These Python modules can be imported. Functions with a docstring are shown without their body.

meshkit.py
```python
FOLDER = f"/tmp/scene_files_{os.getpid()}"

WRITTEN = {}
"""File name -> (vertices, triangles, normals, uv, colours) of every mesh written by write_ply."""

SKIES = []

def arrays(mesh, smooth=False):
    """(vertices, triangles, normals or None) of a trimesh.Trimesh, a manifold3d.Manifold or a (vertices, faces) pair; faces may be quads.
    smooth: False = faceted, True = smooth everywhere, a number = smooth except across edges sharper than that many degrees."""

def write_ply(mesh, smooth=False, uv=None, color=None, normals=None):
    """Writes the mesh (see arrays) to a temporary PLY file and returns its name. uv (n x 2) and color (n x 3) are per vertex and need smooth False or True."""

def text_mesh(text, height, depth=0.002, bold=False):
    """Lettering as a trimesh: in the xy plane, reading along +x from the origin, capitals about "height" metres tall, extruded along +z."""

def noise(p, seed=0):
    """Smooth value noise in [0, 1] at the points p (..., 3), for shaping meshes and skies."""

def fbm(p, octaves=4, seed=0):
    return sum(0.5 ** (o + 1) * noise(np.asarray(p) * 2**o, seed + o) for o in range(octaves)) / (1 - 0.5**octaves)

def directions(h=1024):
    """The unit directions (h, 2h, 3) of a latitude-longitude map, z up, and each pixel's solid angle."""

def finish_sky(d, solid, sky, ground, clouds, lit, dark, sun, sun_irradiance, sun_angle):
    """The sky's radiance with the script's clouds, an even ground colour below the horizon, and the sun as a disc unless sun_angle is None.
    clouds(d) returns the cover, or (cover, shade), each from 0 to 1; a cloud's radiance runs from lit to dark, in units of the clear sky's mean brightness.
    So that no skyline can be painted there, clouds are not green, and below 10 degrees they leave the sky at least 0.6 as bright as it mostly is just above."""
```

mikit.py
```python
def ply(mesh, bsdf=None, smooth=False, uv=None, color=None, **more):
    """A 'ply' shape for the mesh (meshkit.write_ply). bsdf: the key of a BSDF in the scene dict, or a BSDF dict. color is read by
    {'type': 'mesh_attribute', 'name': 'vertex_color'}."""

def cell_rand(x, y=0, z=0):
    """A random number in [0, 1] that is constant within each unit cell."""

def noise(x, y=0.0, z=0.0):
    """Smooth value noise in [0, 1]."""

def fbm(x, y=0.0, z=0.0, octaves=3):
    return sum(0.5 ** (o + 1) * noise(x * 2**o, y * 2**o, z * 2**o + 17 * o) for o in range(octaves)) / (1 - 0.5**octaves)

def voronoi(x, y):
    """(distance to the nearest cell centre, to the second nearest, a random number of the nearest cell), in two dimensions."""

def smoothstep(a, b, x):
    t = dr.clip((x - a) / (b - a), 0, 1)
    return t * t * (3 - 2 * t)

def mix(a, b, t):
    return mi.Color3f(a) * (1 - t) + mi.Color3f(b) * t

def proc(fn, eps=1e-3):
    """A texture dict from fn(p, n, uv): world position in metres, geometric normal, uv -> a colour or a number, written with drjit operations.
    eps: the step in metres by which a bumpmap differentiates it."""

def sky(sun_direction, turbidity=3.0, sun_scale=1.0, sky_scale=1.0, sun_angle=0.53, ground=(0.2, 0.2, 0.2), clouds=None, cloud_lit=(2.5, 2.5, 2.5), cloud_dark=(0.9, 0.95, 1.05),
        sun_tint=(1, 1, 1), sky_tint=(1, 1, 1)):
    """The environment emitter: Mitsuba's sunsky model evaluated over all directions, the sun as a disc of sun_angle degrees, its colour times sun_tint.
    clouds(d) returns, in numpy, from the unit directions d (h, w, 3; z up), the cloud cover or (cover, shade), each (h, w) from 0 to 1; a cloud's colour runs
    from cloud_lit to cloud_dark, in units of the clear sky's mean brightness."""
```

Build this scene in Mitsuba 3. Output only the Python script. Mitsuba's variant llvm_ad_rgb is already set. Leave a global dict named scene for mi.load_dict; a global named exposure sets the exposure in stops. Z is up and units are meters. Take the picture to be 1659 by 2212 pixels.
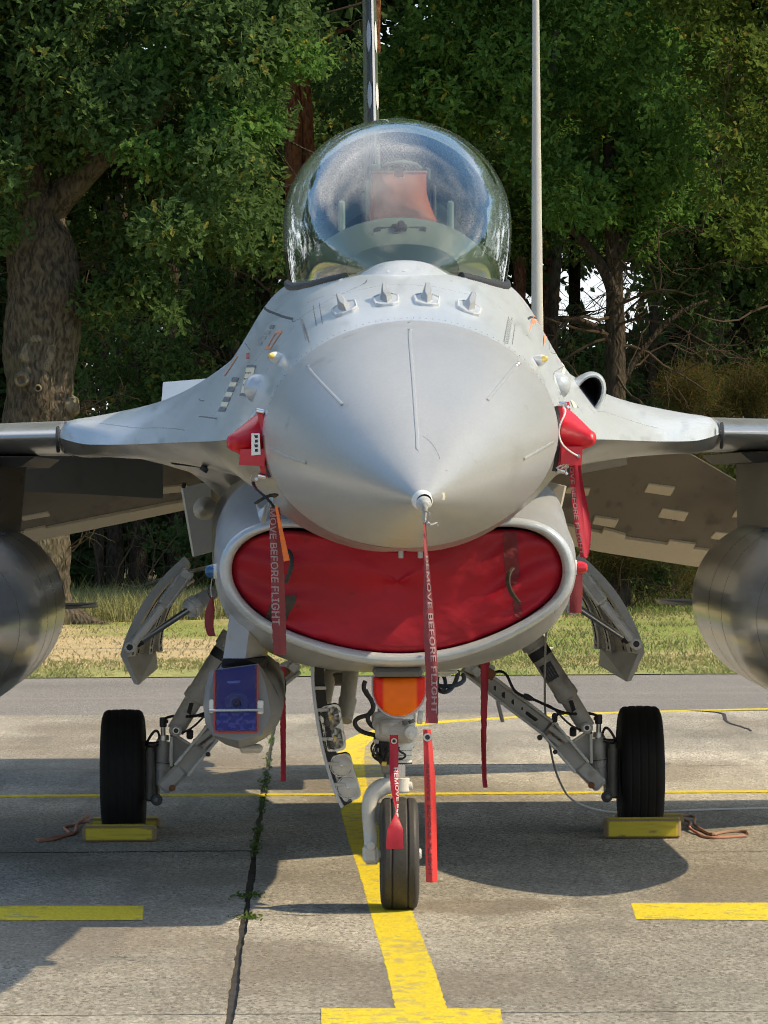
import math
import numpy as np
import trimesh
import drjit as dr
import mitsuba as mi
import mikit, meshkit
from mikit import proc, noise, fbm, voronoi, cell_rand, smoothstep, mix
from scipy.interpolate import PchipInterpolator, splprep, splev, CubicSpline
from shapely.geometry import Polygon, Point, LineString
from shapely import affinity
import manifold3d as m3

T = mi.ScalarTransform4f
scene, labels = {'type': 'scene'}, {}

# ------------------------------------------------------------------ camera, sky, exposure
F, HZ, EYE, ROLL = 10146.0, 1053.0, 1.6, 0.006      # focal length and horizon row on a 1659 x 2212 frame; eye height; roll
scene['camera'] = {
    'type': 'perspective', 'fov': 2 * math.degrees(math.atan(829.5 / F)), 'fov_axis': 'x',
    'near_clip': 0.5, 'far_clip': 3000.0,
    'to_world': T().look_at(origin=[0, 0, EYE], target=[0, 100, EYE - 100 * (1106 - HZ) / F], up=[ROLL, 0, 1])}


def clouds(d):
    z = np.maximum(d[..., 2], 0.03)
    p = np.stack([d[..., 0] / (z + 0.25) * 1.5, d[..., 1] / (z + 0.25) * 1.5, d[..., 2] * 1.2], -1)
    n = meshkit.fbm(p * .8 + 3.7, 4, 5)
    m = meshkit.fbm(p * 1.5 + 9.1, 3, 8)
    cover = np.clip((n - 0.535) * 5.0, 0, 1)
    cover = np.maximum(cover, np.clip((0.20 - d[..., 2]) * 6, 0, 1) * 0.8)
    return cover, np.clip((m - 0.45) * 2.2, 0, 0.6)


scene['sky'] = mikit.sky([1.06, -0.22, 1.0], turbidity=3, sun_scale=.92, sky_scale=1.45, clouds=clouds, cloud_lit=(3.2, 3.2, 3.2), cloud_dark=(1.5, 1.56, 1.64), sky_tint=(.95, 1.02, .97), sun_tint=(1.0, 1.0, .93))
exposure = 1.85

# ------------------------------------------------------------------ places
CX0, CSL = 0.110, -0.0143                            # the jet's centre line: x at y = 13.1 and its slope (yaw)


def cl(y):
    return CX0 + CSL * (y - 13.1)


def P(u, v, y):
    """World point seen at frame position u, v (1659 x 2212) at depth y."""
    a, b = u - 829.5, v - 1106.0
    u0, v0 = a - ROLL * b, b + ROLL * a + 1106.0
    return np.array([u0 * y / F, y, EYE - (v0 - HZ) * y / F])


def lean(z):
    """The jet stands a touch off upright: the upper body sits a centimetre to the right."""
    return np.interp(z, [1.2, 1.45, 1.75, 3.0], [-.008, -.008, .012, .012])


def L(u, v, y):
    """The same point in the jet's own frame."""
    p = P(u, v, y)
    return np.array([p[0] - cl(y) - lean(p[2]), y, p[2]])


def W(v):
    """Jet frame -> world (a yaw of 0.8 degrees)."""
    v = np.array(v, float)
    o = v.copy()
    o[..., 0] = v[..., 0] + cl(v[..., 1]) + lean(v[..., 2])
    o[..., 1] = v[..., 1] - CSL * v[..., 0]
    return o


def G(u, v):
    """Ground point (z = 0) seen at u, v."""
    a, b = u - 829.5, v - 1106.0
    v0 = b + ROLL * a + 1106.0
    y = F * EYE / (v0 - HZ)
    return np.array([(a - ROLL * b) * y / F, y, 0.0])


# ------------------------------------------------------------------ mesh helpers
def cat(*ms):
    vs, fs, n = [], [], 0
    for m in ms:
        if hasattr(m, 'to_mesh'):
            k = m.to_mesh(); m = (k.vert_properties[:, :3], k.tri_verts)
        if isinstance(m, trimesh.Trimesh):
            m = (m.vertices, m.faces)
        v, f = np.asarray(m[0], float), np.asarray(m[1], int)
        if f.shape[1] == 4:
            f = np.vstack([f[:, [0, 1, 2]], f[:, [0, 2, 3]]])
        vs.append(v); fs.append(f + n); n += len(v)
    return np.vstack(vs), np.vstack(fs)


def grid(pts, close_u=False, close_v=False, flip=False):
    """Surface from pts[i, j, 3]."""
    pts = np.asarray(pts, float)
    a, b = pts.shape[:2]
    i, j = np.meshgrid(np.arange(a if close_u else a - 1), np.arange(b if close_v else b - 1), indexing='ij')
    i2, j2 = (i + 1) % a, (j + 1) % b
    q = np.stack([i * b + j, i2 * b + j, i2 * b + j2, i * b + j2], -1).reshape(-1, 4)
    if flip:
        q = q[:, ::-1]
    return pts.reshape(-1, 3), np.vstack([q[:, [0, 1, 2]], q[:, [0, 2, 3]]])


def cap(ring, flip=False):
    ring = np.asarray(ring, float)
    n = len(ring)
    v = np.vstack([ring, ring.mean(0)])
    i = np.arange(n)
    f = np.stack([i, (i + 1) % n, i * 0 + n], 1)
    return v, f[:, ::-1] if flip else f


def frames(p):
    p = np.asarray(p, float)
    t = np.gradient(p, axis=0)
    t /= np.linalg.norm(t, axis=1, keepdims=True) + 1e-12
    ref = np.array([0, 0, 1.0]) if abs(t[0, 2]) < 0.9 else np.array([1.0, 0, 0])
    a = np.cross(t[0], ref); a /= np.linalg.norm(a)
    A = []
    for k in range(len(p)):
        a = a - t[k] * (a @ t[k]); a /= np.linalg.norm(a) + 1e-12
        A.append(a)
    A = np.array(A)
    return t, A, np.cross(t, A)


def tube(p, r, sides=10, caps=True, flat=1.0):
    p = np.asarray(p, float)
    r = np.broadcast_to(np.asarray(r, float), (len(p),))
    t, a, b = frames(p)
    th = np.arange(sides) * 2 * np.pi / sides
    pts = p[:, None] + r[:, None, None] * (np.cos(th)[None, :, None] * a[:, None] + flat * np.sin(th)[None, :, None] * b[:, None])
    m = grid(pts, close_v=True)
    if caps:
        m = cat(m, cap(pts[0]), cap(pts[-1], True))
    return m


def smooth_path(p, n=30):
    p = np.asarray(p, float)
    p = p[np.r_[True, np.linalg.norm(np.diff(p, axis=0), axis=1) > 1e-5]]
    p = np.vstack([p, p + 1e-4]) if len(p) == 1 else p
    s = np.r_[0, np.cumsum(np.linalg.norm(np.diff(p, axis=0), axis=1))]
    return CubicSpline(s, p)(np.linspace(0, s[-1], n)) if len(p) > 2 else np.linspace(p[0], p[1], n)


def cyl(p0, p1, r, sides=24, r1=None, bevel=0.0):
    p0, p1 = np.asarray(p0, float), np.asarray(p1, float)
    r1 = r if r1 is None else r1
    if bevel:
        d = (p1 - p0) / np.linalg.norm(p1 - p0) * bevel
        return tube([p0, p0 + d * .3, p0 + d, p1 - d, p1 - d * .3, p1], [r - bevel, r - bevel * .3, r, r1, r1 - bevel * .3, r1 - bevel], sides)
    return tube([p0, p1], [r, r1], sides)


def lathe(profile, p0, axis, sides=48):
    """profile: (distance along axis, radius)."""
    pr = np.asarray(profile, float)
    ax = np.asarray(axis, float); ax = ax / np.linalg.norm(ax)
    ref = np.array([0, 0, 1.0]) if abs(ax[2]) < .9 else np.array([1.0, 0, 0])
    a = np.cross(ax, ref); a /= np.linalg.norm(a); b = np.cross(ax, a)
    th = np.arange(sides) * 2 * np.pi / sides
    pts = np.asarray(p0, float) + pr[:, :1, None] * ax + pr[:, 1, None, None] * (np.cos(th)[None, :, None] * a + np.sin(th)[None, :, None] * b)
    return grid(pts, close_v=True)


def hull(pts):
    h = trimesh.Trimesh(np.asarray(pts, float), process=False).convex_hull if False else trimesh.convex.convex_hull(np.asarray(pts, float))
    return h.vertices, h.faces


def rbox(c, size, r=0.01, rot=None):
    """Box with chamfered edges."""
    s = np.asarray(size, float) / 2
    r = min(r, *(s * .9))
    pts = []
    for sx in (-1, 1):
        for sy in (-1, 1):
            for sz in (-1, 1):
                k = np.array([sx, sy, sz])
                for ax in range(3):
                    q = k * (s - r); q[ax] = k[ax] * s[ax]
                    pts.append(q)
                q = k * (s - r * .42); pts.append(q)
    v, f = hull(pts)
    if rot is not None:
        v = v @ np.asarray(rot).T
    return v + np.asarray(c, float), f


def rotm(ax, deg):
    return trimesh.transformations.rotation_matrix(math.radians(deg), ax)[:3, :3]


def beam(p0, p1, w, h, r=0.006, up=(0, 0, 1)):
    p0, p1 = np.asarray(p0, float), np.asarray(p1, float)
    d = p1 - p0; n = np.linalg.norm(d); d /= n
    s = np.cross(d, up); s /= np.linalg.norm(s); t = np.cross(s, d)
    v, f = rbox([0, 0, 0], [n, w, h], r)
    return v @ np.stack([d, s, t]) + (p0 + p1) / 2, f


def prism(poly, mapf, depth):
    """Extrude a shapely polygon; mapf turns (x, y, z in 0..depth) rows into points."""
    gs = getattr(poly, 'geoms', [poly])
    m = cat(*[trimesh.creation.extrude_polygon(g, depth, engine='earcut') for g in gs])
    return mapf(m[0]), m[1]


def plate(pts_uvy, thick, n=None):
    """Flat convex plate from a list of points, given thickness along n (default y)."""
    p = np.asarray(pts_uvy, float)
    n = np.array([0, 1.0, 0]) if n is None else np.asarray(n, float)
    return hull(np.vstack([p, p + n * thick]))


def unit_(v):
    return v / (np.linalg.norm(v, axis=-1, keepdims=True) + 1e-9)


def superpoly(v, f, k=1):
    m = trimesh.Trimesh(v, f, process=False)
    for _ in range(k):
        m = m.subdivide()
    return m.vertices, m.faces


# ------------------------------------------------------------------ naming
def numbered(key):
    if key not in USED:
        USED.add(key); return key
    n = 1
    while f'{key}_{n:03d}' in USED:
        n += 1
    USED.add(f'{key}_{n:03d}')
    return f'{key}_{n:03d}'


USED = set()


def thing(name, label=None, cat_=None, group=None, kind=None):
    key = numbered(name)
    d = {}
    if label: d['label'] = label
    if cat_: d['category'] = cat_
    if group: d['group'] = group
    if kind: d['kind'] = kind
    labels[key] = d
    return key


def part(parent, name, mesh, bsdf, smooth=35, ac=False, label=None, kind=None, **kw):
    key = numbered(f'{parent}__{name}')
    mesh = cat(mesh)
    if ac:
        mesh = (W(mesh[0]), mesh[1])
    scene[key] = mikit.ply(mesh, bsdf + '_material', smooth=smooth, **kw)
    if label or kind:
        labels[key] = {k: v for k, v in (('label', label), ('kind', kind)) if v}
    return key


def solo(name, mesh, bsdf, label=None, cat_=None, group=None, kind=None, smooth=35, ac=False, **kw):
    key = thing(name, label, cat_, group, kind)
    mesh = cat(mesh)
    if ac:
        mesh = (W(mesh[0]), mesh[1])
    scene[key] = mikit.ply(mesh, bsdf + '_material', smooth=smooth, **kw)
    return key


# ------------------------------------------------------------------ materials
def rgb(*c):
    return {'type': 'rgb', 'value': list(c)}


def mat(key, color, rough=0.5, metal=0.0, spec=0.5, two=True, **kw):
    c = color if isinstance(color, dict) else rgb(*color)
    b = {'type': 'principled', 'base_color': c, 'roughness': rough, 'specular': spec, **kw}
    if metal:
        b['metallic'] = metal
    scene[key + '_material'] = {'type': 'twosided', 'bsdf': b} if two else b


def bumped(key, color, fn, scale, rough=0.7, spec=0.4, eps=2e-3, **kw):
    c = color if isinstance(color, dict) else rgb(*color)
    scene[key + '_material'] = {'type': 'twosided', 'bsdf': {'type': 'bumpmap', 'arbitrary': proc(fn, eps=eps), 'scale': scale,
                  'bsdf': {'type': 'principled', 'base_color': c, 'roughness': rough, 'specular': spec, **kw}}}


def paint_fn(base, dirt_and_reflection, amount=0.5, streak=0.3):
    base, dirt_and_reflection = list(base), list(dirt_and_reflection)

    def f(p, n, uv):
        a = fbm(p.x * 2.1 + 7, p.y * 1.1, p.z * 2.4, 4)
        s = fbm(p.x * 16, p.y * 1.6, p.z * 14, 3)
        fine = noise(p.x * 120, p.y * 120, p.z * 120)
        k = dr.clip(smoothstep(0.45, 0.85, a) * amount + smoothstep(0.55, 0.9, s) * streak, 0, 1)
        return mix(base, dirt_and_reflection, k) * (0.965 + 0.07 * fine)
    return f


def rough_fn(lo, hi):
    def f(p, n, uv):
        return lo + (hi - lo) * fbm(p.x * 5, p.y * 3, p.z * 6, 3)
    return f


mat('paint_grey', proc(paint_fn((.40, .42, .45), (.30, .31, .325), .55, .35)), proc(rough_fn(.22, .40)), spec=.55, metal=.35)
mat('paint_upper', proc(paint_fn((.50, .545, .585), (.30, .325, .35), .38, .55)), proc(rough_fn(.17, .32)), metal=.22, spec=.6, clearcoat=.3, clearcoat_gloss=.75)  # the dark streaks paint in reflection lines as well as grime


mat('belly_shade_paint', proc(paint_fn((.30, .29, .265), (.17, .15, .12), .7, .6)), proc(rough_fn(.18, .32)), metal=.4, spec=.6)  # brown holds painted shade and ground reflection on top of real dirt


def radome_fn(p, n, uv):
    a = fbm(p.x * 3, p.y * 1.5, p.z * 3, 4)
    f = noise(p.x * 150, p.y * 150, p.z * 150)
    s = smoothstep(.72, .86, fbm(p.x * 9 + 3, p.y * 5, p.z * 13, 4))
    c = mix([.42, .436, .446], [.37, .384, .392], a)
    # yellowish ground reflection painted as an ochre smear under the tip
    d = dr.exp(-(dr.square((p.x - .045) / .05) + dr.square((p.z - 1.44) / .05)) * 1.2) * smoothstep(.35, .75, fbm(p.x * 22, p.y * 9, p.z * 20, 3) + .15)
    c = mix(c, [.45, .37, .12], .55 * d)
    return mix(mix(c, [.26, .26, .26], s * .5), [.30, .31, .31], smoothstep(.55, .8, fbm(p.x * 5 + 11, p.y * 2.2, p.z * 3, 5)) * .35) * (.96 + .08 * f)


mat('radome_paint', proc(radome_fn), proc(rough_fn(.30, .40)), metal=.32, spec=.55)
mat('tank_paint', proc(paint_fn((.43, .445, .455), (.33, .335, .335), .6, .5)), proc(rough_fn(.14, .26)), metal=.6, spec=.75, clearcoat=.5, clearcoat_gloss=.9)
mat('gear_white', proc(paint_fn((.72, .72, .69), (.46, .44, .39), .5, .4)), .38, spec=.5)
mat('gear_grey', proc(paint_fn((.50, .49, .46), (.20, .18, .15), .7, .6)), .42, spec=.5)
mat('gear_dark', proc(paint_fn((.13, .125, .11), (.06, .055, .05), .6, .5)), .5)
mat('black_part', (.02, .02, .022), .5)
mat('hose_black', (.018, .018, .02), .45)
mat('hose_blue', (.03, .05, .09), .45)
mat('chrome', (.80, .80, .82), .12, metal=1.0)
mat('steel', (.52, .50, .46), .32, metal=.9)
mat('seal_black', (.03, .032, .038), .55)
mat('line_dark', (.13, .135, .145), .6)
mat('line_light', (.50, .52, .55), .5)
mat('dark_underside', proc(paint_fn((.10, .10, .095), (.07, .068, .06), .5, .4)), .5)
mat('bay_dark', (.03, .03, .03), .8)
mat('stab_brown', proc(paint_fn((.155, .135, .108), (.085, .072, .056), 1.0, .9)), .7, spec=.25)
mat('stab_tan', proc(paint_fn((.50, .44, .32), (.42, .36, .26), .5, .3)), .6)
mat('sand_grey', proc(paint_fn((.46, .43, .36), (.36, .33, .27), .5, .4)), .5)
mat('door_inner', proc(paint_fn((.30, .27, .21), (.085, .068, .042), .8, 1.0)), .55)
mat('door_rim', proc(paint_fn((.52, .52, .50), (.32, .31, .28), .5, .5)), .45)
mat('rust', (.22, .09, .035), .7)
mat('orange_paint', (.60, .25, .13), .5)
mat('cream_label', (.66, .62, .47), .6)
mat('label_dark', (.13, .145, .17), .6)
mat('red_mark', (.50, .06, .05), .5)
mat('white_print', (.70, .68, .68), .7)
mat('pale_print', (.38, .26, .26), .8)
mat('ink', (.12, .11, .10), .7)
mat('fin_green', (.060, .075, .045), .45, spec=.35)
mat('fin_black', (.012, .013, .015), .4, spec=.35)
mat('fin_white', (.66, .66, .62), .35)
mat('fin_grey', (.33, .35, .39), .35)
mat('pole_grey', proc(paint_fn((.52, .51, .48), (.44, .43, .40), .5, .2)), .5)
mat('glass_amber', (.75, .55, .12), .15, spec=.7)
mat('lens_blue', (.02, .10, .25), .12, spec=.7)
mat('lens_red', (.55, .02, .03), .12, spec=.7)
mat('lamp_frost', (.58, .57, .54), .25, spec=.7)
mat('lamp_reflector', (.85, .85, .83), .22, metal=1.0)
mat('wood_edge', proc(paint_fn((.30, .22, .12), (.20, .15, .09), .6, .5)), .75)


def chock_fn(p, n, uv):
    w = smoothstep(.62, .72, fbm(p.x * 14, p.y * 14, p.z * 30, 4))
    s = smoothstep(.55, .8, fbm(p.x * 6, p.y * 6, p.z * 60, 3))
    c = mix([.62, .50, .02], [.44, .36, .04], fbm(p.x * 5, p.y * 5, p.z * 5, 3))
    return mix(mix(c, [.25, .19, .10], w * .8), [.12, .10, .06], s * .35)


mat('chock_yellow', proc(chock_fn), .6)
mat('rope_pink', (.42, .20, .14), .9)
mat('rope_tan', (.30, .18, .12), .9)


def fabric(key, base, dark, rough=.75, scale=1.0, sheen=.3):
    def f(p, n, uv):
        a = fbm(p.x * 7 * scale, p.y * 7, p.z * 7 * scale, 4)
        w = noise(p.x * 260, p.y * 260, p.z * 260)
        return mix(base, dark, smoothstep(.35, .8, a)) * (.92 + .16 * w)
    mat(key, proc(f), rough, sheen=sheen)


fabric('ribbon_dull', (.26, .045, .05), (.20, .035, .04))
fabric('ribbon_red', (.60, .035, .03), (.48, .025, .025), .5)
fabric('ribbon_dark', (.20, .025, .03), (.13, .015, .02))
fabric('ribbon_deep', (.42, .012, .035), (.34, .010, .03), .55)
fabric('ribbon_orange', (.85, .19, .03), (.75, .15, .02), .5)
fabric('cloth_grey', (.42, .43, .42), (.28, .29, .28))
fabric('seat_red', (.78, .22, .15), (.66, .18, .13), .7)


def cover_fn(p, n, uv):
    a = fbm(p.x * 4, p.y * 2, p.z * 5, 4)
    w = noise(p.x * 300, p.y * 300, p.z * 300)
    c = mix([.40, .006, .022], [.30, .005, .016], smoothstep(.3, .75, a))
    d = smoothstep(.66, .80, fbm(p.x * 11 + 5, p.y * 3, p.z * 9, 4))
    return mix(c, [.10, .008, .012], d * .35) * (.93 + .14 * w)


def cover_bump(p, n, uv):
    return noise(p.x * 500, p.y * 500, p.z * 500) * .5 + fbm(p.x * 12, p.y * 6, p.z * 16, 3) * 6


bumped('cover_red', proc(cover_fn), cover_bump, .0015, rough=.55, spec=.4, eps=1.5e-3)
mat('cover_strap', (.165, .020, .024), .7)
mat('cover_stain', (.06, .045, .035), .8)
mat('plastic_red', proc(paint_fn((.62, .015, .03), (.54, .012, .025), .4, .1)), .32, spec=.55)
mat('label_silver', (.70, .70, .68), .3, metal=.6)
mat('rubber_grey', (.06, .055, .055), .7)


def sensor_fn(p, n, uv):
    x = p.x - SENSOR_X
    z = p.z - SENSOR_Z
    k = smoothstep(.068, .054, dr.abs(x)) * smoothstep(-.088, -.080, z)
    return mix([.80, .022, .008], [.95, .17, .002], k) * (.95 + .1 * noise(p.x * 40, 0, p.z * 40))


SENSOR_X, SENSOR_Z = P(864, 1500, 17.15)[0], P(864, 1500, 17.15)[2]
mat('sensor_shell', proc(sensor_fn), .5, spec=.35)
mat('pod_grey', proc(paint_fn((.20, .215, .235), (.16, .17, .18), .5, .3)), .42)
mat('pod_window', (.010, .03, .14), .25, spec=.4)


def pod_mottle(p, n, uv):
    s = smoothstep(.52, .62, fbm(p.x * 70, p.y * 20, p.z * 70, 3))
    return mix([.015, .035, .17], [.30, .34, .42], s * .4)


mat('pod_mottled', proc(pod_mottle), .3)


def pylon_fn(p, n, uv):
    a = fbm(p.x * 14, p.y * 9, p.z * 9, 4)
    st = smoothstep(.5, .58, a) * smoothstep(-.62, -.52, p.x)
    g = mix([.40, .43, .48], [.35, .37, .40], fbm(p.x * 5, p.y * 5, p.z * 5, 3))
    return mix(g, [.42, .32, .10], st * .8)


mat('pod_pylon_paint', proc(pylon_fn), .42)


def tyre_fn(p, n, uv):
    a = fbm(p.x * 9, p.y * 9, p.z * 9, 4)
    s = noise(p.x * 180, p.y * 180, p.z * 180)
    return mix([.010, .010, .0105], [.020, .019, .018], a) * (.85 + .3 * s)


mat('tyre_rubber', proc(tyre_fn), .75, spec=.25)


def tyre_nose_fn(p, n, uv):
    a = fbm(p.x * 12, p.y * 12, p.z * 12, 4)
    s = noise(p.x * 200, p.y * 200, p.z * 200)
    return mix([.038, .036, .036], [.066, .063, .060], a) * (.85 + .3 * s)


mat('tyre_nose', proc(tyre_nose_fn), .55, spec=.45)
scene['canopy_glass_material'] = {'type': 'thindielectric', 'int_ior': 1.72, 'specular_transmittance': rgb(.55, .62, .55)}
scene['lamp_glass_material'] = {'type': 'thindielectric', 'int_ior': 1.5}
scene['pod_glass_material'] = {'type': 'thindielectric', 'int_ior': 1.28, 'specular_transmittance': rgb(.30, .45, .95)}
mat('seat_dark', (.035, .04, .042), .6)
mat('cockpit_grey', (.24, .26, .25), .55)
mat('cockpit_pale', (.46, .50, .44), .5)
mat('rail_pale', (.50, .55, .52), .4)


# ground materials
def aggregate(p):
    d1, d2, k = voronoi(p.x * 125, p.y * 48)
    e1, e2, k2 = voronoi(p.x * 70 + 5, p.y * 28)
    return d1, k, k2


def concrete_fn(p, n, uv):
    d1, k, k2 = aggregate(p)
    big = fbm(p.x * .55, p.y * .4, 2.0, 4)
    mid = fbm(p.x * 3.1 + 8, p.y * 2.0, 1.0, 4)
    c = mix([.220, .203, .166], [.412, .386, .326], k)
    c = mix(c, [.52, .48, .42], smoothstep(.84, .97, k2) * .7)
    c = mix(c, [.115, .085, .060], smoothstep(.84, .95, cell_rand(dr.floor(p.x * 90), dr.floor(p.y * 34), 3)) * .6)
    c = c * (.72 + .50 * smoothstep(.28, .72, big)) * (.84 + .32 * mid)
    # darker damp stains round the nose wheel and along the joint
    st = smoothstep(.48, .72, fbm(p.x * 1.1 + 3.3, p.y * .55 + 1.7, 5.0, 4))
    c = mix(c, [.14, .115, .088], st * .5)
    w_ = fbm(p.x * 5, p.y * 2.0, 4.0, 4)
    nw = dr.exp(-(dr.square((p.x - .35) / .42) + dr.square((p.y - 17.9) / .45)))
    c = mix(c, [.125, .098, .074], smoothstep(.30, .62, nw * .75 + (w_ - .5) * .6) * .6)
    tr = smoothstep(.60, .74, fbm(p.x * 6.0, p.y * .5, 9.0, 3))
    return mix(c, [.12, .11, .10], tr * .25)


def concrete_bump(p, n, uv):
    d1, k, k2 = aggregate(p)
    return dr.maximum(0, .5 - d1) * (.4 + k) + noise(p.x * 30, p.y * 30, 0) * .5


bumped('concrete', proc(concrete_fn), concrete_bump, .005, rough=.85, spec=.25, eps=2e-3)


def asphalt_fn(p, n, uv):
    d1, k, k2 = aggregate(p)
    big = fbm(p.x * .35, p.y * .6, 3.0, 4)
    c = mix([.125, .118, .112], [.23, .22, .21], k)
    c = mix(c, [.30, .28, .26], smoothstep(.88, .98, k2) * .6)
    ln = smoothstep(.62, .7, fbm(p.x * .25, p.y * 5.0, 4.0, 3))
    return mix(c, [.24, .22, .20], ln * .5) * (.8 + .4 * big)


bumped('asphalt', proc(asphalt_fn), concrete_bump, .005, rough=.85, spec=.25)


def yellow_fn(p, n, uv):
    d1, k, k2 = aggregate(p)
    w = fbm(p.x * 26, p.y * 26, 1.0, 4)
    big = fbm(p.x * 3.5, p.y * 2.2, 6.0, 3)
    wear = smoothstep(.60, .70, w + (big - .5) * .35)
    c = mix([.66, .52, .028], [.54, .42, .03], k)
    return mix(c, [.34, .28, .13], wear * .65)


bumped('yellow_paint', proc(yellow_fn), concrete_bump, .004, rough=.7, spec=.35)


def worn_yellow_fn(p, n, uv):
    d1, k, k2 = aggregate(p)
    w = fbm(p.x * 18, p.y * 12, 1.0, 4)
    return mix(mix([.40, .33, .07], [.32, .26, .08], k), [.24, .21, .17], smoothstep(.42, .6, w))


mat('worn_yellow', proc(worn_yellow_fn), .8)
mat('joint_tar', proc(lambda p, n, uv: mix([.020, .020, .020], [.05, .046, .042], fbm(p.x * 30, p.y * 12, 0, 3))), .7)


def soil_fn(p, n, uv):
    return mix([.085, .066, .042], [.050, .045, .026], fbm(p.x * .7, p.y * .5, 0, 4)) * (.8 + .4 * noise(p.x * 25, p.y * 25, 0))


def verge_fn(p, n, uv):
    a = fbm(p.x * .45 + 4, p.y * .30, 0, 4)
    b = noise(p.x * 21, p.y * 14, 0)
    c = mix([.34, .27, .155], [.17, .20, .06], smoothstep(.42, .62, a))
    g = smoothstep(42.6, 41.2, p.y) * .55 + smoothstep(54.5, 57.0, p.y) * .6 + smoothstep(1.0, 4.0, p.x) * .22
    c = mix(c, [.13, .19, .045], dr.clip(g, 0, 1))
    return c * (.85 + .3 * b)


mat('soil', proc(soil_fn), .95, spec=.1)
mat('verge', proc(verge_fn), .95, spec=.1)


def bark_fn(base, dark, light):
    def f(p, n, uv):
        v = fbm(p.x * 42 + 3 * noise(p.x * 9, p.y * 9, p.z * 9), p.y * 42, p.z * 11, 4)
        l = fbm(p.x * 3, p.y * 3, p.z * 2, 3)
        c = mix(dark, base, smoothstep(.28, .70, v))
        return mix(c, light, smoothstep(.55, .75, l) * .4)
    return f


def bark_bump(p, n, uv):
    return fbm(p.x * 42 + 3 * noise(p.x * 9, p.y * 9, p.z * 9), p.y * 42, p.z * 11, 4)


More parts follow.
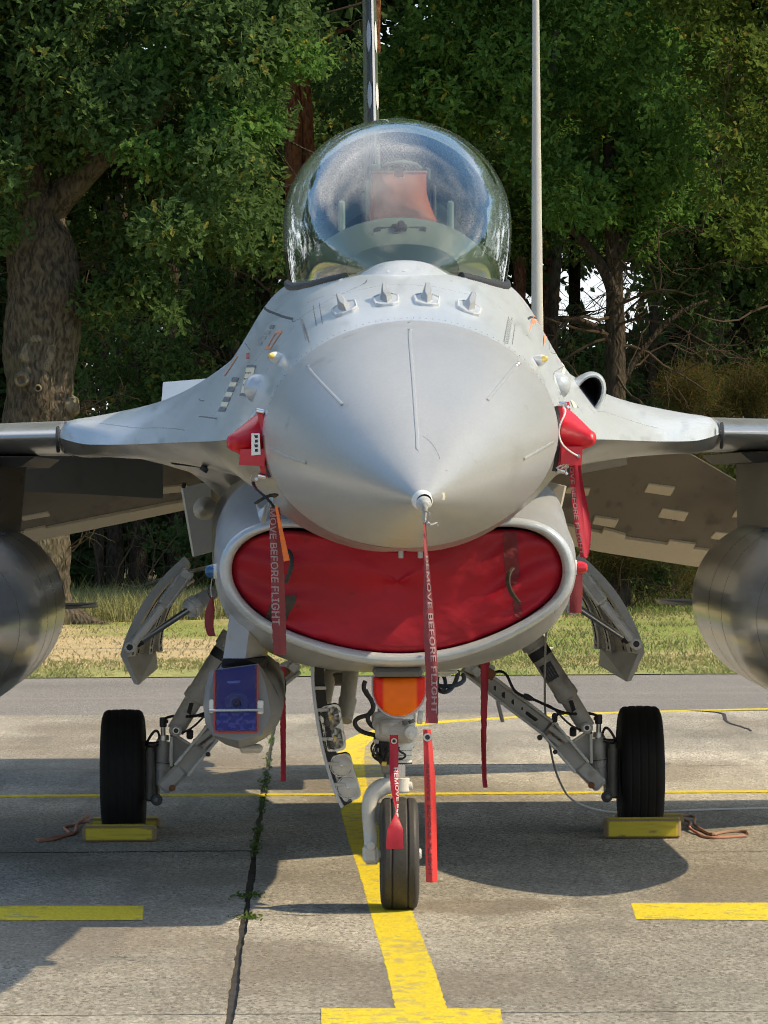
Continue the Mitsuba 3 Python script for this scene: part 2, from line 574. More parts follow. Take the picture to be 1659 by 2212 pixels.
bumped('oak_bark', proc(bark_fn((.135, .112, .082), (.045, .037, .027), (.13, .125, .075))), bark_bump, .05, rough=.9, spec=.15, eps=4e-3)
bumped('dark_bark', proc(bark_fn((.075, .06, .045), (.03, .024, .018), (.09, .08, .06))), bark_bump, .05, rough=.9, spec=.15, eps=4e-3)
bumped('pine_bark', proc(bark_fn((.22, .092, .045), (.085, .035, .02), (.26, .13, .07))), bark_bump, .04, rough=.9, spec=.15, eps=4e-3)
mat('wound_wood', proc(bark_fn((.20, .165, .115), (.095, .075, .05), (.17, .16, .09))), .9)
mat('twig_bark', (.075, .055, .038), .9, spec=.15)
scene['leaf_material'] = {'type': 'principledthin', 'base_color': {'type': 'mesh_attribute', 'name': 'vertex_color'}, 'roughness': .36, 'diff_trans': .95, 'eta': 1.45}
scene['blade_material'] = {'type': 'principledthin', 'base_color': {'type': 'mesh_attribute', 'name': 'vertex_color'}, 'roughness': .7, 'diff_trans': .5, 'eta': 1.3}


# ------------------------------------------------------------------ the setting
def sheet(x0, x1, y0, y1, z):
    return np.array([[x0, y0, z], [x1, y0, z], [x1, y1, z], [x0, y1, z]]), np.array([[0, 1, 2], [0, 2, 3]])


solo('ground', sheet(-1500, 1500, -1500, 1500, -.045), 'soil', 'bare earth under pavement and woodland', 'ground', kind='structure', smooth=False)
solo('wide_apron', sheet(-150, 150, -150, 33.3, -.028), 'concrete', 'weathered concrete apron that reaches out of the picture', 'apron', kind='structure', smooth=False)
apron = thing('apron', 'weathered exposed aggregate concrete apron of large slabs', 'apron', kind='structure')


def joint_x(y):
    return -.472 - .0158 * (y - 14)


rng = np.random.default_rng(5)
ys = [1.8, 8.05, 14.28, 20.5, 26.8, 33.3]
cols = [(-15.4, -10.45), (-10.43, -5.46), (-5.44, -.013), (.013, 5.05), (5.07, 10.05), (10.07, 15.1)]
for yi in range(5):
    for ci, (a, b) in enumerate(cols):
        y0, y1 = ys[yi] + .010, ys[yi + 1] - .010
        n = 90
        yy = np.linspace(y0, y1, n)
        def edge(off, ragged, seed):
            w = (meshkit.fbm(np.stack([yy * 4, yy * 0 + seed, yy * 0], -1), 4) - .5) * ragged
            return joint_x(yy) + off + w
        xl = edge(a, .022 if ci == 3 else .006, 1 + yi)
        xr = edge(b, .022 if ci == 2 else .006, 9 + yi)
        top = np.stack([np.stack([xl, yy, yy * 0], -1), np.stack([xr, yy, yy * 0], -1)], 0)
        lo = top.copy(); lo[..., 2] = -.026
        m = cat(grid(top), grid(np.stack([lo[0], top[0]])), grid(np.stack([top[1], lo[1]])),
                grid(np.stack([lo[:, 0], top[:, 0]])), grid(np.stack([top[:, -1], lo[:, -1]])))
        part(apron, 'slab', m, 'concrete', smooth=20)
yy = np.linspace(1.8, 33.3, 160)
strip = np.stack([np.stack([joint_x(yy) - .05, yy, yy * 0 - .012], -1), np.stack([joint_x(yy) + .05, yy, yy * 0 - .012], -1)])
part(apron, 'joint_filler', grid(strip), 'joint_tar', smooth=False, label='black tar in the wide joint between slabs')
solo('taxiway', sheet(-150, 150, 33.31, 39.9, -.004), 'asphalt', 'dark asphalt strip between the concrete and the grass', 'taxiway', kind='structure', smooth=False)
gx, gy = np.meshgrid(np.linspace(-60, 60, 120), np.linspace(39.85, 60.5, 60), indexing='ij')

gz = .004 + .14 * np.clip((gy - 40) / 14, 0, 1) * meshkit.fbm(np.stack([gx * .5, gy * .5, gx * 0], -1), 3)
solo('verge', grid(np.stack([gx, gy, gz], -1)), 'verge', 'dry mown grass ground between taxiway and wood', 'grass', kind='structure', smooth=True)


def painted(name, uv, label, bsdf='yellow_paint', z=.002, pts=None, seg=1):
    p = np.array([G(u, v) for u, v in uv]) if pts is None else np.asarray(pts, float)
    poly = Polygon(p[:, :2])
    if not poly.is_valid:
        poly = poly.buffer(0)
    m = trimesh.creation.triangulate_polygon(poly, engine='earcut')
    v = np.c_[m[0], np.full(len(m[0]), z)]
    return solo(name, (v, m[1]), bsdf, label, 'marking', kind='structure', smooth=False)


def stripe(name, uv, width, label, bsdf='yellow_paint', n=60, z=.004, rag=.012, seed=0):
    c = smooth_path([G(u, v) for u, v in uv], n)
    t = np.gradient(c, axis=0); t /= np.linalg.norm(t, axis=1, keepdims=True)
    s = np.cross(t, [0, 0, 1])
    w = np.broadcast_to(width, (n,)) / 2
    r1 = (meshkit.fbm(np.stack([c[:, 1] * 40, c[:, 0] * 40, c[:, 0] * 0 + seed], -1), 3) - .5) * rag
    a, b = c - s * (w + r1)[:, None], c + s * (w - r1)[:, None]
    a[:, 2] = b[:, 2] = z
    lo_a, lo_b = a * [1, 1, 0] + [0, 0, -.001], b * [1, 1, 0] + [0, 0, -.001]
    return solo(name, grid(np.stack([lo_a, a, b, lo_b])), bsdf, label, 'marking', kind='structure', smooth=False)


stripe('lead_in_line', [(935, 2290), (914, 2200), (888, 2100), (848, 1980), (822, 1900), (803, 1850), (775, 1765), (762, 1700), (757, 1650), (763, 1608)], .158, 'broad yellow lead in line running under the nose wheel', n=500, z=.002)
stripe('turn_line', [(763, 1612), (790, 1592), (850, 1574), (940, 1561), (1080, 1552), (1300, 1541), (1480, 1536), (1700, 1531)], .16, 'yellow line curving right behind the nose gear', n=300, z=.0035)
stripe('cross_line', [(-40, 1722), (400, 1719), (829, 1717), (1250, 1714), (1700, 1711)], .155, 'thin yellow line straight across the apron under the jet', n=300, z=.005)
painted('stop_bar', [(-60, 1990), (308, 1989), (310, 1958), (-60, 1958)], 'short yellow bar left of the nose wheel')
painted('stop_bar', [(1374, 1987), (1730, 1990), (1730, 1951), (1363, 1952)], 'short yellow bar right of the nose wheel')
painted('stop_bar', [(690, 2300), (1100, 2300), (1081, 2181), (694, 2181)], 'yellow bar crossing the lead in line at the near edge', z=.0035)
stripe('faded_line', [(815, 1720), (800, 1680), (800, 1630), (822, 1600)], .16, 'faded older line beside the lead in line', bsdf='worn_yellow', n=60, z=.001)
# cracks in the asphalt and concrete
stripe('joint_line', [(-40, 1843), (150, 1842), (350, 1840), (556, 1838)], .045, 'thin dark transverse joint left of the nose wheel', bsdf='joint_tar', n=160, z=.001, rag=.06, seed=3)
stripe('joint_line', [(900, 1652), (1100, 1651), (1310, 1650)], .03, 'thin dark transverse joint behind the right gear arm', bsdf='joint_tar', n=120, z=.001, rag=.06, seed=5)
ck = [(1492, 1536), (1530, 1538), (1565, 1546), (1567, 1556), (1582, 1565), (1605, 1572), (1622, 1580)]
stripe('crack', ck, np.linspace(.028, .010, 60), 'branching dark crack near the right main wheel', bsdf='joint_tar', n=60, z=.0055, rag=.02)


# ------------------------------------------------------------------ surfaces that can be addressed by pixel
def proj(w):
    w = np.asarray(w, float)
    u0 = w[..., 0] * F / w[..., 1]
    v0 = HZ - (w[..., 2] - EYE) * F / w[..., 1] - 1106.0
    return np.stack([829.5 + u0 + ROLL * v0, 1106 + v0 - ROLL * u0], -1)


class Surf:
    """A surface fn(a, b) -> jet-frame points with the pixel positions of a grid of its samples."""
    def __init__(self, fn, aa, bb):
        self.fn, self.aa, self.bb = fn, aa, bb
        A, B = np.meshgrid(aa, bb, indexing='ij')
        self.AB = np.stack([A, B], -1).reshape(-1, 2)
        self.pix = proj(W(fn(self.AB[:, 0], self.AB[:, 1])))

    def at(self, u, v):
        """(a, b) of the surface point seen nearest u, v."""
        k = np.argmin(((self.pix - [u, v]) ** 2).sum(1))
        ab = self.AB[k].copy()
        e = np.array([(self.aa[1] - self.aa[0]) * .3, (self.bb[1] - self.bb[0]) * .3])
        for _ in range(6):
            def g(q):
                return proj(W(self.fn(np.array([q[0]]), np.array([q[1]]))))[0]
            p0 = g(ab)
            J = np.stack([(g(ab + [e[0], 0]) - p0) / e[0], (g(ab + [0, e[1]]) - p0) / e[1]], 1)
            if abs(np.linalg.det(J)) < 1e-6:
                break
            step = np.linalg.solve(J, np.array([u, v]) - p0)
            step = np.clip(step, -e * 6, e * 6)
            nab = np.clip(ab + step, [self.aa[0], self.bb[0]], [self.aa[-1], self.bb[-1]])
            if ((g(nab) - [u, v]) ** 2).sum() > ((p0 - [u, v]) ** 2).sum():
                break
            ab = nab
        return ab

    def pt(self, ab, off=0.0):
        ab = np.atleast_2d(ab)
        e = 1e-3
        p = self.fn(ab[:, 0], ab[:, 1])
        n = np.cross(self.fn(ab[:, 0] + e, ab[:, 1]) - p, self.fn(ab[:, 0], ab[:, 1] + e) - p)
        n /= np.linalg.norm(n, axis=1, keepdims=True) + 1e-12
        c = np.array([0, 0, 1.7])
        out = p - c; out[:, 1] = 0
        n *= np.sign((n * out).sum(1, keepdims=True) + 1e-9)
        self.n = n
        return p + n * off

    def quad(self, px, off=.002, n=6):
        """Thin sheet over the four pixel corners."""
        ab = np.array([self.at(*p) for p in px])
        s, t = np.meshgrid(np.linspace(0, 1, n), np.linspace(0, 1, n), indexing='ij')
        s, t = s[..., None], t[..., None]
        q = (1 - s) * (1 - t) * ab[0] + s * (1 - t) * ab[1] + s * t * ab[2] + (1 - s) * t * ab[3]
        return grid(self.pt(q.reshape(-1, 2), off).reshape(n, n, 3))

    def line(self, px, width, off=.0015, n=24, raise_=0.0):
        """Narrow strip along pixel points; raised to a low ridge if raise_ is set."""
        ab = smooth_path(np.array([np.r_[self.at(*p), 0] for p in px]), n)[:, :2]
        c = self.pt(ab, off); nn = self.n.copy()
        t = np.gradient(c, axis=0); t /= np.linalg.norm(t, axis=1, keepdims=True) + 1e-12
        s = np.cross(t, nn); s /= np.linalg.norm(s, axis=1, keepdims=True) + 1e-12
        w = width / 2
        if raise_:
            return grid(np.stack([c - s * w, c - s * w * .5 + nn * raise_, c + s * w * .5 + nn * raise_, c + s * w]))
        return grid(np.stack([c - s * w, c + s * w]))


# ------------------------------------------------------------------ fighter jet: body
jet = thing('fighter_jet', 'grey single engine fighter jet parked nose on with its canopy closed', 'fighter jet')
A0, B0, ZC0, YB, YT, ZT = .477, .37, 1.773, 15.3, 13.1, 1.560


def ell(deg):
    t = math.radians(deg)
    return (A0 * math.cos(t), ZC0 + B0 * math.sin(t))


ST = {  # y: (upper profile from the top centre to the chine, lower profile from the chine to the bottom centre)
    15.30: ([ell(90), ell(70), ell(50), ell(30), ell(12), ell(0)], [ell(-25), ell(-55), ell(-90)]),
    15.90: ([(0, 2.262), (.19, 2.235), (.34, 2.15), (.445, 2.02), (.505, 1.87), (.525, 1.775)], [(.46, 1.60), (.28, 1.44), (0, 1.385)]),
    16.50: ([(0, 2.36), (.20, 2.335), (.355, 2.25), (.475, 2.09), (.55, 1.90), (.59, 1.775)], [(.52, 1.62), (.34, 1.46), (0, 1.38)]),
    17.30: ([(0, 2.40), (.22, 2.395), (.385, 2.34), (.52, 2.15), (.60, 1.93), (.68, 1.775)], [(.60, 1.66), (.40, 1.52), (0, 1.42)]),
    18.00: ([(0, 2.42), (.24, 2.415), (.425, 2.375), (.555, 2.21), (.68, 1.98), (.82, 1.778)], [(.70, 1.705), (.45, 1.58), (0, 1.45)]),
    19.00: ([(0, 2.46), (.24, 2.455), (.43, 2.40), (.60, 2.17), (.80, 1.985), (1.08, 1.78)], [(.85, 1.71), (.5, 1.62), (0, 1.45)]),
    19.45: ([(0, 2.48), (.24, 2.475), (.435, 2.41), (.62, 2.165), (.88, 1.985), (1.10, 1.905), (1.215, 1.85), (1.255, 1.785)], [(1.20, 1.755), (1.0, 1.72), (.55, 1.64), (0, 1.45)]),
    19.80: ([(0, 2.50), (.24, 2.49), (.44, 2.42), (.64, 2.16), (.97, 1.965), (1.25, 1.905), (1.36, 1.885), (1.395, 1.82)], [(1.37, 1.76), (1.2, 1.74), (.6, 1.65), (0, 1.45)]),
    20.30: ([(0, 2.66), (.27, 2.60), (.45, 2.44), (.65, 2.15), (.97, 1.97), (1.25, 1.915), (1.37, 1.89), (1.40, 1.825)], [(1.37, 1.76), (1.2, 1.74), (.6, 1.65), (0, 1.43)]),
    21.50: ([(0, 2.68), (.28, 2.62), (.46, 2.45), (.66, 2.14), (.97, 1.97), (1.42, 1.825)], [(1.1, 1.735), (.8, 1.66), (0, 1.40)]),
    23.40: ([(0, 2.55), (.28, 2.50), (.46, 2.33), (.66, 2.08), (.93, 1.93), (1.38, 1.82)], [(1.1, 1.76), (.8, 1.62), (0, 1.30)]),
    25.00: ([(0, 2.40), (.28, 2.35), (.46, 2.20), (.62, 2.02), (.82, 1.90), (1.08, 1.80)], [(.92, 1.70), (.6, 1.35), (0, 1.20)]),
    26.60: ([(0, 2.20), (.25, 2.15), (.42, 2.02), (.55, 1.90), (.70, 1.83), (.88, 1.77)], [(.70, 1.60), (.45, 1.35), (0, 1.27)]),
}
NU, NL = 41, 21


def resample(pts, n):
    p = np.asarray(pts, float)
    if len(p) >= 7:
        s = np.r_[0, np.cumsum(np.linalg.norm(np.diff(p, axis=0), axis=1))]
        return PchipInterpolator(s / s[-1], p)(np.linspace(0, 1, n))
    s = np.r_[0, np.cumsum(np.linalg.norm(np.diff(p, axis=0), axis=1))]
    return PchipInterpolator(s / s[-1], p)(np.linspace(0, 1, n)) if len(p) < 4 else CubicSpline(s / s[-1], p)(np.linspace(0, 1, n))


YST = np.array(sorted(ST))
UP = PchipInterpolator(YST, np.array([resample(ST[y][0], NU) for y in YST]))
LO = PchipInterpolator(YST, np.array([resample([ST[y][0][-1]] + ST[y][1], NL) for y in YST]))


def fus_top(y, b):
    """Jet-frame point of the upper body; b from -1 (left chine) over 0 (spine) to 1 (right chine)."""
    y, b = np.asarray(y, float), np.asarray(b, float)
    c = UP(np.clip(y, YST[0], YST[-1]))
    w = np.clip(np.abs(b), 0, 1) * (NU - 1)
    i = np.clip(np.floor(w).astype(int), 0, NU - 2)
    t = (w - i)[..., None]
    k = np.arange(len(c))
    xz = c[k, i] * (1 - t) + c[k, i + 1] * t
    return np.stack([xz[:, 0] * np.where(b < 0, -1, 1), y, xz[:, 1]], -1)


ygrid = np.unique(np.r_[np.linspace(15.3, 20.5, 74), np.linspace(20.5, 26.6, 40)])
up, lo = UP(ygrid), LO(ygrid)
half = np.concatenate([lo[:, ::-1], up[:, ::-1][:, 1:]], 1)       # bottom centre -> chine -> top centre
ring = np.concatenate([half, (half * [-1, 1])[:, ::-1][:, 1:-1]], 1)
body = np.stack([ring[..., 0], np.broadcast_to(ygrid[:, None], ring.shape[:2]), ring[..., 1]], -1)
upper_rows = np.r_[NL - 1:NL + NU - 1]
NB = len(half[0]); c0, c1 = NL - 1, ring.shape[1] - (NL - 1)
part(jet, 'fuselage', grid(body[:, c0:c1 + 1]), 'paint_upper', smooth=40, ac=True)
part(jet, 'belly', grid(np.concatenate([body[:, c1:], body[:, :c0 + 1]], 1)), 'belly_shade_paint', smooth=40, ac=True)
TOP = Surf(fus_top, np.linspace(15.3, 20.4, 160), np.linspace(-1, 1, 201))
fus = jet + '__fuselage'


def radome_pt(t, phi):
    t, phi = np.asarray(t, float), np.asarray(phi, float)
    r = 1 - np.clip(1 - t, 0, 1) ** 1.66
    a, b = A0 * r, (A0 * .3 + B0 * .7) * r * (1 - t) ** 2 + B0 * r * (1 - (1 - t) ** 2)
    zc = ZT + (ZC0 - ZT) * (1 - (1 - t) ** 1.62)
    return np.stack([a * np.sin(phi), YT + (YB - YT) * t, zc + b * np.cos(phi)], -1)


tt = np.linspace(0.012, 1, 60) ** 1.25
th = np.linspace(0, 2 * np.pi, 129)[:-1]
TT, TH = np.meshgrid(tt, th, indexing='ij')
rp = radome_pt(TT.ravel(), TH.ravel()).reshape(60, 128, 3)
rad = part(jet, 'radome', cat(grid(rp, close_v=True), cap(rp[0])), 'radome_paint', smooth=True, ac=True)
RAD = Surf(radome_pt, np.linspace(.03, .999, 90), np.linspace(-np.pi, np.pi, 241))
# thin gap ring between radome and body, lightning strips, screws
gap = np.stack([radome_pt(np.full(128, .9995), th) * [1.0005, 1, 1] + [0, k, 0] for k in (-.002, .008)])
part(rad, 'joint_ring', grid(gap, close_v=True), 'line_dark', smooth=True, ac=True)
part(rad, 'lightning_strip', RAD.line([(885, 716), (893, 830), (901, 950), (908, 1052)], 0.012, off=.0005, n=40, raise_=.0025), 'radome_paint', smooth=30, ac=True)
for q in ([(667, 797), (700, 834), (740, 875)], [(1113, 790), (1083, 827), (1053, 865)], [(585, 967), (620, 985), (662, 1000)], [(1195, 955), (1165, 973), (1131, 992)]):
    part(rad, 'lightning_strip', RAD.line(q, .011, off=.0005, raise_=.0025), 'radome_paint', smooth=30, ac=True)
for u, v in ((885, 697), (885, 713), (664, 793), (1117, 788), (1121, 784)):
    p_ = RAD.pt(RAD.at(u, v), 0.0)[0]; n_ = RAD.n[0]
    part(rad, 'screw', lathe([(0, .0), (.004, .0), (.004, .006), (0, .010)], p_ - n_ * .001, n_, 12), 'steel', ac=True)
part(rad, 'scratch', RAD.line([(913, 943), (935, 962), (953, 1000), (967, 1018)], .0022, off=.0006), 'line_dark', ac=True)
part(rad, 'chip', RAD.quad([(955, 1064), (960, 1064), (960, 1080), (955, 1080)], off=.0008, n=3), 'cream_label', ac=True)

# panel lines, screws rows and printed marks on the nose
FAST = []
for q, w in (([(562, 658), (580, 672), (605, 682), (633, 690)], .010), ([(633, 690), (700, 655), (760, 626), (792, 606)], .005), ([(972, 606), (1030, 632), (1110, 675), (1140, 690)], .005),
             ([(1140, 690), (1160, 687), (1172, 682)], .009), ([(500, 772), (522, 762), (541, 757)], .004), ([(1172, 756), (1190, 762), (1203, 768)], .004),
             ([(655, 700), (668, 740)], .004), ([(677, 660), (684, 705)], .003), ([(690, 655), (697, 700)], .003), ([(1112, 700), (1106, 745)], .003), ([(1098, 685), (1088, 740)], .004),
             ([(665, 655), (700, 640)], .003)):
    part(fus, 'panel_line', TOP.line(q, w), 'seal_black' if w >= .009 else 'line_dark', ac=True)
for q in ([(455, 905), (500, 850), (545, 790), (600, 720)], [(640, 700), (600, 760), (560, 840)], [(1130, 700), (1165, 760), (1195, 820)], [(1290, 890), (1350, 905), (1420, 925)], [(215, 915), (300, 925), (400, 930)],
          [(720, 640), (800, 622), (872, 616), (945, 622), (1030, 640)]):
    part(fus, 'panel_line', TOP.line(q, .0025), 'line_dark', ac=True)
for b_ in np.linspace(-.97, .97, 64):
    p_ = fus_top(np.array([15.345]), np.array([b_]))[0]
    FAST.append(lathe([(0, .0024), (.0008, .002), (.001, 0)], p_ + np.array([0, 0, .0005]), np.array([b_, -.3, 1 - abs(b_)]), 6))
part(fus, 'fastener_row', cat(*FAST), 'line_dark', kind='stuff', ac=True)
for q in ([(650, 690), (662, 735)], [(654, 690), (667, 734)], [(1101, 688), (1092, 742)], [(1105, 688), (1096, 742)]):
    dots = []
    for k in range(16):
        s = k / 15
        p_ = TOP.pt(TOP.at(q[0][0] + (q[1][0] - q[0][0]) * s, q[0][1] + (q[1][1] - q[0][1]) * s), .001)[0]; n_ = TOP.n[0]
        dots.append(lathe([(0, .0035), (.0012, .003), (.0015, 0)], p_, n_, 6))
    part(fus, 'screw_row', cat(*dots), 'line_dark', kind='stuff', ac=True)
# stencils: cream label with dark ends, striped plate, orange rescue rectangle, red letters
part(fus, 'stencil_plate', TOP.quad([(533, 795), (552, 795), (540, 850), (521, 849)], n=8), 'cream_label', ac=True, label='cream stencil plate with small lines of print')
part(fus, 'stencil_end', TOP.quad([(535, 789), (555, 790), (553, 795), (534, 794)], off=.003), 'label_dark', ac=True)
part(fus, 'stencil_end', TOP.quad([(520, 850), (538, 852), (535, 857), (518, 855)], off=.003), 'label_dark', ac=True)
for v0_ in (804, 817, 830):
    o = (530 - 540) / 55 * (v0_ - 800)
    for k in range(4):
        part(fus, 'stencil_print', TOP.quad([(532 + o + k * 3.4, v0_), (534.4 + o + k * 3.4, v0_), (534 + o + k * 3.4, v0_ + 4), (531.6 + o + k * 3.4, v0_ + 4)], off=.0035, n=2), 'ink', ac=True)
for k in range(7):
    u_, v_ = 511 - k * 4.6, 815 + k * 10.8
    part(fus, 'stripe_plate', TOP.quad([(u_ - 7, v_), (u_ + 7, v_ + 1), (u_ + 3, v_ + 10), (u_ - 11, v_ + 9)], off=.0025, n=4), 'cream_label' if k % 2 else 'label_dark', ac=True)
for q in ([(607, 714), (612, 716), (580, 756), (575, 753)],):
    pass
for q in ([(598, 716), (611, 714), (609, 721), (598, 722)], [(576, 749), (587, 749), (585, 756), (574, 755)], [(596, 718), (598, 719), (579, 751), (577, 750)], [(609, 716), (611, 717), (586, 754), (584, 753)]):
    part(fus, 'rescue_mark', TOP.quad(q, off=.0025, n=5), 'orange_paint', ac=True)
for q in ([(1142, 717), (1145, 716), (1172, 750), (1169, 751)], [(1148, 722), (1150, 721), (1173, 748), (1171, 749)]):
    part(fus, 'rescue_mark', TOP.quad(q, off=.0025, n=5), 'orange_paint', ac=True)
for v0_ in (763, 770):
    part(fus, 'red_stencil', TOP.quad([(534, v0_), (540, v0_), (538, v0_ + 5), (532, v0_ + 5)], off=.0025, n=3), 'red_mark', ac=True)
for q in ([(512, 770), (515, 770), (487, 812), (484, 812)], [(520, 745), (523, 745), (510, 768), (507, 768)]):
    part(fus, 'red_stencil', TOP.quad(q, off=.0025, n=6), 'orange_paint', ac=True)
for k in range(4):
    u_, v_ = 586 - k * 9, 702 + k * 12
    part(fus, 'grey_stencil', TOP.quad([(u_, v_), (u_ + 9, v_ + 1), (u_ + 5, v_ + 9), (u_ - 4, v_ + 8)], off=.0022, n=3), 'line_dark' if k in (0,) else 'paint_grey', ac=True)
for q in ([(1198, 784), (1207, 785), (1209, 791), (1199, 790)],):
    part(fus, 'stencil_end', TOP.quad(q, off=.003, n=3), 'label_dark', ac=True)
part(fus, 'stencil_plate', TOP.quad([(1199, 791), (1209, 792), (1214, 818), (1206, 818)], off=.003), 'cream_label', ac=True)
part(fus, 'stencil_plate', TOP.quad([(1231, 865), (1237, 867), (1245, 880), (1238, 882)], off=.003), 'cream_label', ac=True)
# shaded grey patch beside the left antenna is its shadow; weather streaks on the strakes
for q in ([(1246, 880), (1256, 890), (1262, 900)], [(1302, 884), (1308, 890), (1314, 897)], [(1270, 877), (1284, 893)], [(430, 900), (470, 905)], [(1205, 858), (1212, 872)], [(430, 862), (436, 866), (442, 866)]):
    part(fus, 'scuff', TOP.line(q, .006), 'line_dark', ac=True)

# antenna blades on base plates ahead of the windscreen
for (u, v), h in (((746, 668), 47), ((835, 650), 46), ((922, 650), 47), ((1012, 667), 45)):
    ab = TOP.at(u, v); c_ = TOP.pt(ab)[0]; n_ = TOP.n[0]
    n_ = n_ / np.linalg.norm(n_)
    fwd = np.array([0, 1, 0]) - n_ * n_[1]; fwd /= np.linalg.norm(fwd)
    sd = np.cross(fwd, n_)
    M = np.stack([sd, fwd, n_])
    pl = Polygon([(-.028, -.085), (-.014, -.105), (.014, -.105), (.028, -.085), (.034, .06), (.016, .10), (-.016, .10), (-.034, .06)]).buffer(.012)
    blade = part(jet, 'antenna_blade', cat(hull(np.array([[x, y, z] for x, y, z in ((-.021, .06, 0), (.021, .06, 0), (0, -.09, 0.0), (-.022, .00, 0), (.022, .00, 0), (-.007, .105, .046), (.007, .105, .046), (-.006, .06, .050), (.006, .06, .050), (-.013, .10, .015), (.013, .10, .015), (-.009, -.01, .034), (.009, -.01, .034), (0, -.05, .026))]) @ M + c_)),
                 'radome_paint', smooth=24, ac=True)
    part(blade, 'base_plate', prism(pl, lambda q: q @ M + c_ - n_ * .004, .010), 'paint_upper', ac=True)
    rim = np.array([[x, y, .007] for x, y in pl.buffer(-.004).exterior.coords[::3]]) @ M + c_
    part(blade, 'sealant', tube(np.vstack([rim, rim[:2]]), .0035, 5, caps=False), 'line_light', ac=True)
# side bumps: small probes with amber lens, blisters, static ports
for side, (u, v), (u2, v2) in ((-1, (604, 776), (553, 838)), (1, (1158, 782), (1207, 832))):
    p_ = TOP.pt(TOP.at(u, v))[0]; n_ = TOP.n[0]
    d_ = np.array([side * .5, -.8, .15]); d_ /= np.linalg.norm(d_)
    k = part(jet, 'side_light', lathe([(-.05, .012), (-.02, .019), (.01, .02), (.032, .015), (.036, .011)], p_ + n_ * .008, d_, 18), 'gear_white', ac=True)
    part(k, 'lens', lathe([(.030, .011), (.044, .010), (.052, .006), (.054, 0)], p_ + n_ * .008, d_, 14), 'glass_amber', ac=True)
    p_ = TOP.pt(TOP.at(u2, v2))[0]; n_ = TOP.n[0]
    v_, f_ = lathe([(-.17, 0), (-.15, .018), (-.08, .040), (0, .052), (.05, .050), (.075, .036), (.085, .018), (.087, 0)], p_ - n_ * .012, [side * .06, -1, .05], 24)
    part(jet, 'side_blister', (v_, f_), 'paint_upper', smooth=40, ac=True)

# ------------------------------------------------------------------ canopy and cockpit
def canopy_prof(y):
    """(half width, top z) of the bubble at y."""
    Y = np.array([16.42, 16.50, 16.65, 16.85, 17.10, 17.45, 17.85, 18.30, 18.80, 19.30, 19.75, 20.15])
    w = np.array([.000, .160, .262, .336, .385, .420, .432, .428, .412, .385, .345, .300])
    z = np.array([2.33, 2.475, 2.62, 2.745, 2.855, 2.955, 2.997, 2.985, 2.935, 2.86, 2.775, 2.69])
    return PchipInterpolator(Y, w)(y), PchipInterpolator(Y, z)(y)


yc = np.r_[np.linspace(0, 1, 26)[:-1] ** 2 * .55 + 16.42, np.linspace(16.97, 20.15, 50)]
wc, zt_ = canopy_prof(yc)
phi = np.linspace(-2.05, 2.05, 81)
zlow = 2.32
rows = []
for y_, w_, z_ in zip(yc, wc, zt_):
    zc_ = z_ - (z_ - zlow) * .61
    b_ = z_ - zc_
    x_ = w_ * np.sin(phi)
    zz = zc_ + np.where(np.abs(phi) < np.pi / 2, b_, b_ * .92) * np.cos(phi)
    # below the widest line the bubble tucks in only a little
    lowm = np.abs(phi) > np.pi / 2
    x_ = np.where(lowm, np.sign(phi) * w_ * (1 - (np.abs(phi) - np.pi / 2) ** 2 * .32), x_)
    zz = np.where(lowm, zc_ - (np.abs(phi) - np.pi / 2) / .479 * (zc_ - zlow), zz)
    rows.append(np.stack([x_, np.full_like(x_, y_), zz], -1))
rows = np.array(rows)
can = thing_key = numbered(jet + '__canopy')
scene[can] = mikit.ply((W(cat(grid(rows))[0]), cat(grid(rows))[1]), 'canopy_glass_material', smooth=True)
labels[can] = {'label': 'smoke tinted bubble canopy reflecting clouds'}
# dark sill seal round the foot of the canopy
foot = []
for s in (-1, 1):
    line = []
    for y_ in np.linspace(16.56, 20.1, 60):
        w_, z_ = canopy_prof(y_)
        bb = np.linspace(0, 1, 200)
        q = fus_top(np.full(200, y_), bb)
        zc_ = z_ - (z_ - zlow) * .61
        wl = w_ * .955
        k = np.argmin(np.abs(q[:, 0] - wl))
        line.append([s * q[k, 0], y_, q[k, 2]])
    foot.append(np.array(line))
for l_ in foot:
    part(can, 'sill_seal', tube(l_ + [0, 0, .002], .016, 10), 'seal_black', ac=True)
# windscreen fairing: low arched collar in front of the glass
arc = []
for q in np.linspace(-1, 1, 41):
    x_ = q * .195
    ztop = 2.395 - .058 * abs(q) ** 2.2
    arc.append([x_, 16.44 + .17 * q * q, ztop])
arc = np.array(arc)
rowsf = []
for k, (dy, dz, sc) in enumerate(((-.20, -.105, 1.25), (-.13, -.055, 1.12), (-.06, -.018, 1.03), (-.015, -.002, 1.0), (.0, .0, 1.0), (.05, -.004, 1.0), (.06, -.05, 1.0))):
    r_ = arc.copy(); r_[:, 0] *= sc; r_[:, 1] += dy; r_[:, 2] += dz
    rowsf.append(r_)
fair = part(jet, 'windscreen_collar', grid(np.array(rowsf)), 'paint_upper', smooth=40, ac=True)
for q in np.linspace(-.85, .85, 7):
    part(fair, 'screw', lathe([(0, .009), (.003, .008), (.0035, 0)], np.array([q * .19, 16.335 + .17 * q * q, 2.352 - .05 * abs(q) ** 2.2]), [0, -.5, .85], 10), 'line_light', ac=True)
for s in (-1, 1):
    part(fair, 'end_lug', rbox([s * .205, 16.55, 2.318], [.05, .09, .035], .01), 'paint_upper', ac=True)

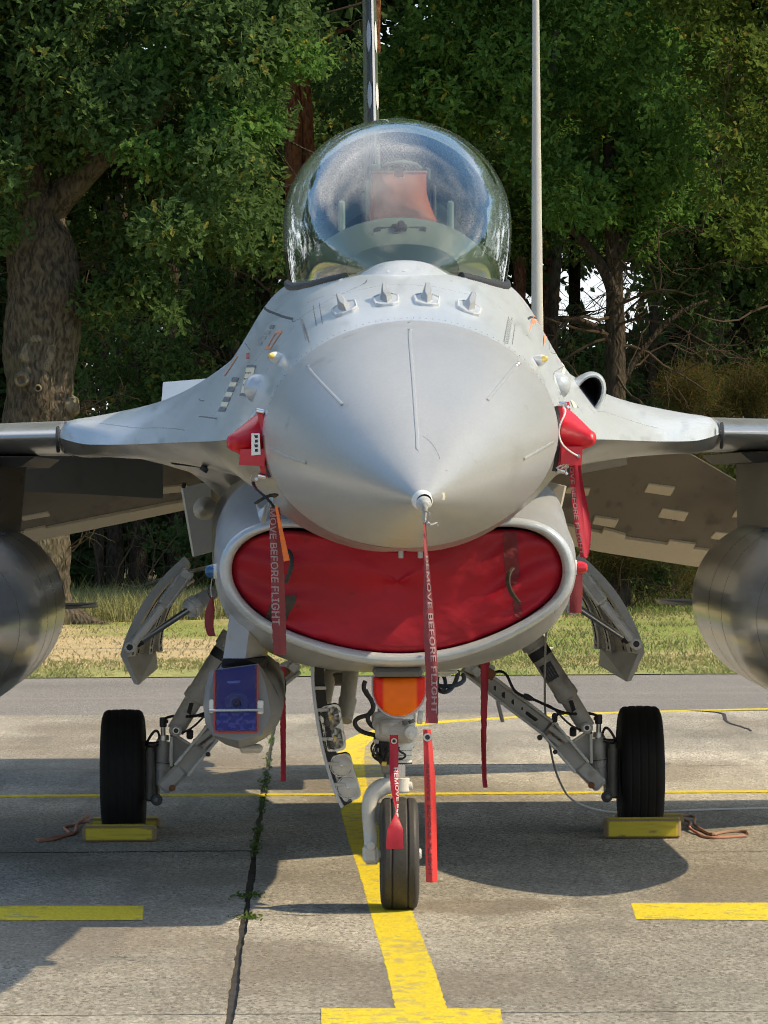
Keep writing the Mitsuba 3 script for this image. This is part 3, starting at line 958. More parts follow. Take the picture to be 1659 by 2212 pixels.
# cockpit under the glass
cp = numbered(jet + '__cockpit')
labels[cp] = {}
del labels[cp]
shroud = []
for k, y_ in enumerate(np.linspace(16.62, 17.5, 16)):
    s = k / 15
    hw = .20 + .15 * s ** .7
    h_ = .10 + .13 * min(1, s * 1.4)
    a_ = np.linspace(0, np.pi, 25)
    shroud.append(np.stack([hw * np.cos(a_), np.full(25, y_), 2.36 + h_ * np.sin(a_) ** .8], -1))
scene[cp] = mikit.ply((W(cat(grid(np.array(shroud)), cap(shroud[-1]), cap(shroud[0], True))[0]), cat(grid(np.array(shroud)), cap(shroud[-1]), cap(shroud[0], True))[1]), 'cockpit_grey_material', smooth=40)


def K(u, v, y):
    return L(u, v, y)


def kbox(u0, v0_, u1, v1, y, d, r=.008):
    a, b = L(u0, v1, y), L(u1, v0_, y)
    return rbox([(a[0] + b[0]) / 2, y + d / 2, (a[2] + b[2]) / 2], [b[0] - a[0], d, b[2] - a[2]], r)


part(cp, 'display_unit', cat(kbox(812, 490, 922, 500, 17.0, .25), kbox(845, 484, 880, 494, 16.95, .10), kbox(795, 500, 822, 532, 17.05, .2), kbox(905, 500, 930, 545, 17.05, .2)), 'seat_dark', ac=True)
part(cp, 'display_unit', kbox(818, 516, 900, 556, 16.92, .25, .02), 'bay_dark', ac=True)
part(cp, 'camera', cat(cyl(L(866, 485, 16.86), L(866, 485, 16.98), .014, 14, bevel=.003), kbox(852, 488, 880, 500, 16.9, .08)), 'black_part', ac=True)
hp = smooth_path([L(812, 520, 16.92), L(828, 536, 16.88), L(820, 525, 16.86), L(850, 510, 16.86), L(895, 512, 16.9), L(915, 518, 16.95)], 40)
part(cp, 'cable', tube(hp, .008, 8), 'hose_black', ac=True)
part(cp, 'cable', tube(smooth_path([L(808, 508, 16.9), L(815, 535, 16.86), L(830, 552, 16.84), L(850, 545, 16.9)], 30), .009, 8), 'cockpit_grey', ac=True)
for u, v in ((815, 500), (912, 502), (800, 512), (925, 512)):
    part(cp, 'knob', cyl(L(u, v, 16.95), L(u, v, 17.0), .014, 12, bevel=.003), 'seat_dark', ac=True)
for (u0, u1, lit) in ((731, 746, -1), (966, 980, 1)):
    part(cp, 'mirror_post', kbox(u0, 434, u1, 500, 18.0, .05), 'rail_pale', ac=True)
part(cp, 'side_console', cat(kbox(700, 545, 780, 600, 17.9, .9), kbox(960, 545, 1040, 600, 17.9, .9)), 'cockpit_grey', ac=True)
ab_ = np.linspace(-1.25, 1.25, 31)
hoop = np.stack([.385 * np.sin(ab_), np.full(31, 19.05), 2.46 + .40 * np.cos(ab_)], -1)
part(cp, 'rear_deck', rbox([0, 19.5, 2.52], [.66, .9, .14], .03), 'cockpit_grey', ac=True)
aft = []
for y_, hw_, zt2 in ((18.75, .02, 2.46), (18.78, .26, 2.72), (18.95, .325, 2.80), (19.4, .315, 2.77), (20.1, .27, 2.66)):
    q_a = np.linspace(0, np.pi, 29)
    aft.append(np.stack([hw_ * np.cos(q_a) * 1.0, np.full(29, y_), 2.42 + (zt2 - 2.42) * np.sin(q_a) ** .75], -1))
part(cp, 'added_backdrop', grid(np.array(aft)), 'seat_dark', smooth=35, ac=True)  # added dark dome, hides the leaves and backs the canopy reflections
seat = part(jet, 'ejection_seat', cat(kbox(812, 378, 928, 620, 18.35, .30, .02), kbox(790, 500, 950, 620, 18.1, .5, .03)), 'seat_dark', ac=True)
part(seat, 'side_rail', kbox(792, 388, 802, 468, 18.3, .30), 'cockpit_pale', ac=True)
part(seat, 'side_rail', kbox(936, 400, 942, 470, 18.3, .30), 'cockpit_grey', ac=True)
for (u0, v0_, u1, v1) in ((800, 355, 822, 385), (918, 362, 930, 392), (830, 350, 842, 372), (893, 350, 905, 370)):
    part(seat, 'fitting', kbox(u0, v0_, u1, v1, 18.4, .15), 'cockpit_grey', ac=True)
part(seat, 'belt', tube(smooth_path([L(828, 360, 18.3), L(860, 352, 18.28), L(895, 356, 18.3), L(910, 366, 18.3)], 20), .008, 8), 'cloth_grey', ac=True)
# red cover over the head rest: a thing of its own
sn, tn = 26, 22
pc = np.zeros((sn, tn, 3))
for i in range(sn):
    for j in range(tn):
        s, t = i / (sn - 1), j / (tn - 1)
        ul = 805 + (-6 * t * (1 - t) * 4 * .3) - 6 * max(0, t - .62) * 2.4 + 14 * max(0, t - .80) * 2
        ur = 921 + 22 * np.clip((t - .3) / .55, 0, 1) ** 1.5 - 14 * max(0, t - .86) * 4
        u = ul + (ur - ul) * s
        v = 373 + 122 * t + 3 * np.sin(s * 6) * t
        bulge = .09 * (1 - (2 * s - 1) ** 4) * (.55 + .45 * np.sin(t * 3.0))
        wr = .012 * (meshkit.fbm(np.array([[s * 5, t * 6, 0.]]), 3)[0] - .5)
        pc[i, j] = L(u, v, 18.3 - bulge - wr)
hc = solo('headrest_cover', cat(grid(pc)), 'seat_red', 'faded red padded cover over the ejection seat headrest inside the canopy', 'cover', smooth=True, ac=True)
part(hc, 'strap', kbox(852, 365, 872, 384, 18.17, .01, .004), 'ribbon_dull', ac=True)
part(hc, 'hem', tube(pc[:, 0] + [0, -.004, 0], .006, 6), 'seat_red', ac=True)
part(hc, 'hem', tube(pc[0] + [0, -.004, 0], .006, 6), 'seat_red', ac=True)

# ------------------------------------------------------------------ air intake
IH = [(0, 1412), (60, 1409), (148, 1391), (220, 1363), (273, 1334), (331, 1293), (361, 1241), (352, 1200), (330, 1169), (292, 1150), (250, 1146), (190, 1150), (135, 1160), (70, 1178), (0, 1184)]
ih = np.array([(dx * 17 / F, EYE - (v - HZ) * 17 / F) for dx, v in IH])
full = np.vstack([ih, (ih * [-1, 1])[::-1][1:-1]])
tck, _ = splprep(np.vstack([full, full[:1]]).T, s=.0006, per=True)
inner = np.array(splev(np.linspace(0, 1, 241)[:-1], tck)).T
INNER = Polygon(inner)
PC = np.array([0.0, 1.26])
PH = np.linspace(0, 2 * np.pi, 241)[:-1]


def polar(poly):
    """Radius of the outline round PC at the angles PH."""
    out = []
    for a in PH:
        r = LineString([PC, PC + 3 * np.array([np.sin(a), np.cos(a)])])
        x = r.intersection(poly.exterior)
        ps = [g for g in getattr(x, 'geoms', [x])]
        out.append(max(Point(PC).distance(g) if g.geom_type == 'Point' else 0 for g in ps))
    return np.array(out)


R_IN, R_MID, R_OUT = polar(INNER), polar(INNER.buffer(.020)), polar(INNER.buffer(.0425))


def lip_y(z):
    return 16.93 - .10 * (z - 1.2)           # the upper lip stands a little ahead of the lower one


def at_r(r, y):
    x, z = PC[0] + r * np.sin(PH), PC[1] + r * np.cos(PH)
    return np.stack([x, np.broadcast_to(y, x.shape), z], -1)


def se(hw, top, bot, e=3.2, zc=None):
    """Super-ellipse outline as radii round PC."""
    zc = (top + bot) / 2 if zc is None else zc
    q = np.linspace(0, 2 * np.pi, 400)
    sx = hw * np.sign(np.sin(q)) * np.abs(np.sin(q)) ** (2 / e)
    cz = np.cos(q)
    sz = np.where(cz > 0, top - zc, zc - bot) * np.sign(cz) * np.abs(cz) ** (2 / e)
    return polar(Polygon(np.stack([sx, zc + sz], -1)))


SB = {17.55: se(.675, 1.60, .915, 2.5, 1.33), 18.3: se(.685, 1.74, .885, 2.7, 1.36), 19.2: se(.70, 1.74, .89, 3.0), 20.5: se(.72, 1.74, .93, 3.4), 22.0: se(.78, 1.72, .98, 3.4), 23.5: se(.72, 1.70, 1.02, 3.0),
      25.0: se(.64, 1.72, 1.10, 2.6), 26.6: se(.55, 1.90, 1.16, 2.0, 1.53), 27.3: se(.47, 1.98, 1.06, 2.0, 1.52)}
zin = PC[1] + R_IN * np.cos(PH)
YL = lip_y(zin)
SR = {16.948: R_OUT, 17.10: polar(INNER.buffer(.055)), **SB}
sy_ = np.array(sorted(SR)); RS = PchipInterpolator(sy_, np.array([SR[k] for k in sy_]))
rows = []
for y_ in np.unique(np.r_[np.linspace(16.948, 18.4, 36), np.linspace(18.4, 27.3, 46)]):
    yy_ = y_ + (YL - 16.93) * np.clip(1 - (y_ - 16.948) / .8, 0, 1)
    rows.append(at_r(RS(y_), yy_))
duct = part(jet, 'air_intake', grid(np.array(rows), close_v=True), 'paint_grey', smooth=40, ac=True, label='wide smile shaped air intake under the nose')
# the rounded lip
lipr = []
for k, a in enumerate(np.linspace(0, 1.25 * np.pi, 16)):
    rr = R_MID + (R_OUT - R_MID if np.cos(a) > 0 else .0225) * np.cos(a)
    lipr.append(at_r(rr, YL + .018 - .034 * np.sin(a)))
lipr.append(at_r(R_IN - .001, YL + .45))
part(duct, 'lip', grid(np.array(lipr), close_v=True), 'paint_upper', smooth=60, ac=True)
# exhaust nozzle
noz = part(jet, 'exhaust_nozzle', lathe([(0, .50), (.3, .50), (.8, .44), (.8, .40), (.4, .42), (.2, .3), (.2, 0)], [0, 26.7, 1.53], [0, 1, .02], 48), 'gear_dark', ac=True)
# splitter probes under the radome
for u in (866, 908):
    part(duct, 'probe', cyl(L(u, 1172, 16.6), L(u, 1206, 16.6), .0095, 14, bevel=.004), 'paint_grey', ac=True)
# side lights of the intake
lb = part(duct, 'position_light', lathe([(0, .030), (.014, .029), (.03, .026)], L(478, 1234, 17.15), [-1, -.12, 0], 20), 'gear_white', ac=True)
part(lb, 'lens', lathe([(.0, .026), (.020, .0255), (.036, .018), (.042, .008), (.043, 0)], L(468, 1234, 17.15), [-1, -.12, 0], 24), 'lens_blue', ac=True, label='blue position light lens')
lr = part(duct, 'position_light', lathe([(0, .030), (.014, .029), (.022, .026)], L(1234, 1226, 17.15), [1, -.12, 0], 20), 'gear_white', ac=True)
part(lr, 'lens', lathe([(.0, .024), (.022, .024), (.040, .016), (.045, .007), (.046, 0)], L(1243, 1226, 17.15), [1, -.12, 0], 24), 'lens_red', ac=True, label='red position light lens')
# padded red cover that plugs the intake
nr = 46
rowsc = []
for k in range(nr):
    s = 1 - k / (nr - 1)
    base = at_r(R_IN * (.998 * s), 0)
    x, z = base[:, 0], base[:, 2]
    q = np.stack([x, z * 1.3, x * 0], -1)
    edge = np.clip((1 - s) / .12, 0, 1)
    wr = (meshkit.fbm(q * [4, 3, 1] + 3, 3, 2) - .5) * .032
    # radiating tucks near the rim and soft folds toward the corners
    tuck = .007 * np.sin(PH * 26 + 4 * np.sin(PH * 5)) * np.exp(-((1 - s) / .12) ** 2) * (np.abs(x) > .25)
    fold = .014 * np.sin((z - .35 * np.abs(x)) * 46 + 2 * np.sin(x * 9)) * np.exp(-((np.abs(x) - .43) / .16) ** 2)
    y = YL + .050 - .040 * np.sqrt(edge * (2 - edge)) + (wr + fold) * np.clip((1 - s) / .08, 0, 1) + tuck
    rowsc.append(np.stack([x, y, z], -1))
rowsc = np.array(rowsc)
cov = solo('intake_cover', cat(grid(rowsc, close_v=True)), 'cover_red', 'big red padded cover filling the air intake under the nose', 'cover', smooth=True, ac=True)


def cov_pt(x, z):
    a = np.arctan2(x - PC[0], z - PC[1]) % (2 * np.pi)
    rr = np.hypot(x - PC[0], z - PC[1])
    j = int(round(a / (2 * np.pi) * 240)) % 240
    s = np.clip(rr / (R_IN[j] * .998), 0, 1)
    k = (1 - s) * (nr - 1)
    k0 = int(min(k, nr - 2)); t = k - k0
    return (rowsc[k0, j] * (1 - t) + rowsc[k0 + 1, j] * t)[1]


def on_cover(uv, off=-.004, n=20):
    """Flat band of cloth over the cover from (u_left, u_right, v) rows."""
    uv = np.array(uv, float)
    t = np.linspace(0, 1, n); t0 = np.linspace(0, 1, len(uv))
    q = np.stack([np.interp(t, t0, uv[:, k]) for k in range(3)], -1)
    out = []
    for ul, ur, v in q:
        row = []
        for s in np.linspace(0, 1, 6):
            p = L(ul + (ur - ul) * s, v, 17.0)
            p[1] = cov_pt(p[0], p[2]) + off
            row.append(p)
        out.append(row)
    return np.array(out)


part(cov, 'strap', grid(on_cover([(1085, 1115, 1148), (1086, 1118, 1200), (1090, 1120, 1240), (1094, 1113, 1262)])), 'cover_strap', smooth=True, ac=True)
part(cov, 'handle', tube(smooth_path([L(1108, 1228, 16.86), L(1099, 1243, 16.84), L(1099, 1265, 16.83), L(1108, 1285, 16.83), L(1121, 1302, 16.84)], 24), .010, 8, flat=.5), 'cover_stain', ac=True)
part(cov, 'strap', grid(on_cover([(1106, 1124, 1300), (1112, 1126, 1335)])), 'cover_strap', smooth=True, ac=True)
part(cov, 'handle', tube(smooth_path([L(622, 1188, 16.86), L(630, 1205, 16.84), L(627, 1232, 16.83), L(617, 1258, 16.84)], 24), .010, 8, flat=.5), 'seal_black', ac=True)
part(cov, 'strap', grid(on_cover([(605, 640, 1284), (612, 640, 1296), (614, 636, 1306), (606, 622, 1330), (590, 618, 1342)])), 'cover_stain', smooth=True, ac=True)
part(cov, 'strap', grid(on_cover([(584, 592, 1306), (577, 592, 1326), (570, 592, 1336), (580, 592, 1348)])), 'cover_stain', smooth=True, ac=True)
for u, v in ((757, 1280), (640, 1308)):
    part(cov, 'stain', grid(on_cover([(u, u + 6, v), (u, u + 5, v + 4)], n=3)), 'cover_strap', smooth=True, ac=True)

# ------------------------------------------------------------------ wings, flaps, tail
def naca(n=24):
    x = (1 - np.cos(np.linspace(0, np.pi, n))) / 2
    t = .5 * (.2969 * np.sqrt(x) - .126 * x - .3516 * x ** 2 + .2843 * x ** 3 - .1036 * x ** 4) / .10
    return x, t          # half thickness relative to full thickness


def wing_panel(stations, x0, x1, n=22, rot=None, pivot=None):
    """Loft between span stations (x, y_le, chord, z, thickness); chord fraction x0..x1."""
    X, H = naca(60)
    xs = np.linspace(0, 1, n)
    xs = x0 + (x1 - x0) * (xs ** 1.8 if x0 == 0 else xs)
    h = np.interp(xs, X, H)
    rr = []
    for (sx, yl, c, z, th) in stations:
        top = np.stack([np.full(n, sx), yl + xs * c, z + h * th], -1)
        bot = np.stack([np.full(n, sx), yl + xs * c, z - h * th * .92 - .0015], -1)
        r = np.vstack([top[::-1], bot[1:] if x0 == 0 else bot])
        if rot is not None:
            pv = np.array([sx, yl + pivot * c, z])
            q = r - pv
            a = math.radians(rot)
            q = np.stack([q[:, 0], q[:, 1] * math.cos(a) + q[:, 2] * math.sin(a), q[:, 2] * math.cos(a) - q[:, 1] * math.sin(a)], -1)
            r = q + pv
        rr.append(r)
    rr = np.array(rr)
    return cat(grid(rr, close_v=True), cap(rr[0]), cap(rr[-1], True))


for s, side in ((-1, 'left'), (1, 'right')):
    root = (1.385, 19.72, 3.68, 1.822, .158)
    mid = (3.0, 21.08, 2.34, 1.815, .105)
    tip = (4.57, 22.40, 1.02, 1.805, .045)
    ws = [(s * a[0],) + a[1:] for a in (root, mid, tip)]
    wg = part(jet, 'wing', wing_panel(ws, .165, .80), 'paint_grey', smooth=40, ac=True)
    part(wg, 'leading_edge_flap', wing_panel([(s * (a[0] + .012 * (k == 0)),) + a[1:] for k, a in enumerate((root, mid, tip))], 0, .16), 'tank_paint', smooth=50, ac=True)
    if s < 0:
        fl = [(s * 1.06, 19.62, 3.80, 1.80, .15), (s * 1.4, 19.72, 3.70, 1.815, .158), (s * 2.9, 21.0, 2.42, 1.815, .105)]
        part(wg, 'drooped_flap', wing_panel(fl, .845, 1.0, rot=24, pivot=.84), 'dark_underside', smooth=30, ac=True, label='dark drooping trailing edge flap')  # dark colour paints in the shadow on this flap
    else:
        fl = [(s * 1.06, 19.62, 3.80, 1.80, .15), (s * 1.4, 19.72, 3.70, 1.815, .158), (s * 2.9, 21.0, 2.42, 1.815, .105)]
        part(wg, 'flap', wing_panel(fl, .805, 1.0, rot=3, pivot=.80), 'paint_grey', smooth=30, ac=True)
    part(wg, 'outer_panel', wing_panel([(s * 2.92, 21.012, 2.402, 1.815, .104), (s * 4.57, 22.40, 1.02, 1.805, .045)], .803, 1.0), 'paint_grey', smooth=30, ac=True)
    # tip rail
    part(wg, 'tip_rail', lathe([(0, 0), (.1, .03), (.3, .04), (1.9, .04), (2.0, 0)], [s * 4.62, 21.6, 1.805], [0, 1, 0], 16), 'paint_grey', ac=True)
    # dark root gap and link at the edge between strake and wing flap
    part(wg, 'root_gap', tube(smooth_path([[s * 1.392, 19.70, 1.86], [s * 1.392, 19.66, 1.82], [s * 1.392, 19.72, 1.76]], 12), .008, 6), 'seal_black', ac=True)
    # under-strake door on the right, gun gas slot and small mast on the left
    if s > 0:
        part(jet, 'strake_panel', plate([L(1238, 1004, 19.9), L(1352, 985, 19.9), L(1356, 1004, 19.95), L(1240, 1026, 19.95)], .5), 'sand_grey', ac=True)
    else:
        part(jet, 'intake_slot', plate([L(362, 990, 19.5), L(372, 1003, 19.5), L(445, 1012, 19.5), L(442, 1003, 19.5)], .01), 'bay_dark', ac=True)
        mst = part(jet, 'short_mast', cyl(L(452, 972, 18.7), L(441, 1012, 18.7), .012, 12), 'seal_black', ac=True)
        part(mst, 'ball', cyl(L(444, 1009, 18.68), L(438, 1018, 18.68), .018, 14, bevel=.004), 'seal_black', ac=True)
        part(jet, 'short_mast', cyl(L(399, 1043, 21), L(396, 1054, 21), .010, 10), 'seal_black', ac=True)
    # ventral fin
    vf = [L(395, 1055, 24.6), L(455, 1040, 24.6), L(460, 1190, 24.6), L(420, 1202, 24.6)]
    vf = [np.array([p[0] * (1 if s < 0 else -1), p[1], p[2]]) for p in vf]
    vv = np.vstack([vf, np.array(vf) + [s * -.03, .9, .0], np.array(vf) + [s * .012, .05, 0], np.array(vf) + [s * .012, .8, 0]])
    part(jet, 'ventral_fin', hull(vv), 'sand_grey', smooth=False, ac=True)
    # fairing bump by the fin root
    part(jet, 'actuator_fairing', lathe([(0, 0), (.05, .035), (.2, .06), (.5, .055), (.8, 0)], np.array([s * .86, 23.6, 1.50]), [0, 1, 0], 20), 'sand_grey', ac=True)
    # open speed brake beside the nozzle
    sb = np.array([[s * 1.17, 26.15, 2.08], [s * 1.17, 26.45, 2.20], [s * .72, 26.45, 2.235], [s * .72, 26.15, 1.98], [s * 1.17, 25.9, 1.96]])
    part(jet, 'speed_brake', hull(np.vstack([sb, sb + [0, .05, -.04]])), 'gear_white', smooth=False, ac=True)
    part(jet, 'brake_arm', rbox([s * 1.14, 26.2, 2.02], [.03, .1, .12], .006), 'label_dark', ac=True)

# tailplanes
for s, pitch, zr in ((-1, 14.0, 1.50), (1, 23.0, 1.33)):
    cth, sth = math.cos(math.radians(pitch)), math.sin(math.radians(pitch))
    an = math.tan(math.radians(11))

    def stab(x, c):
        """x = span, c = chord position measured forward from the trailing edge."""
        return np.array([s * x, 26.8 - c * cth, zr + c * sth - (x - 1.0) * an])
    chord = lambda x: 2.15 - (x - .95) * .86
    n1, n2 = 12, 16
    top, bot = [], []
    for x in np.linspace(.95, 2.78, n1):
        c = np.linspace(0, chord(x), n2)
        th_ = .045 * np.sin(np.pi * np.clip(c / chord(x), .0, 1)) ** .7
        pts = np.array([stab(x, q) for q in c])
        nrm = np.array([0, sth, cth])
        top.append(pts + nrm * th_[:, None] * .5 + nrm * .002); bot.append(pts - nrm * th_[:, None] * .5 - nrm * .002)
    rr = np.concatenate([np.array(top), np.array(bot)[:, ::-1]], 1)
    sk = part(jet, 'tailplane', cat(grid(rr, close_v=True), cap(rr[0]), cap(rr[-1])), 'stab_brown', smooth=40, ac=True, label='left tailplane' if s < 0 else 'brown tailplane with tan patches, pitched nose up')

    def patch(px, name='patch', bs='stab_tan'):
        # place each patch on the underside plane through its pixels
        out = []
        nrm = np.cross(stab(2, .5) - stab(1, .5), stab(1, 1.5) - stab(1, .5)); nrm /= np.linalg.norm(nrm)
        o = stab(1.5, .8)
        for u, v in px:
            a_, b_ = L(u, v, 25.0), L(u, v, 27.0)
            k = ((o - a_) @ nrm) / ((b_ - a_) @ nrm)
            p = a_ + (b_ - a_) * k
            out.append(p - np.array([0, sth, cth]) * .032)
        out = np.array(out)
        return part(sk, name, hull(np.vstack([out, out + np.array([0, sth, cth]) * .02])), bs, smooth=False, ac=True)
    if s > 0:
        for px in ([(1402, 1035), (1459, 1043), (1449, 1060), (1393, 1052)], [(1432, 1088), (1488, 1097), (1478, 1115), (1422, 1106)], [(1286, 1106), (1336, 1113), (1328, 1129), (1280, 1121)],
                   [(1229, 1042), (1276, 1044), (1271, 1060), (1218, 1053)], [(1592, 1092), (1640, 1088), (1630, 1106), (1582, 1106)], [(1447, 1158), (1503, 1165), (1494, 1179), (1439, 1169)],
                   [(1546, 1139), (1580, 1143), (1560, 1156), (1535, 1152)], [(1305, 1133), (1352, 1146), (1346, 1160), (1295, 1150)]):
            patch(px)
        patch([(1222, 1124), (1300, 1142), (1300, 1182), (1222, 1166)], 'edge_band'); patch([(1300, 1146), (1540, 1180), (1535, 1218), (1300, 1182)], 'edge_band')
    else:
        for px in ([(46, 1106), (105, 1095), (110, 1103), (52, 1113)], [(56, 1135), (100, 1127), (100, 1133), (50, 1142)], [(345, 1042), (405, 1036), (405, 1050), (345, 1056)]):
            patch(px)
        patch([(20, 1146), (420, 1068), (420, 1086), (20, 1170)], 'edge_band')

# fin: swept plate with painted tiger-like flashes and a highlight on its leading edge
fz = np.linspace(2.25, 5.0, 30)
fy = 23.3 + (fz - 2.25) * 1.08
fr = []
hx = np.array([0, .012, .022, .034, .044, .045, .03, 0])
hy = np.array([0, .02, .10, .30, .70, 1.4, 2.0, 2.45])
for z_, y_ in zip(fz, fy):
    sc = 1 - (z_ - 2.25) / 2.75 * .52
    k = 1 - (z_ - 2.25) / 2.75 * .25
    a = np.stack([hx * k, y_ + hy * sc, np.full(8, z_)], -1)
    b = a[::-1][1:-1] * [-1, 1, 1]
    fr.append(np.vstack([a, b]))
fr = np.array(fr)
fin = part(jet, 'fin', cat(grid(fr, close_v=True), cap(fr[-1]), cap(fr[0], True)), 'fin_green', smooth=30, ac=True, label='tall dark green fin with black and white flashes')


def fin_strip(x0, x1, z0, z1, bs, pts=None):
    """Flash or painted highlight on the fin's front: bands at half-widths x0..x1 of the leading edge between heights."""
    zz = np.linspace(z0, z1, 14)
    o = []
    for z_ in zz:
        k = 1 - (z_ - 2.25) / 2.75 * .25
        sc = 1 - (z_ - 2.25) / 2.75 * .52
        f = (z_ - z0) / (z1 - z0)
        tp = 1 if pts is None else np.interp(f, np.linspace(0, 1, len(pts)), pts)
        mid_ = (x0 + x1) / 2
        row = []
        for x in np.linspace(mid_ + (x0 - mid_) * tp, mid_ + (x1 - mid_) * tp, 5):
            yy_ = np.interp(abs(x), hx[:6], hy[:6]) * sc + 23.3 + (z_ - 2.25) * 1.08
            nn = np.array([x * 30, -1, .6]); nn /= np.linalg.norm(nn)
            row.append(np.array([x * k, yy_, z_]) + nn * (.004 if bs in ('fin_black',) else .006))
        o.append(row)
    return part(fin, 'flash_and_highlight', grid(np.array(o)), bs, smooth=40, ac=True)


fin_strip(-.030, -.002, 2.6, 5.0, 'fin_black')
fin_strip(.002, .015, 2.6, 5.0, 'fin_grey')  # grey band paints the highlight along the leading edge
for a_, b_ in ((3.20, 3.42), (3.595, 3.755), (3.93, 4.12), (4.3, 4.5)):
    fin_strip(-.0265, -.005, a_, b_, 'fin_grey', [.1, .8, 1, 1, .8, .1])
    fin_strip(.017, .034, a_, b_, 'fin_white', [.1, .8, 1, 1, .8, .1])

# gun port on the right strake
gc = L(1268, 854, 18.38)
gax = np.array([.03, -1, .10])
gx_ = gc
prof = np.linspace(0, 2 * np.pi, 49)[:-1]
ca, sa = math.cos(math.radians(-27)), math.sin(math.radians(-27))
def gring(rx, rz, dy, dx=0, dz=0):
    ex, ez = rx * np.cos(prof), rz * np.sin(prof)
    return np.stack([gc[0] + dx + ex * ca - ez * sa, np.full(48, gc[1] + dy), gc[2] + dz + ex * sa + ez * ca], -1)
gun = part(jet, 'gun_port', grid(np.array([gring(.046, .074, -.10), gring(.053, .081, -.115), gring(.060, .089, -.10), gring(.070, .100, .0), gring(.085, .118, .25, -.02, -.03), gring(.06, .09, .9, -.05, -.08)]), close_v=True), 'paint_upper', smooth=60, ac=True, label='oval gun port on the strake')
part(gun, 'bore', cat(grid(np.array([gring(.046, .074, -.10), gring(.044, .070, .35)]), close_v=True), cap(gring(.044, .070, .35))), 'bay_dark', smooth=40, ac=True)
part(gun, 'muzzle', cat(cyl(gc + [-.008, .20, .02], gc + [-.008, .34, .02], .018, 16), cyl(gc + [.012, .2, -.03], gc + [.012, .34, -.03], .018, 16)), 'seal_black', ac=True)

# ------------------------------------------------------------------ wing tanks and pylons
for s in (-1, 1):
    R, xc, zc = .385, s * 1.83, 1.045
    yo = np.r_[np.linspace(0, 1, 24) ** 1.5 * 1.55, np.linspace(1.6, 3.4, 8), np.linspace(3.5, 5.3, 18)]
    def trad(y):
        return R * np.interp(y, [0, .03, .12, .3, .55, .9, 1.3, 1.7, 3.3, 4.0, 4.7, 5.3], [0, .09, .25, .44, .62, .80, .94, 1.0, 1.0, .93, .70, .30])
    yo = np.linspace(0, 5.3, 90)
    rr_ = PchipInterpolator([0, .03, .12, .3, .55, .9, 1.3, 1.75, 3.3, 4.0, 4.7, 5.3], np.array([0, .09, .25, .44, .62, .80, .94, 1.0, 1.0, .93, .70, .30]) * R)(yo)
    tk = thing('fuel_tank', f'grey external fuel tank under the wing at the {"left" if s < 0 else "right"} edge of the picture', 'fuel tank', 'fuel tanks under the wings')
    scene[tk] = mikit.ply((W(lathe(np.c_[yo, rr_], [xc, 18.05, zc], [0, 1, .006], 96)[0]), lathe(np.c_[yo, rr_], [xc, 18.05, zc], [0, 1, .006], 96)[1]), 'tank_paint_material', smooth=40)
    for yb in (1.05, 2.1, 2.75):
        r_ = float(np.interp(yb, yo, rr_))
        part(tk, 'seam', lathe([(yb - .004, r_ - .001), (yb - .002, r_ + .0008), (yb + .004, r_ + .0008), (yb + .006, r_ - .001)], [xc, 18.05, zc], [0, 1, .006], 96), 'gear_dark', ac=True)
    fq = np.array([[0, 0], [.30, .13], [.52, .13], [.50, 0]])
    for d in ((-s, 0, 0), (s, 0, 0)):
        d = np.array(d, float)
        b0 = np.array([xc, 22.1, zc]) + d * .33
        q = np.array([b0 + np.array([0, a, 0]) + d * b * 1.2 for a, b in fq])
        o = np.cross(d, [0, 1, 0]) * .010
        part(tk, 'tail_fin', hull(np.vstack([q + o, q - o, (q[0] + q[1]) / 2 + [0, -.02, 0]])), 'paint_grey', smooth=False, ac=True)
    for k in range(3):
        part(tk, 'access_plate', rbox([xc - s * .14, 19.75 + k * .33, zc + .363], [.10, .06, .012], .004), 'line_dark', ac=True)
    py = part(jet, 'pylon', cat(hull(np.array([[xc + a * w, y, z] for a in (-1, 1) for w, y, z in ((.0, 19.45, 1.62), (.10, 19.65, 1.74), (.155, 20.2, 1.74), (.155, 22.2, 1.75), (0, 22.9, 1.75), (.0, 19.55, 1.38), (.11, 19.75, 1.36), (.15, 20.3, 1.36), (.15, 22.0, 1.36), (0, 22.6, 1.4))]))),
              'sand_grey' if s > 0 else 'stab_brown', smooth=35, ac=True)
    part(py, 'dark_box', hull(np.array([[xc + a * w, y, z] for a in (-1, 1) for w, y, z in ((.30, 20.35, 1.742), (.25, 20.3, 1.70), (.30, 22.4, 1.742), (.25, 22.4, 1.70))])), 'dark_underside', smooth=False, ac=True)  # flat dark box between wing and pylon top
    part(py, 'bolt', lathe([(0, .012), (.004, .010), (.005, 0)], [xc - s * .155, 20.4, 1.56], [-s, -.3, 0], 10), 'seal_black', ac=True)

# ------------------------------------------------------------------ wheels
def tyre(c, R, w, rim, grooves=(), flat=0.0, sides=96):
    """Tyre round the x axis: (x offset, radius) profile, squashed a little where it stands."""
    h = w / 2
    p = [(-h * .80, rim), (-h * .94, rim + (R - rim) * .25), (-h, rim + (R - rim) * .5), (-h * .97, rim + (R - rim) * .72), (-h * .88, R * .955), (-h * .76, R * .985)]
    xs = np.linspace(-h * .68, h * .68, 41)
    for x in xs:
        r = R - .006 * (x / h) ** 2
        for g in grooves:
            r -= (.007 if R < .25 else .004) * math.exp(-((x - g) / .0028) ** 2)
        p.append((x, r))
    p += [(-a, b) for a, b in p[:6]][::-1]
    v, f = lathe(p, c, [1, 0, 0], sides)
    v[:, 2] = np.maximum(v[:, 2], .002)
    return v, f


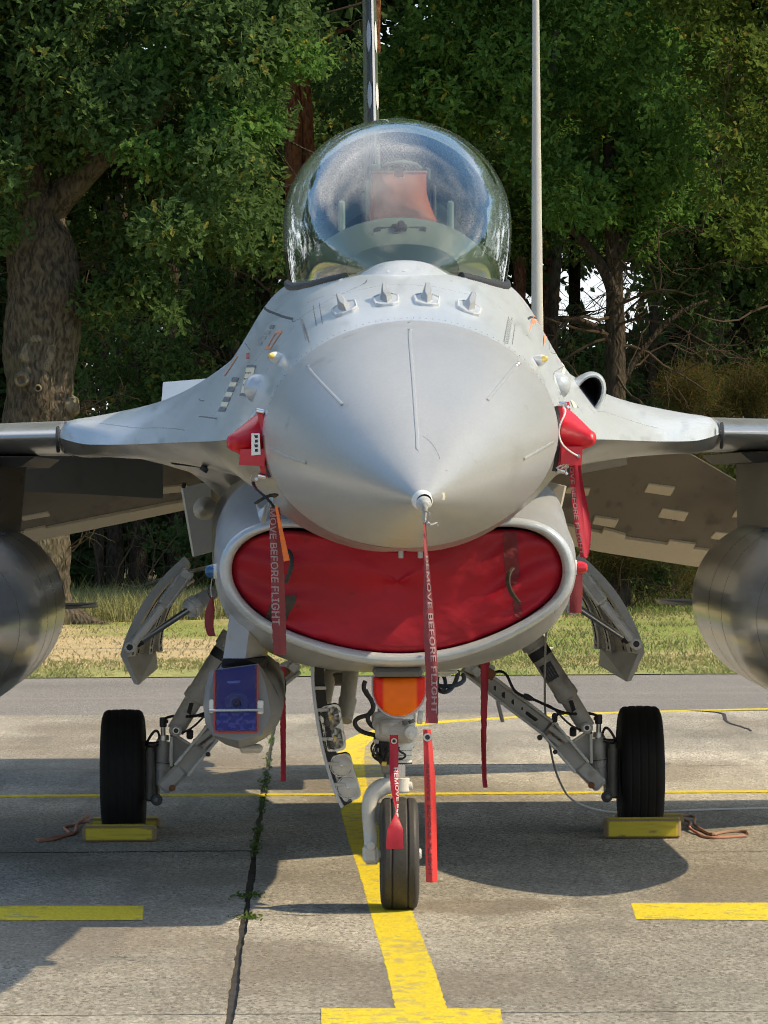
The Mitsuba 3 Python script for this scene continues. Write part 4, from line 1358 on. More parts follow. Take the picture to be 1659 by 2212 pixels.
def wheel(parent, c, R, w, rim, bs, hubside, grooves, rimmat='gear_white'):
    k = part(parent, 'wheel', lathe([(-w * .34, 0), (-w * .34, rim * .45), (-w * .30, rim * .5), (-w * .26, rim * .95), (-w * .36, rim * 1.02), (w * .36, rim * 1.02), (w * .26, rim * .95), (w * .30, rim * .5), (w * .34, rim * .45), (w * .34, 0)], c, [1, 0, 0], 48), rimmat, ac=True)
    part(k, 'tyre', tyre(c, R, w, rim, grooves), bs, smooth=50, ac=True)
    for a in np.arange(8) * math.pi / 4:
        part(k, 'bolt', cyl(np.array(c) + [hubside * w * .30, rim * .62 * math.cos(a), rim * .62 * math.sin(a)], np.array(c) + [hubside * w * .36, rim * .62 * math.cos(a), rim * .62 * math.sin(a)], .009, 6), 'steel', ac=True)
    return k


def zA(x, y):
    return 1094.5 + .2083 * x, 1324.9 + .2083 * y


for s in (-1, 1):
    def R_(x, y, d=21.5):
        p = L(*zA(x, y), d)
        return np.array([s * p[0], p[1], p[2]])

    def q_(u, v, d=21.5):
        p = L(u, v, d)
        return np.array([s * p[0], p[1], p[2]])
    mg = part(jet, 'main_gear', tube([R_(235, 245), R_(300, 350), R_(305, 352), R_(640, 870), R_(645, 878), R_(835, 1190)], [.052, .054, .050, .049, .042, .040], 20), 'gear_grey', smooth=40, ac=True)
    part(mg, 'sleeve', tube([R_(215, 215, 21.48), R_(296, 342, 21.48), R_(300, 348, 21.48)], [.060, .060, .052], 20), 'gear_grey', ac=True)
    part(mg, 'black_band', tube([R_(318, 372), R_(372, 456)], [.0515, .0515], 20), 'seal_black', ac=True)
    part(mg, 'cuff', tube([R_(585, 785), R_(600, 808), R_(640, 870), R_(650, 885)], [.051, .053, .053, .044], 20), 'gear_grey', ac=True)
    if s > 0:
        # dark maker's plate with lines of print on the strut
        a_, b_ = R_(395, 530, 21.44), R_(490, 690, 21.44)
        d_ = (b_ - a_) / np.linalg.norm(b_ - a_); w_ = np.cross(d_, [0, 1, 0])
        pv = [a_ + w_ * .030, a_ - w_ * .030, b_ - w_ * .030, b_ + w_ * .030]
        part(mg, 'data_plate', plate(pv, .02), 'seal_black', ac=True)
        for k in range(4):
            o = w_ * (.018 - .012 * k)
            part(mg, 'data_line', plate([a_ + o + d_ * .02 + w_ * .0015 + [0, -.0015, 0], a_ + o + d_ * .02 - w_ * .0015 + [0, -.0015, 0], b_ + o - d_ * .015 - w_ * .0015 + [0, -.0015, 0], b_ + o - d_ * .015 + w_ * .0015 + [0, -.0015, 0]], .003), 'line_dark', ac=True)
    part(mg, 'service_port', plate([R_(640, 900, 21.455), R_(690, 905, 21.455), R_(720, 1010, 21.455), R_(680, 1030, 21.455)], .01), 'bay_dark', ac=True)
    part(mg, 'service_tab', cat(beam(R_(640, 905, 21.452), R_(700, 880, 21.452), .006, .006, .002), beam(R_(690, 1030, 21.452), R_(750, 985, 21.452), .006, .006, .002)), 'gear_grey', ac=True)
    # pivot eye at the foot of the strut
    eye = part(mg, 'pivot', cyl(R_(835, 1190, 21.40), R_(835, 1190, 21.58), .028, 28, bevel=.006), 'gear_grey', ac=True)
    part(eye, 'pin', cyl(R_(835, 1190, 21.385), R_(835, 1190, 21.41), .011, 18, bevel=.003), 'seal_black', ac=True)
    part(eye, 'washer', cyl(R_(835, 1190, 21.392), R_(835, 1190, 21.41), .019, 20, bevel=.003), 'steel', ac=True)
    # lower drag arm: two flanged girders with pockets
    u0 = R_(-420, 540, 21.62); u1 = R_(-60, 820, 21.58); u2 = R_(430, 1190, 21.5); u3 = R_(780, 1600, 21.48); u4 = R_(985, 1800, 21.48)
    arm = part(mg, 'drag_arm', cat(beam(u0, u2, .07, .072), ), 'gear_grey', smooth=30, ac=True)

    def girder(a, b, wd, nm='flange', inset=.022):
        d = (b - a) / np.linalg.norm(b - a)
        n = np.cross(d, [0, 1, 0]); n /= np.linalg.norm(n)
        out = []
        for sg in (-1, 1):
            out.append(beam(a + n * sg * (wd / 2 - .006) + [0, -.045, 0], b + n * sg * (wd / 2 - .006) + [0, -.045, 0], .05, .013, .004, up=n))
        return part(arm, nm, cat(*out), 'gear_white', smooth=30, ac=True)
    girder(u1, u2, .085); girder(u2, u3, .088); girder(u0, u1, .082)
    part(arm, 'web', cat(beam(u2, u3, .05, .075), beam(u3 - (u3 - u2) * .06, u4, .075, .072, .014)), 'gear_grey', smooth=30, ac=True)
    dirn = (u2 - u0) / np.linalg.norm(u2 - u0)
    for f_, r_ in ((.24, .017), (.36, .011), (.47, .015), (.58, .012), (.69, .008)):
        c_ = u0 + (u2 - u0) * f_ + [0, -.037, 0]
        part(arm, 'pocket', cyl(c_, c_ + [0, .006, 0], r_, 16), 'bay_dark', ac=True)
    for f_ in (.80,):
        c_ = u0 + (u2 - u0) * f_ + [0, -.0375, 0]
        n_ = np.cross(dirn, [0, 1, 0])
        part(arm, 'pocket', plate([c_ - dirn * .028 + n_ * .013, c_ + dirn * .028 + n_ * .013, c_ + dirn * .034, c_ + dirn * .028 - n_ * .013, c_ - dirn * .028 - n_ * .013, c_ - dirn * .034], .004), 'bay_dark', ac=True)
    for c_ in (R_(450, 1250, 21.44), R_(520, 1160, 21.44), R_(545, 1330, 21.44), R_(640, 1300, 21.44)):
        part(arm, 'bolt', cyl(c_, c_ + [0, .03, 0], .010, 8), 'rust', ac=True)
    part(arm, 'clevis', cat(beam(R_(440, 1180, 21.44), R_(640, 1330, 21.44), .02, .026, .004), beam(R_(420, 1260, 21.44), R_(560, 1370, 21.44), .02, .022, .004)), 'gear_grey', ac=True)
    part(arm, 'clevis_gap', plate([R_(455, 1200, 21.452), R_(490, 1180, 21.452), R_(610, 1290, 21.452), R_(570, 1310, 21.452)], .01), 'gear_dark', ac=True)
    # knuckles and bolts
    for (x, y, r_, m_) in ((880, 1785, .015, 'rust'), (1040, 1905, .026, 'seal_black'), (1050, 1905, .012, 'gear_dark'), (345, 1290, .013, 'seal_black'), (505, 1440, .011, 'seal_black')):
        part(mg, 'knuckle', cyl(R_(x, y, 21.40 if m_ != 'gear_dark' else 21.39), R_(x, y, 21.52), r_, 16, bevel=.004), m_, ac=True)
    # upright shock body by the wheel
    up_ = part(mg, 'shock_body', tube([R_(955, 1290, 21.6), R_(958, 1300, 21.6), R_(965, 1500, 21.6), R_(966, 1505, 21.6), R_(972, 1600, 21.6), R_(974, 1605, 21.6), R_(985, 1760, 21.6)], [.030, .032, .032, .036, .037, .033, .034], 20), 'gear_grey', ac=True)
    part(up_, 'collar', tube([R_(950, 1235, 21.6), R_(952, 1290, 21.6)], [.026, .027], 18), 'steel', ac=True)
    part(up_, 'top_pin', tube([R_(955, 1060, 21.6), R_(955, 1240, 21.6)], [.011, .012], 14), 'steel', ac=True)
    part(up_, 'top_valve', cat(cyl(R_(955, 1050, 21.6), R_(955, 1150, 21.6), .017, 14, bevel=.004), cyl(R_(925, 1075, 21.6), R_(925, 1110, 21.6), .010, 10)), 'seal_black', ac=True)
    part(up_, 'ring', tube([R_(965, 1515, 21.6), R_(966, 1525, 21.6)], [.039, .039], 20), 'gear_dark', ac=True)
    # triangular bracket plate
    tri = [R_(845, 1225, 21.56), R_(660, 1350, 21.56), R_(700, 1420, 21.56), R_(880, 1560, 21.56), R_(890, 1260, 21.56)]
    tb = part(mg, 'bracket_plate', plate(tri, .03), 'gear_grey', smooth=False, ac=True)
    part(tb, 'rib', cat(beam(R_(845, 1225, 21.54), R_(655, 1352, 21.54), .035, .010, .003, up=(.4, 0, 1)), beam(R_(872, 1235, 21.54), R_(880, 1560, 21.54), .035, .014, .003, up=(1, 0, 0))), 'gear_white', ac=True)
    # brake stack and pipes beside the wheel
    wc_ = np.array([s * 1.196 + .005, 21.75, .287])
    part(mg, 'brake', cat(cyl(wc_ + [-s * .105, 0, 0], wc_ + [-s * .165, 0, 0], .135, 36, bevel=.01), cyl(wc_ + [-s * .16, 0, 0], wc_ + [-s * .24, 0, 0], .05, 24, bevel=.01)), 'gear_dark', ac=True)
    part(mg, 'brake_line', cat(tube([R_(1100, 1400, 21.55), R_(1100, 1900, 21.55)], [.022, .024], 14), cyl(R_(1100, 1360, 21.55), R_(1100, 1400, 21.55), .016, 12)), 'gear_dark', ac=True)
    part(mg, 'brake_line', tube(smooth_path([R_(1000, 1240, 21.55), R_(1040, 1190, 21.54), R_(1075, 1220, 21.54), R_(1125, 1300, 21.6)], 24), .006, 6), 'hose_black', ac=True)
    part(mg, 'brake_line', tube(smooth_path([R_(1010, 1330, 21.55), R_(1060, 1345, 21.54), R_(1135, 1310, 21.6)], 20), .005, 6), 'hose_black', ac=True)
    part(mg, 'brake_line', tube(smooth_path([R_(1010, 1305, 21.55), R_(1060, 1312, 21.54), R_(1135, 1300, 21.6)], 20), .005, 6), 'hose_black', ac=True)
    part(mg, 'hydraulic_hose', tube(smooth_path([R_(-120, 610, 21.5), R_(30, 700, 21.45), R_(90, 810, 21.45), R_(240, 880, 21.45), R_(420, 960, 21.43), R_(590, 1030, 21.42), R_(780, 1040, 21.5), R_(930, 1060, 21.58)], 50), .0065, 8), 'hose_black', ac=True)
    part(mg, 'hydraulic_hose', tube(smooth_path([R_(420, 950, 21.42), R_(540, 1040, 21.40), R_(640, 1140, 21.40), R_(760, 1210, 21.42), R_(880, 1240, 21.5)], 40), .005, 8), 'hose_black', ac=True)
    part(mg, 'hose_joint', tube([R_(175, 850, 21.45), R_(205, 862, 21.45), R_(240, 882, 21.45), R_(270, 890, 21.45)], [.010, .014, .014, .009], 10), 'seal_black', ac=True)
    part(mg, 'elbow', tube(smooth_path([R_(490, 1085, 21.44), R_(530, 1050, 21.43), R_(600, 1040, 21.43)], 16), .007, 8), 'hose_black', ac=True)
    part(mg, 'elbow', cat(cyl(R_(500, 1060, 21.40), R_(500, 1110, 21.45), .013, 12), cyl(R_(690, 1200, 21.43), R_(690, 1260, 21.45), .016, 12)), 'seal_black', ac=True)
    wheel(mg, wc_, .294, .200, .165, 'tyre_rubber', -s, (-.055, -.018, .018, .055), 'gear_dark')
    # bundle of folded links where the arm meets the belly
    rg = np.random.default_rng(40 + s)
    for k in range(9):
        c_ = q_(1000 + rg.uniform(0, 60), 1432 + rg.uniform(0, 30), 21.5 + rg.uniform(-.1, .1))
        part(mg, 'link', rbox(c_, [rg.uniform(.02, .06), .05, rg.uniform(.02, .05)], .004, rotm([0, 1, 0], rg.uniform(20, 55) * s)), 'gear_white' if k % 3 else 'rust', ac=True)

    # main gear door: curved shell with rim, rows of rivets, hinge arm and actuator
    fo = np.array([(1252, 1196), (1268, 1210), (1328, 1274), (1364, 1332), (1386, 1383), (1393, 1409)], float)
    ro = np.array([(1222, 1240), (1240, 1252), (1266, 1281), (1284, 1318), (1293, 1347), (1297, 1398)], float)
    op = smooth_path(np.c_[fo, fo[:, 0] * 0], 30)[:, :2]
    oq = smooth_path(np.c_[ro, ro[:, 0] * 0], 30)[:, :2]
    A_ = np.array([q_(u, v, 20.9) for u, v in op])
    B_ = np.array([q_(u, v, 22.4) for u, v in oq])
    tn_ = np.gradient(A_, axis=0); tn_ /= np.linalg.norm(tn_, axis=1, keepdims=True)
    nn_ = np.cross(tn_, unit_(B_ - A_))
    nn_ *= np.sign((nn_ * np.array([-s, -.2, -.6])).sum(1, keepdims=True))
    ya = np.linspace(0, 1, 10)
    shell = np.array([[a + (b - a) * y for y in ya] for a, b in zip(A_, B_)])
    inn = shell + nn_[:, None] * .022
    door = part(jet, 'main_gear_door', cat(grid(shell), grid(inn, flip=True), grid(np.stack([shell[:, 0], inn[:, 0]])), grid(np.stack([shell[:, -1], inn[:, -1]])), grid(np.stack([shell[-1], inn[-1]]))), 'door_inner', smooth=30, ac=True)

    def on_door(i, y, off=.0235):
        return A_[i] + (B_[i] - A_[i]) * y + nn_[i] * off
    fl_ = np.array([[A_[i] + [0, -.005, 0], on_door(i, .0, .036) + [0, -.005, 0], on_door(i, .20, .036), on_door(i, .21, .022)] for i in range(30)])
    part(door, 'front_rim', grid(fl_), 'door_rim', smooth=30, ac=True)
    part(door, 'rear_rim', grid(np.array([[on_door(i, .86, .022), on_door(i, .87, .034), on_door(i, 1.0, .034), on_door(i, 1.0, .0)] for i in range(30)])), 'door_rim', smooth=30, ac=True)
    # pointed lower end of the door
    e0, e1 = q_(1393, 1409, 20.9), q_(1364, 1471, 20.9)
    e2 = q_(1300, 1436, 22.4); e3 = q_(1297, 1398, 22.4)
    part(door, 'lower_panel', hull(np.array([e0, e1, e2, e3, e0 + nn_[-1] * .03, e1 + nn_[-1] * .02, e2 + nn_[-1] * .015])), 'door_rim', smooth=False, ac=True)
    pl_ = hull(np.array([q_(1318, 1412, 22.0), q_(1360, 1447, 21.4), q_(1356, 1455, 21.4), q_(1312, 1424, 22.0), q_(1315, 1425, 22.2)]))
    part(door, 'latch_bar', pl_, 'gear_dark', smooth=False, ac=True)
    for yy0, off in ((.10, .0365), (.34, .0225), (.60, .040), (.93, .0345)):
        hs = []
        for k in np.linspace(4, 28, 24):
            i = int(k)
            hs.append(lathe([(0, .012), (.003, .011), (.0035, 0)], on_door(i, yy0, off), nn_[i], 6))
        part(door, 'rivet_row', cat(*hs), 'bay_dark', kind='stuff', ac=True)
    part(door, 'slot', grid(np.array([[on_door(i, .42, .026), on_door(i, .52, .026)] for i in range(13, 24)])), 'gear_dark', smooth=False, ac=True)
    part(door, 'slot', grid(np.array([[on_door(i, .70, .026), on_door(i, .79, .026)] for i in range(8, 20)])), 'gear_dark', smooth=False, ac=True)
    part(door, 'stiffener', grid(np.array([[on_door(i, .54, .022), on_door(i, .55, .040), on_door(i, .66, .040), on_door(i, .67, .022)] for i in range(8, 30)])), 'door_rim', smooth=30, ac=True)
    part(door, 'edge_paint', tube(np.array([on_door(i, .215, .026) for i in range(10, 26)]), .004, 5), 'glass_amber' if s > 0 else 'door_rim', ac=True)
    h0, h1, h2 = q_(1244, 1226, 20.80), q_(1302, 1302, 20.78), q_(1374, 1391, 20.76)
    ha = part(door, 'hinge_arm', cat(beam(h0, h1, .05, .060, .010), beam(h1, h2, .05, .040, .010), cyl(h2 + [0, -.03, 0], h2 + [0, .05, 0], .027, 24, bevel=.006)), 'gear_white', smooth=30, ac=True)
    part(ha, 'pin', cyl(h2 + [0, -.036, 0], h2 + [0, -.02, 0], .014, 20, bevel=.003), 'seal_black', ac=True)
    part(ha, 'pocket', beam(h0 + (h1 - h0) * .2 + [0, -.024, 0], h0 + (h1 - h0) * .95 + [0, -.024, 0], .008, .034, .004), 'door_rim', ac=True)
    ac_ = part(jet, 'door_actuator', tube([q_(1195, 1278, 20.9), q_(1232, 1302, 20.75), q_(1246, 1311, 20.72), q_(1247, 1312, 20.72)], [.030, .040, .040, .026], 18), 'gear_white', ac=True)
    part(ac_, 'collar', cyl(q_(1230, 1301, 20.75), q_(1242, 1309, 20.73), .050, 8, bevel=.006), 'gear_white', ac=True)
    part(ac_, 'rod', tube([q_(1243, 1309, 20.72), q_(1352, 1380, 20.78)], [.0145, .0145], 16), 'chrome', ac=True)
    part(ac_, 'rod_end', cyl(q_(1346, 1377, 20.78), q_(1360, 1385, 20.78), .018, 12, bevel=.004), 'seal_black', ac=True)

# rope, wire and hose clusters by the keel
bg = part(jet, 'keel_hoses', tube(smooth_path([L(945, 1462, 18.6), L(950, 1492, 18.55), L(965, 1494, 18.5), L(985, 1470, 18.6), L(990, 1450, 18.7)], 30), .009, 8), 'hose_blue', ac=True)
part(bg, 'hose', tube(smooth_path([L(940, 1470, 18.6), L(945, 1480, 18.55), L(975, 1482, 18.5), L(1000, 1458, 18.6)], 30), .009, 8), 'hose_blue', ac=True)
part(bg, 'hose', tube(smooth_path([L(955, 1455, 18.6), L(962, 1475, 18.55), L(957, 1490, 18.5)], 20), .008, 8), 'hose_blue', ac=True)
part(bg, 'clamp', cat(kbox(938, 1448, 990, 1456, 18.5, .05), kbox(945, 1455, 975, 1462, 18.5, .03)), 'gear_white', ac=True)
part(jet, 'tow_pin', cyl(L(1075, 1515, 21.2), L(1086, 1560, 21.2), .009, 10), 'gear_grey', ac=True)

# ------------------------------------------------------------------ nose gear
def z6(x, y):
    return 633.6 + .2604 * x, 1411 + .2604 * y


def N_(x, y, d=17.8):
    return L(*z6(x, y), d)


ng = part(jet, 'nose_gear', tube([N_(860, 330, 18.05), N_(855, 600, 17.85), N_(858, 620, 17.84), N_(880, 780, 17.8), N_(882, 800, 17.8)], [.075, .072, .062, .058, .05], 24), 'gear_white', ac=True)
part(ng, 'cylinder', tube([N_(886, 740), N_(886, 800), N_(886, 802), N_(886, 842), N_(886, 845), N_(886, 880), N_(886, 884), N_(886, 905)], [.042, .043, .0445, .0445, .043, .0435, .045, .044], 28), 'gear_white', smooth=25, ac=True)
for y_ in (803, 845, 882):
    part(ng, 'ring', tube([N_(886, y_ - 2), N_(886, y_ + 2)], [.0452, .0452], 28), 'line_dark', ac=True)
part(ng, 'gland', tube([N_(886, 905), N_(886, 918)], [.046, .046], 28), 'seal_black', ac=True)
part(ng, 'piston', tube([N_(868, 905), N_(868, 1060)], [.0285, .0285], 24), 'chrome', ac=True)
part(ng, 'torque_link', cat(beam(N_(760, 900, 17.95), N_(790, 1010, 18.02), .04, .02), beam(N_(790, 1010, 18.02), N_(820, 1090, 17.9), .04, .02)), 'gear_grey', ac=True)
fork = part(ng, 'fork', tube(smooth_path([N_(905, 1090), N_(840, 1095), N_(760, 1105), N_(680, 1150), N_(640, 1220), N_(628, 1320), N_(634, 1450), N_(640, 1590)], 44), np.interp(np.linspace(0, 1, 44), [0, .3, .55, 1], [.030, .034, .028, .024]), 20), 'gear_white', ac=True)
part(fork, 'head', tube([N_(895, 1035), N_(895, 1040), N_(895, 1145), N_(895, 1160)], [.028, .032, .032, .026], 24), 'gear_white', ac=True)
part(fork, 'stub', cyl(N_(925, 1105), N_(988, 1100), .016, 16, bevel=.005), 'gear_white', ac=True)
part(fork, 'foot', cat(rbox(N_(640, 1665), [.060, .10, .066], .014), cyl(N_(645, 1600, 17.74), N_(645, 1600, 17.80), .018, 14, bevel=.004), cyl(N_(700, 1690, 17.8), N_(600, 1690, 17.8), .030, 18, bevel=.006)), 'gear_white', ac=True)
part(fork, 'axle', cat(cyl(N_(610, 1665), N_(1055, 1665), .014, 14), cyl(N_(1035, 1665), N_(1062, 1665), .020, 12, bevel=.004)), 'gear_white', ac=True)
wheel(ng, L(862.5, 1846, 17.8) * [1, 1, 0] + [0, 0, .2125], .2125, .146, .105, 'tyre_nose', 1, (-.030, .030))
part(ng, 'steering_unit', cat(cyl(N_(700, 640, 17.74), N_(985, 650, 17.70), .046, 28, bevel=.008), cyl(N_(740, 570, 17.78), N_(800, 700, 17.72), .030, 18, bevel=.005), rbox(N_(820, 620, 17.72), [.10, .08, .06], .012)), 'gear_grey', ac=True)
fd = part(ng, 'side_motor', cyl(N_(980, 660, 17.62), N_(980, 655, 17.76), .026, 28, bevel=.005), 'gear_white', ac=True)
part(fd, 'shaft', cyl(N_(980, 672, 17.585), N_(980, 672, 17.63), .009, 14), 'steel', ac=True)
part(ng, 'upper_bracket', cat(rbox(N_(720, 580, 17.8), [.06, .06, .05], .012), cyl(N_(700, 590, 17.74), N_(700, 590, 17.86), .022, 16, bevel=.004), rbox(N_(780, 545, 17.82), [.12, .08, .05], .012)), 'gear_grey', ac=True)
part(ng, 'tow_lug', cyl(N_(1030, 530, 17.86), N_(1075, 535, 17.86), .026, 20, bevel=.005), 'gear_white', ac=True)
part(ng, 'pins', cat(cyl(N_(925, 560, 17.66), N_(930, 590, 17.66), .011, 10), cyl(N_(975, 555, 17.68), N_(985, 580, 17.68), .013, 10)), 'gear_dark', ac=True)
part(ng, 'dark_gap', tube([N_(735, 590, 17.74), N_(860, 585, 17.74)], [.008, .008], 8), 'seal_black', ac=True)
rg = np.random.default_rng(3)
for k in range(10):
    a = N_(rg.uniform(690, 790), rg.uniform(690, 780), 17.72)
    b = N_(rg.uniform(720, 800), rg.uniform(820, 920), 17.72)
    m_ = (a + b) / 2 + [rg.uniform(-.05, .02), rg.uniform(-.06, 0), 0]
    part(ng, 'cable', tube(smooth_path([a, m_, b], 16), rg.uniform(.003, .006), 6), 'hose_black', ac=True)
part(ng, 'cable_block', cat(rbox(N_(755, 800, 17.73), [.05, .05, .07], .012), rbox(N_(770, 870, 17.73), [.06, .05, .05], .012), rbox(N_(720, 720, 17.74), [.05, .04, .03], .008)), 'bay_dark', ac=True)
for (x, y, m_) in ((690, 730, 'gear_grey'), (690, 800, 'sand_grey'), (755, 915, 'glass_amber')):
    part(ng, 'fitting', cyl(N_(x - 22, y, 17.7), N_(x + 20, y + 5, 17.7), .009, 12, bevel=.003), m_, ac=True)
for pth, r_ in (([(600, 230), (640, 380), (665, 440), (640, 500), (560, 530), (510, 570), (530, 620), (610, 665), (700, 690)], .0085), ([(600, 300), (650, 400), (660, 460), (620, 520), (625, 570), (680, 620), (730, 655)], .0085),
                ([(880, 780), (910, 830), (930, 850), (915, 870), (880, 868)], .004), ([(800, 800), (840, 870), (900, 880), (925, 860)], .003)):
    part(ng, 'hose', tube(smooth_path([N_(x, y, 17.68 if r_ < .005 else 17.75) for x, y in pth], 60), r_, 8), 'hose_black', ac=True)
part(ng, 'drag_brace', cat(tube([N_(480, 130, 18.4), N_(450, 380, 18.3), N_(452, 384, 18.3), N_(425, 560, 18.25)], [.032, .031, .036, .030], 16), tube([N_(310, 150, 18.5), N_(262, 420, 18.4)], [.026, .024], 14), tube([N_(230, 250, 18.5), N_(300, 170, 18.6), N_(420, 160, 18.6)], [.014, .014, .014], 10)), 'gear_grey', ac=True)
part(ng, 'link_box', rbox(N_(375, 215, 18.5), [.06, .08, .05], .01), 'gear_dark', ac=True)
part(ng, 'link_box', cyl(N_(235, 330, 18.3), N_(238, 400, 18.3), .014, 12, bevel=.003), 'seal_black', ac=True)

# door with lamps
dc = smooth_path(np.array([N_(145, 110), N_(150, 260), N_(175, 480), N_(222, 760), N_(285, 1000), N_(350, 1190), N_(395, 1285)]), 40)
dt = np.gradient(dc, axis=0); dt /= np.linalg.norm(dt, axis=1, keepdims=True)
dn = np.cross(dt, [0, 1, 0]); dn *= np.sign(dn[:, :1])
yd = np.linspace(0, .8, 6)
o_ = np.array([[c + [0, y, 0] for y in yd] for c in dc]); i_ = np.array([[c + n * .012 + [0, y, 0] for y in yd] for c, n in zip(dc, dn)])
nd = part(jet, 'nose_gear_door', cat(grid(o_), grid(i_, flip=True), grid(np.stack([o_[:, 0], i_[:, 0]])), grid(np.stack([o_[-1], i_[-1]]))), 'paint_grey', smooth=30, ac=True)
part(nd, 'inner_frame', cat(grid(np.array([dc + dn * .014 + [0, .02, 0], dc + dn * .05 + [0, .02, 0]])), grid(np.array([dc + dn * .05 + [0, .02, 0], dc + dn * .05 + [0, .4, 0]]))), 'bay_dark', smooth=30, ac=True)
for k in (6, 12, 20, 27, 33):
    part(nd, 'rib', rbox(dc[k] + dn[k] * .03 + [0, .012, 0], [.05, .01, .014], .003), 'gear_grey', ac=True)


def lamp_box(quad, lamps, clear, y0):
    c = np.array([N_(x, y, y0) for x, y in quad])
    m = c.mean(0)
    rr = np.vstack([m + (q - m) * f for q in c for f in (1.0,)])
    poly = Polygon(np.c_[rr[:, 0], rr[:, 2]]).buffer(-.02).buffer(.022)
    bx_ = part(nd, 'lamp_unit', prism(poly, lambda q: np.c_[q[:, 0], y0 + .055 + q[:, 2], q[:, 1]], .06), 'seal_black', ac=True, label='twin clear landing lamp unit' if clear else 'twin frosted taxi lamp unit')
    part(bx_, 'bezel', prism(poly.difference(poly.buffer(-.010)), lambda q: np.c_[q[:, 0], y0 + q[:, 2], q[:, 1]], .012), 'steel' if clear else 'lamp_frost', ac=True)
    holes = poly.buffer(-.009)
    for x, y in (lamps if clear else ()):
        holes = holes.difference(Point(N_(x, y, y0)[0], N_(x, y, y0)[2]).buffer(.0405))
    part(bx_, 'face', prism(holes, lambda q: np.c_[q[:, 0], y0 + .008 + q[:, 2], q[:, 1]], .006), 'steel' if clear else 'lamp_frost', ac=True)
    for x, y in lamps:
        p = N_(x, y, y0)
        R = .040
        if clear:
            v, f = lathe([(.052, 0), (.050, .010), (.040, .022), (.024, .032), (.004, .040), (0, .042)], p + [0, .002, 0], [0, 1, 0], 40)
            rg2 = np.random.default_rng(int(x))
            a = np.arctan2(v[:, 2] - p[2], v[:, 0] - p[0])
            v[:, 1] += .006 * np.sin(a * 9) * (np.hypot(v[:, 0] - p[0], v[:, 2] - p[2]) > .012)
            part(bx_, 'reflector', (v - [0, .034, 0] + [0, .026, 0], f), 'lamp_reflector', smooth=20, ac=True)
            part(bx_, 'bulb', lathe([(0, 0), (.006, .008), (.02, .009), (.03, .006)], p + [0, -.006, 0], [0, 1, 0], 14), 'glass_amber', ac=True)
            part(bx_, 'glass', lathe([(-.016, 0), (-.013, .018), (-.006, .034), (.002, .042)], p + [0, -.004, 0], [0, 1, 0], 32), 'lamp_glass', smooth=True, ac=True)
        else:
            part(bx_, 'lens', lathe([(-.012, 0), (-.0115, .010), (-.008, .026), (.0, .039), (.006, .041)], p, [0, 1, 0], 40), 'lamp_frost', ac=True)
            part(bx_, 'lens_hub', lathe([(-.015, 0), (-.0145, .006), (-.011, .008)], p, [0, 1, 0], 16), 'steel', ac=True)
            part(bx_, 'lens_rim', lathe([(.004, .040), (-.003, .042), (-.003, .044), (.006, .044)], p, [0, 1, 0], 40), 'gear_white', ac=True)


lamp_box([(222, 450), (380, 420), (440, 800), (270, 818)], [(308, 528), (342, 708)], True, 17.82)
lamp_box([(300, 862), (462, 830), (565, 1190), (425, 1245)], [(400, 932), (453, 1115)], False, 17.82)

# ------------------------------------------------------------------ orange sensor cover below the intake
sc_ = thing('sensor_cover', 'glossy orange and red rounded cover under the intake lip', 'sensor cover')
shp = []
for a in np.linspace(0, np.pi, 40):
    shp.append((862 + 58 * np.cos(a), 1488 + 61 * np.sin(a) * (1.0)))
shp = [(920, 1459)] + shp + [(804, 1459)]
cpt = np.array([L(u, v, 17.2) for u, v in shp])
poly = Polygon(np.c_[cpt[:, 0], cpt[:, 2]]).buffer(-.012).buffer(.012)
ring_ = np.array(poly.exterior.coords)[:-1]
LSr = np.linspace(0, 1, 14)
cc_ = np.array([poly.centroid.x, poly.centroid.y])
rows_ = []
for f in LSr:
    q = cc_ + (ring_ - cc_) * f
    rows_.append(np.stack([q[:, 0], np.full(len(q), 17.17) - .035 * np.sqrt(np.maximum(0, 1 - f ** 4)) + (0 if f < 1 else .12), q[:, 1]], -1))
part(sc_, 'shell', grid(np.array(rows_), close_v=True), 'sensor_shell', smooth=50, ac=True)
part(sc_, 'grey_cap', cat(kbox(806, 1442, 914, 1463, 17.08, .22, .018)), 'line_dark', ac=True)
part(sc_, 'seal', tube(np.array([[x, 17.185, z] for x, z in ring_[::2]] + [[ring_[0][0], 17.185, ring_[0][1]]]), .004, 6, caps=False), 'line_light', ac=True)

# ------------------------------------------------------------------ sensor pod on its pylon
pod = thing('sensor_pod', 'grey sensor pod with a blue glass window hanging beside the intake', 'pod')


def z7(x, y):
    return 57.6 + .382 * x, 1325 + .382 * y


def D_(x, y, d):
    return L(*z7(x, y), d)


face = [(1038, 325), (1312, 285), (1345, 330), (1400, 420), (1445, 520), (1435, 580), (1400, 640), (1360, 690), (1290, 740), (1200, 765), (1120, 740), (1050, 690), (1010, 620), (998, 520), (1015, 400)]
fr_ = np.array([D_(x, y, 17.45) for x, y in face])
fcen = D_(1215, 520, 17.45)
def podring(k, y):
    q = fcen + (fr_ - fcen) * k
    q[:, 1] = y
    return q
R0 = .150
angs = np.arctan2(fr_[:, 2] - fcen[2], fr_[:, 0] - fcen[0])
cring = lambda r, y: np.stack([fcen[0] + r * np.cos(angs), np.full(len(angs), y), fcen[2] + r * np.sin(angs)], -1)
nose_poly = [(1062, 318), (1306, 284), (1350, 400), (1380, 560), (1330, 690), (1200, 720), (1062, 690), (1030, 560), (1036, 430)]
npts = np.array([D_(x, y, 17.28) for x, y in nose_poly])
v1, f1 = hull(np.vstack([npts, fr_]))
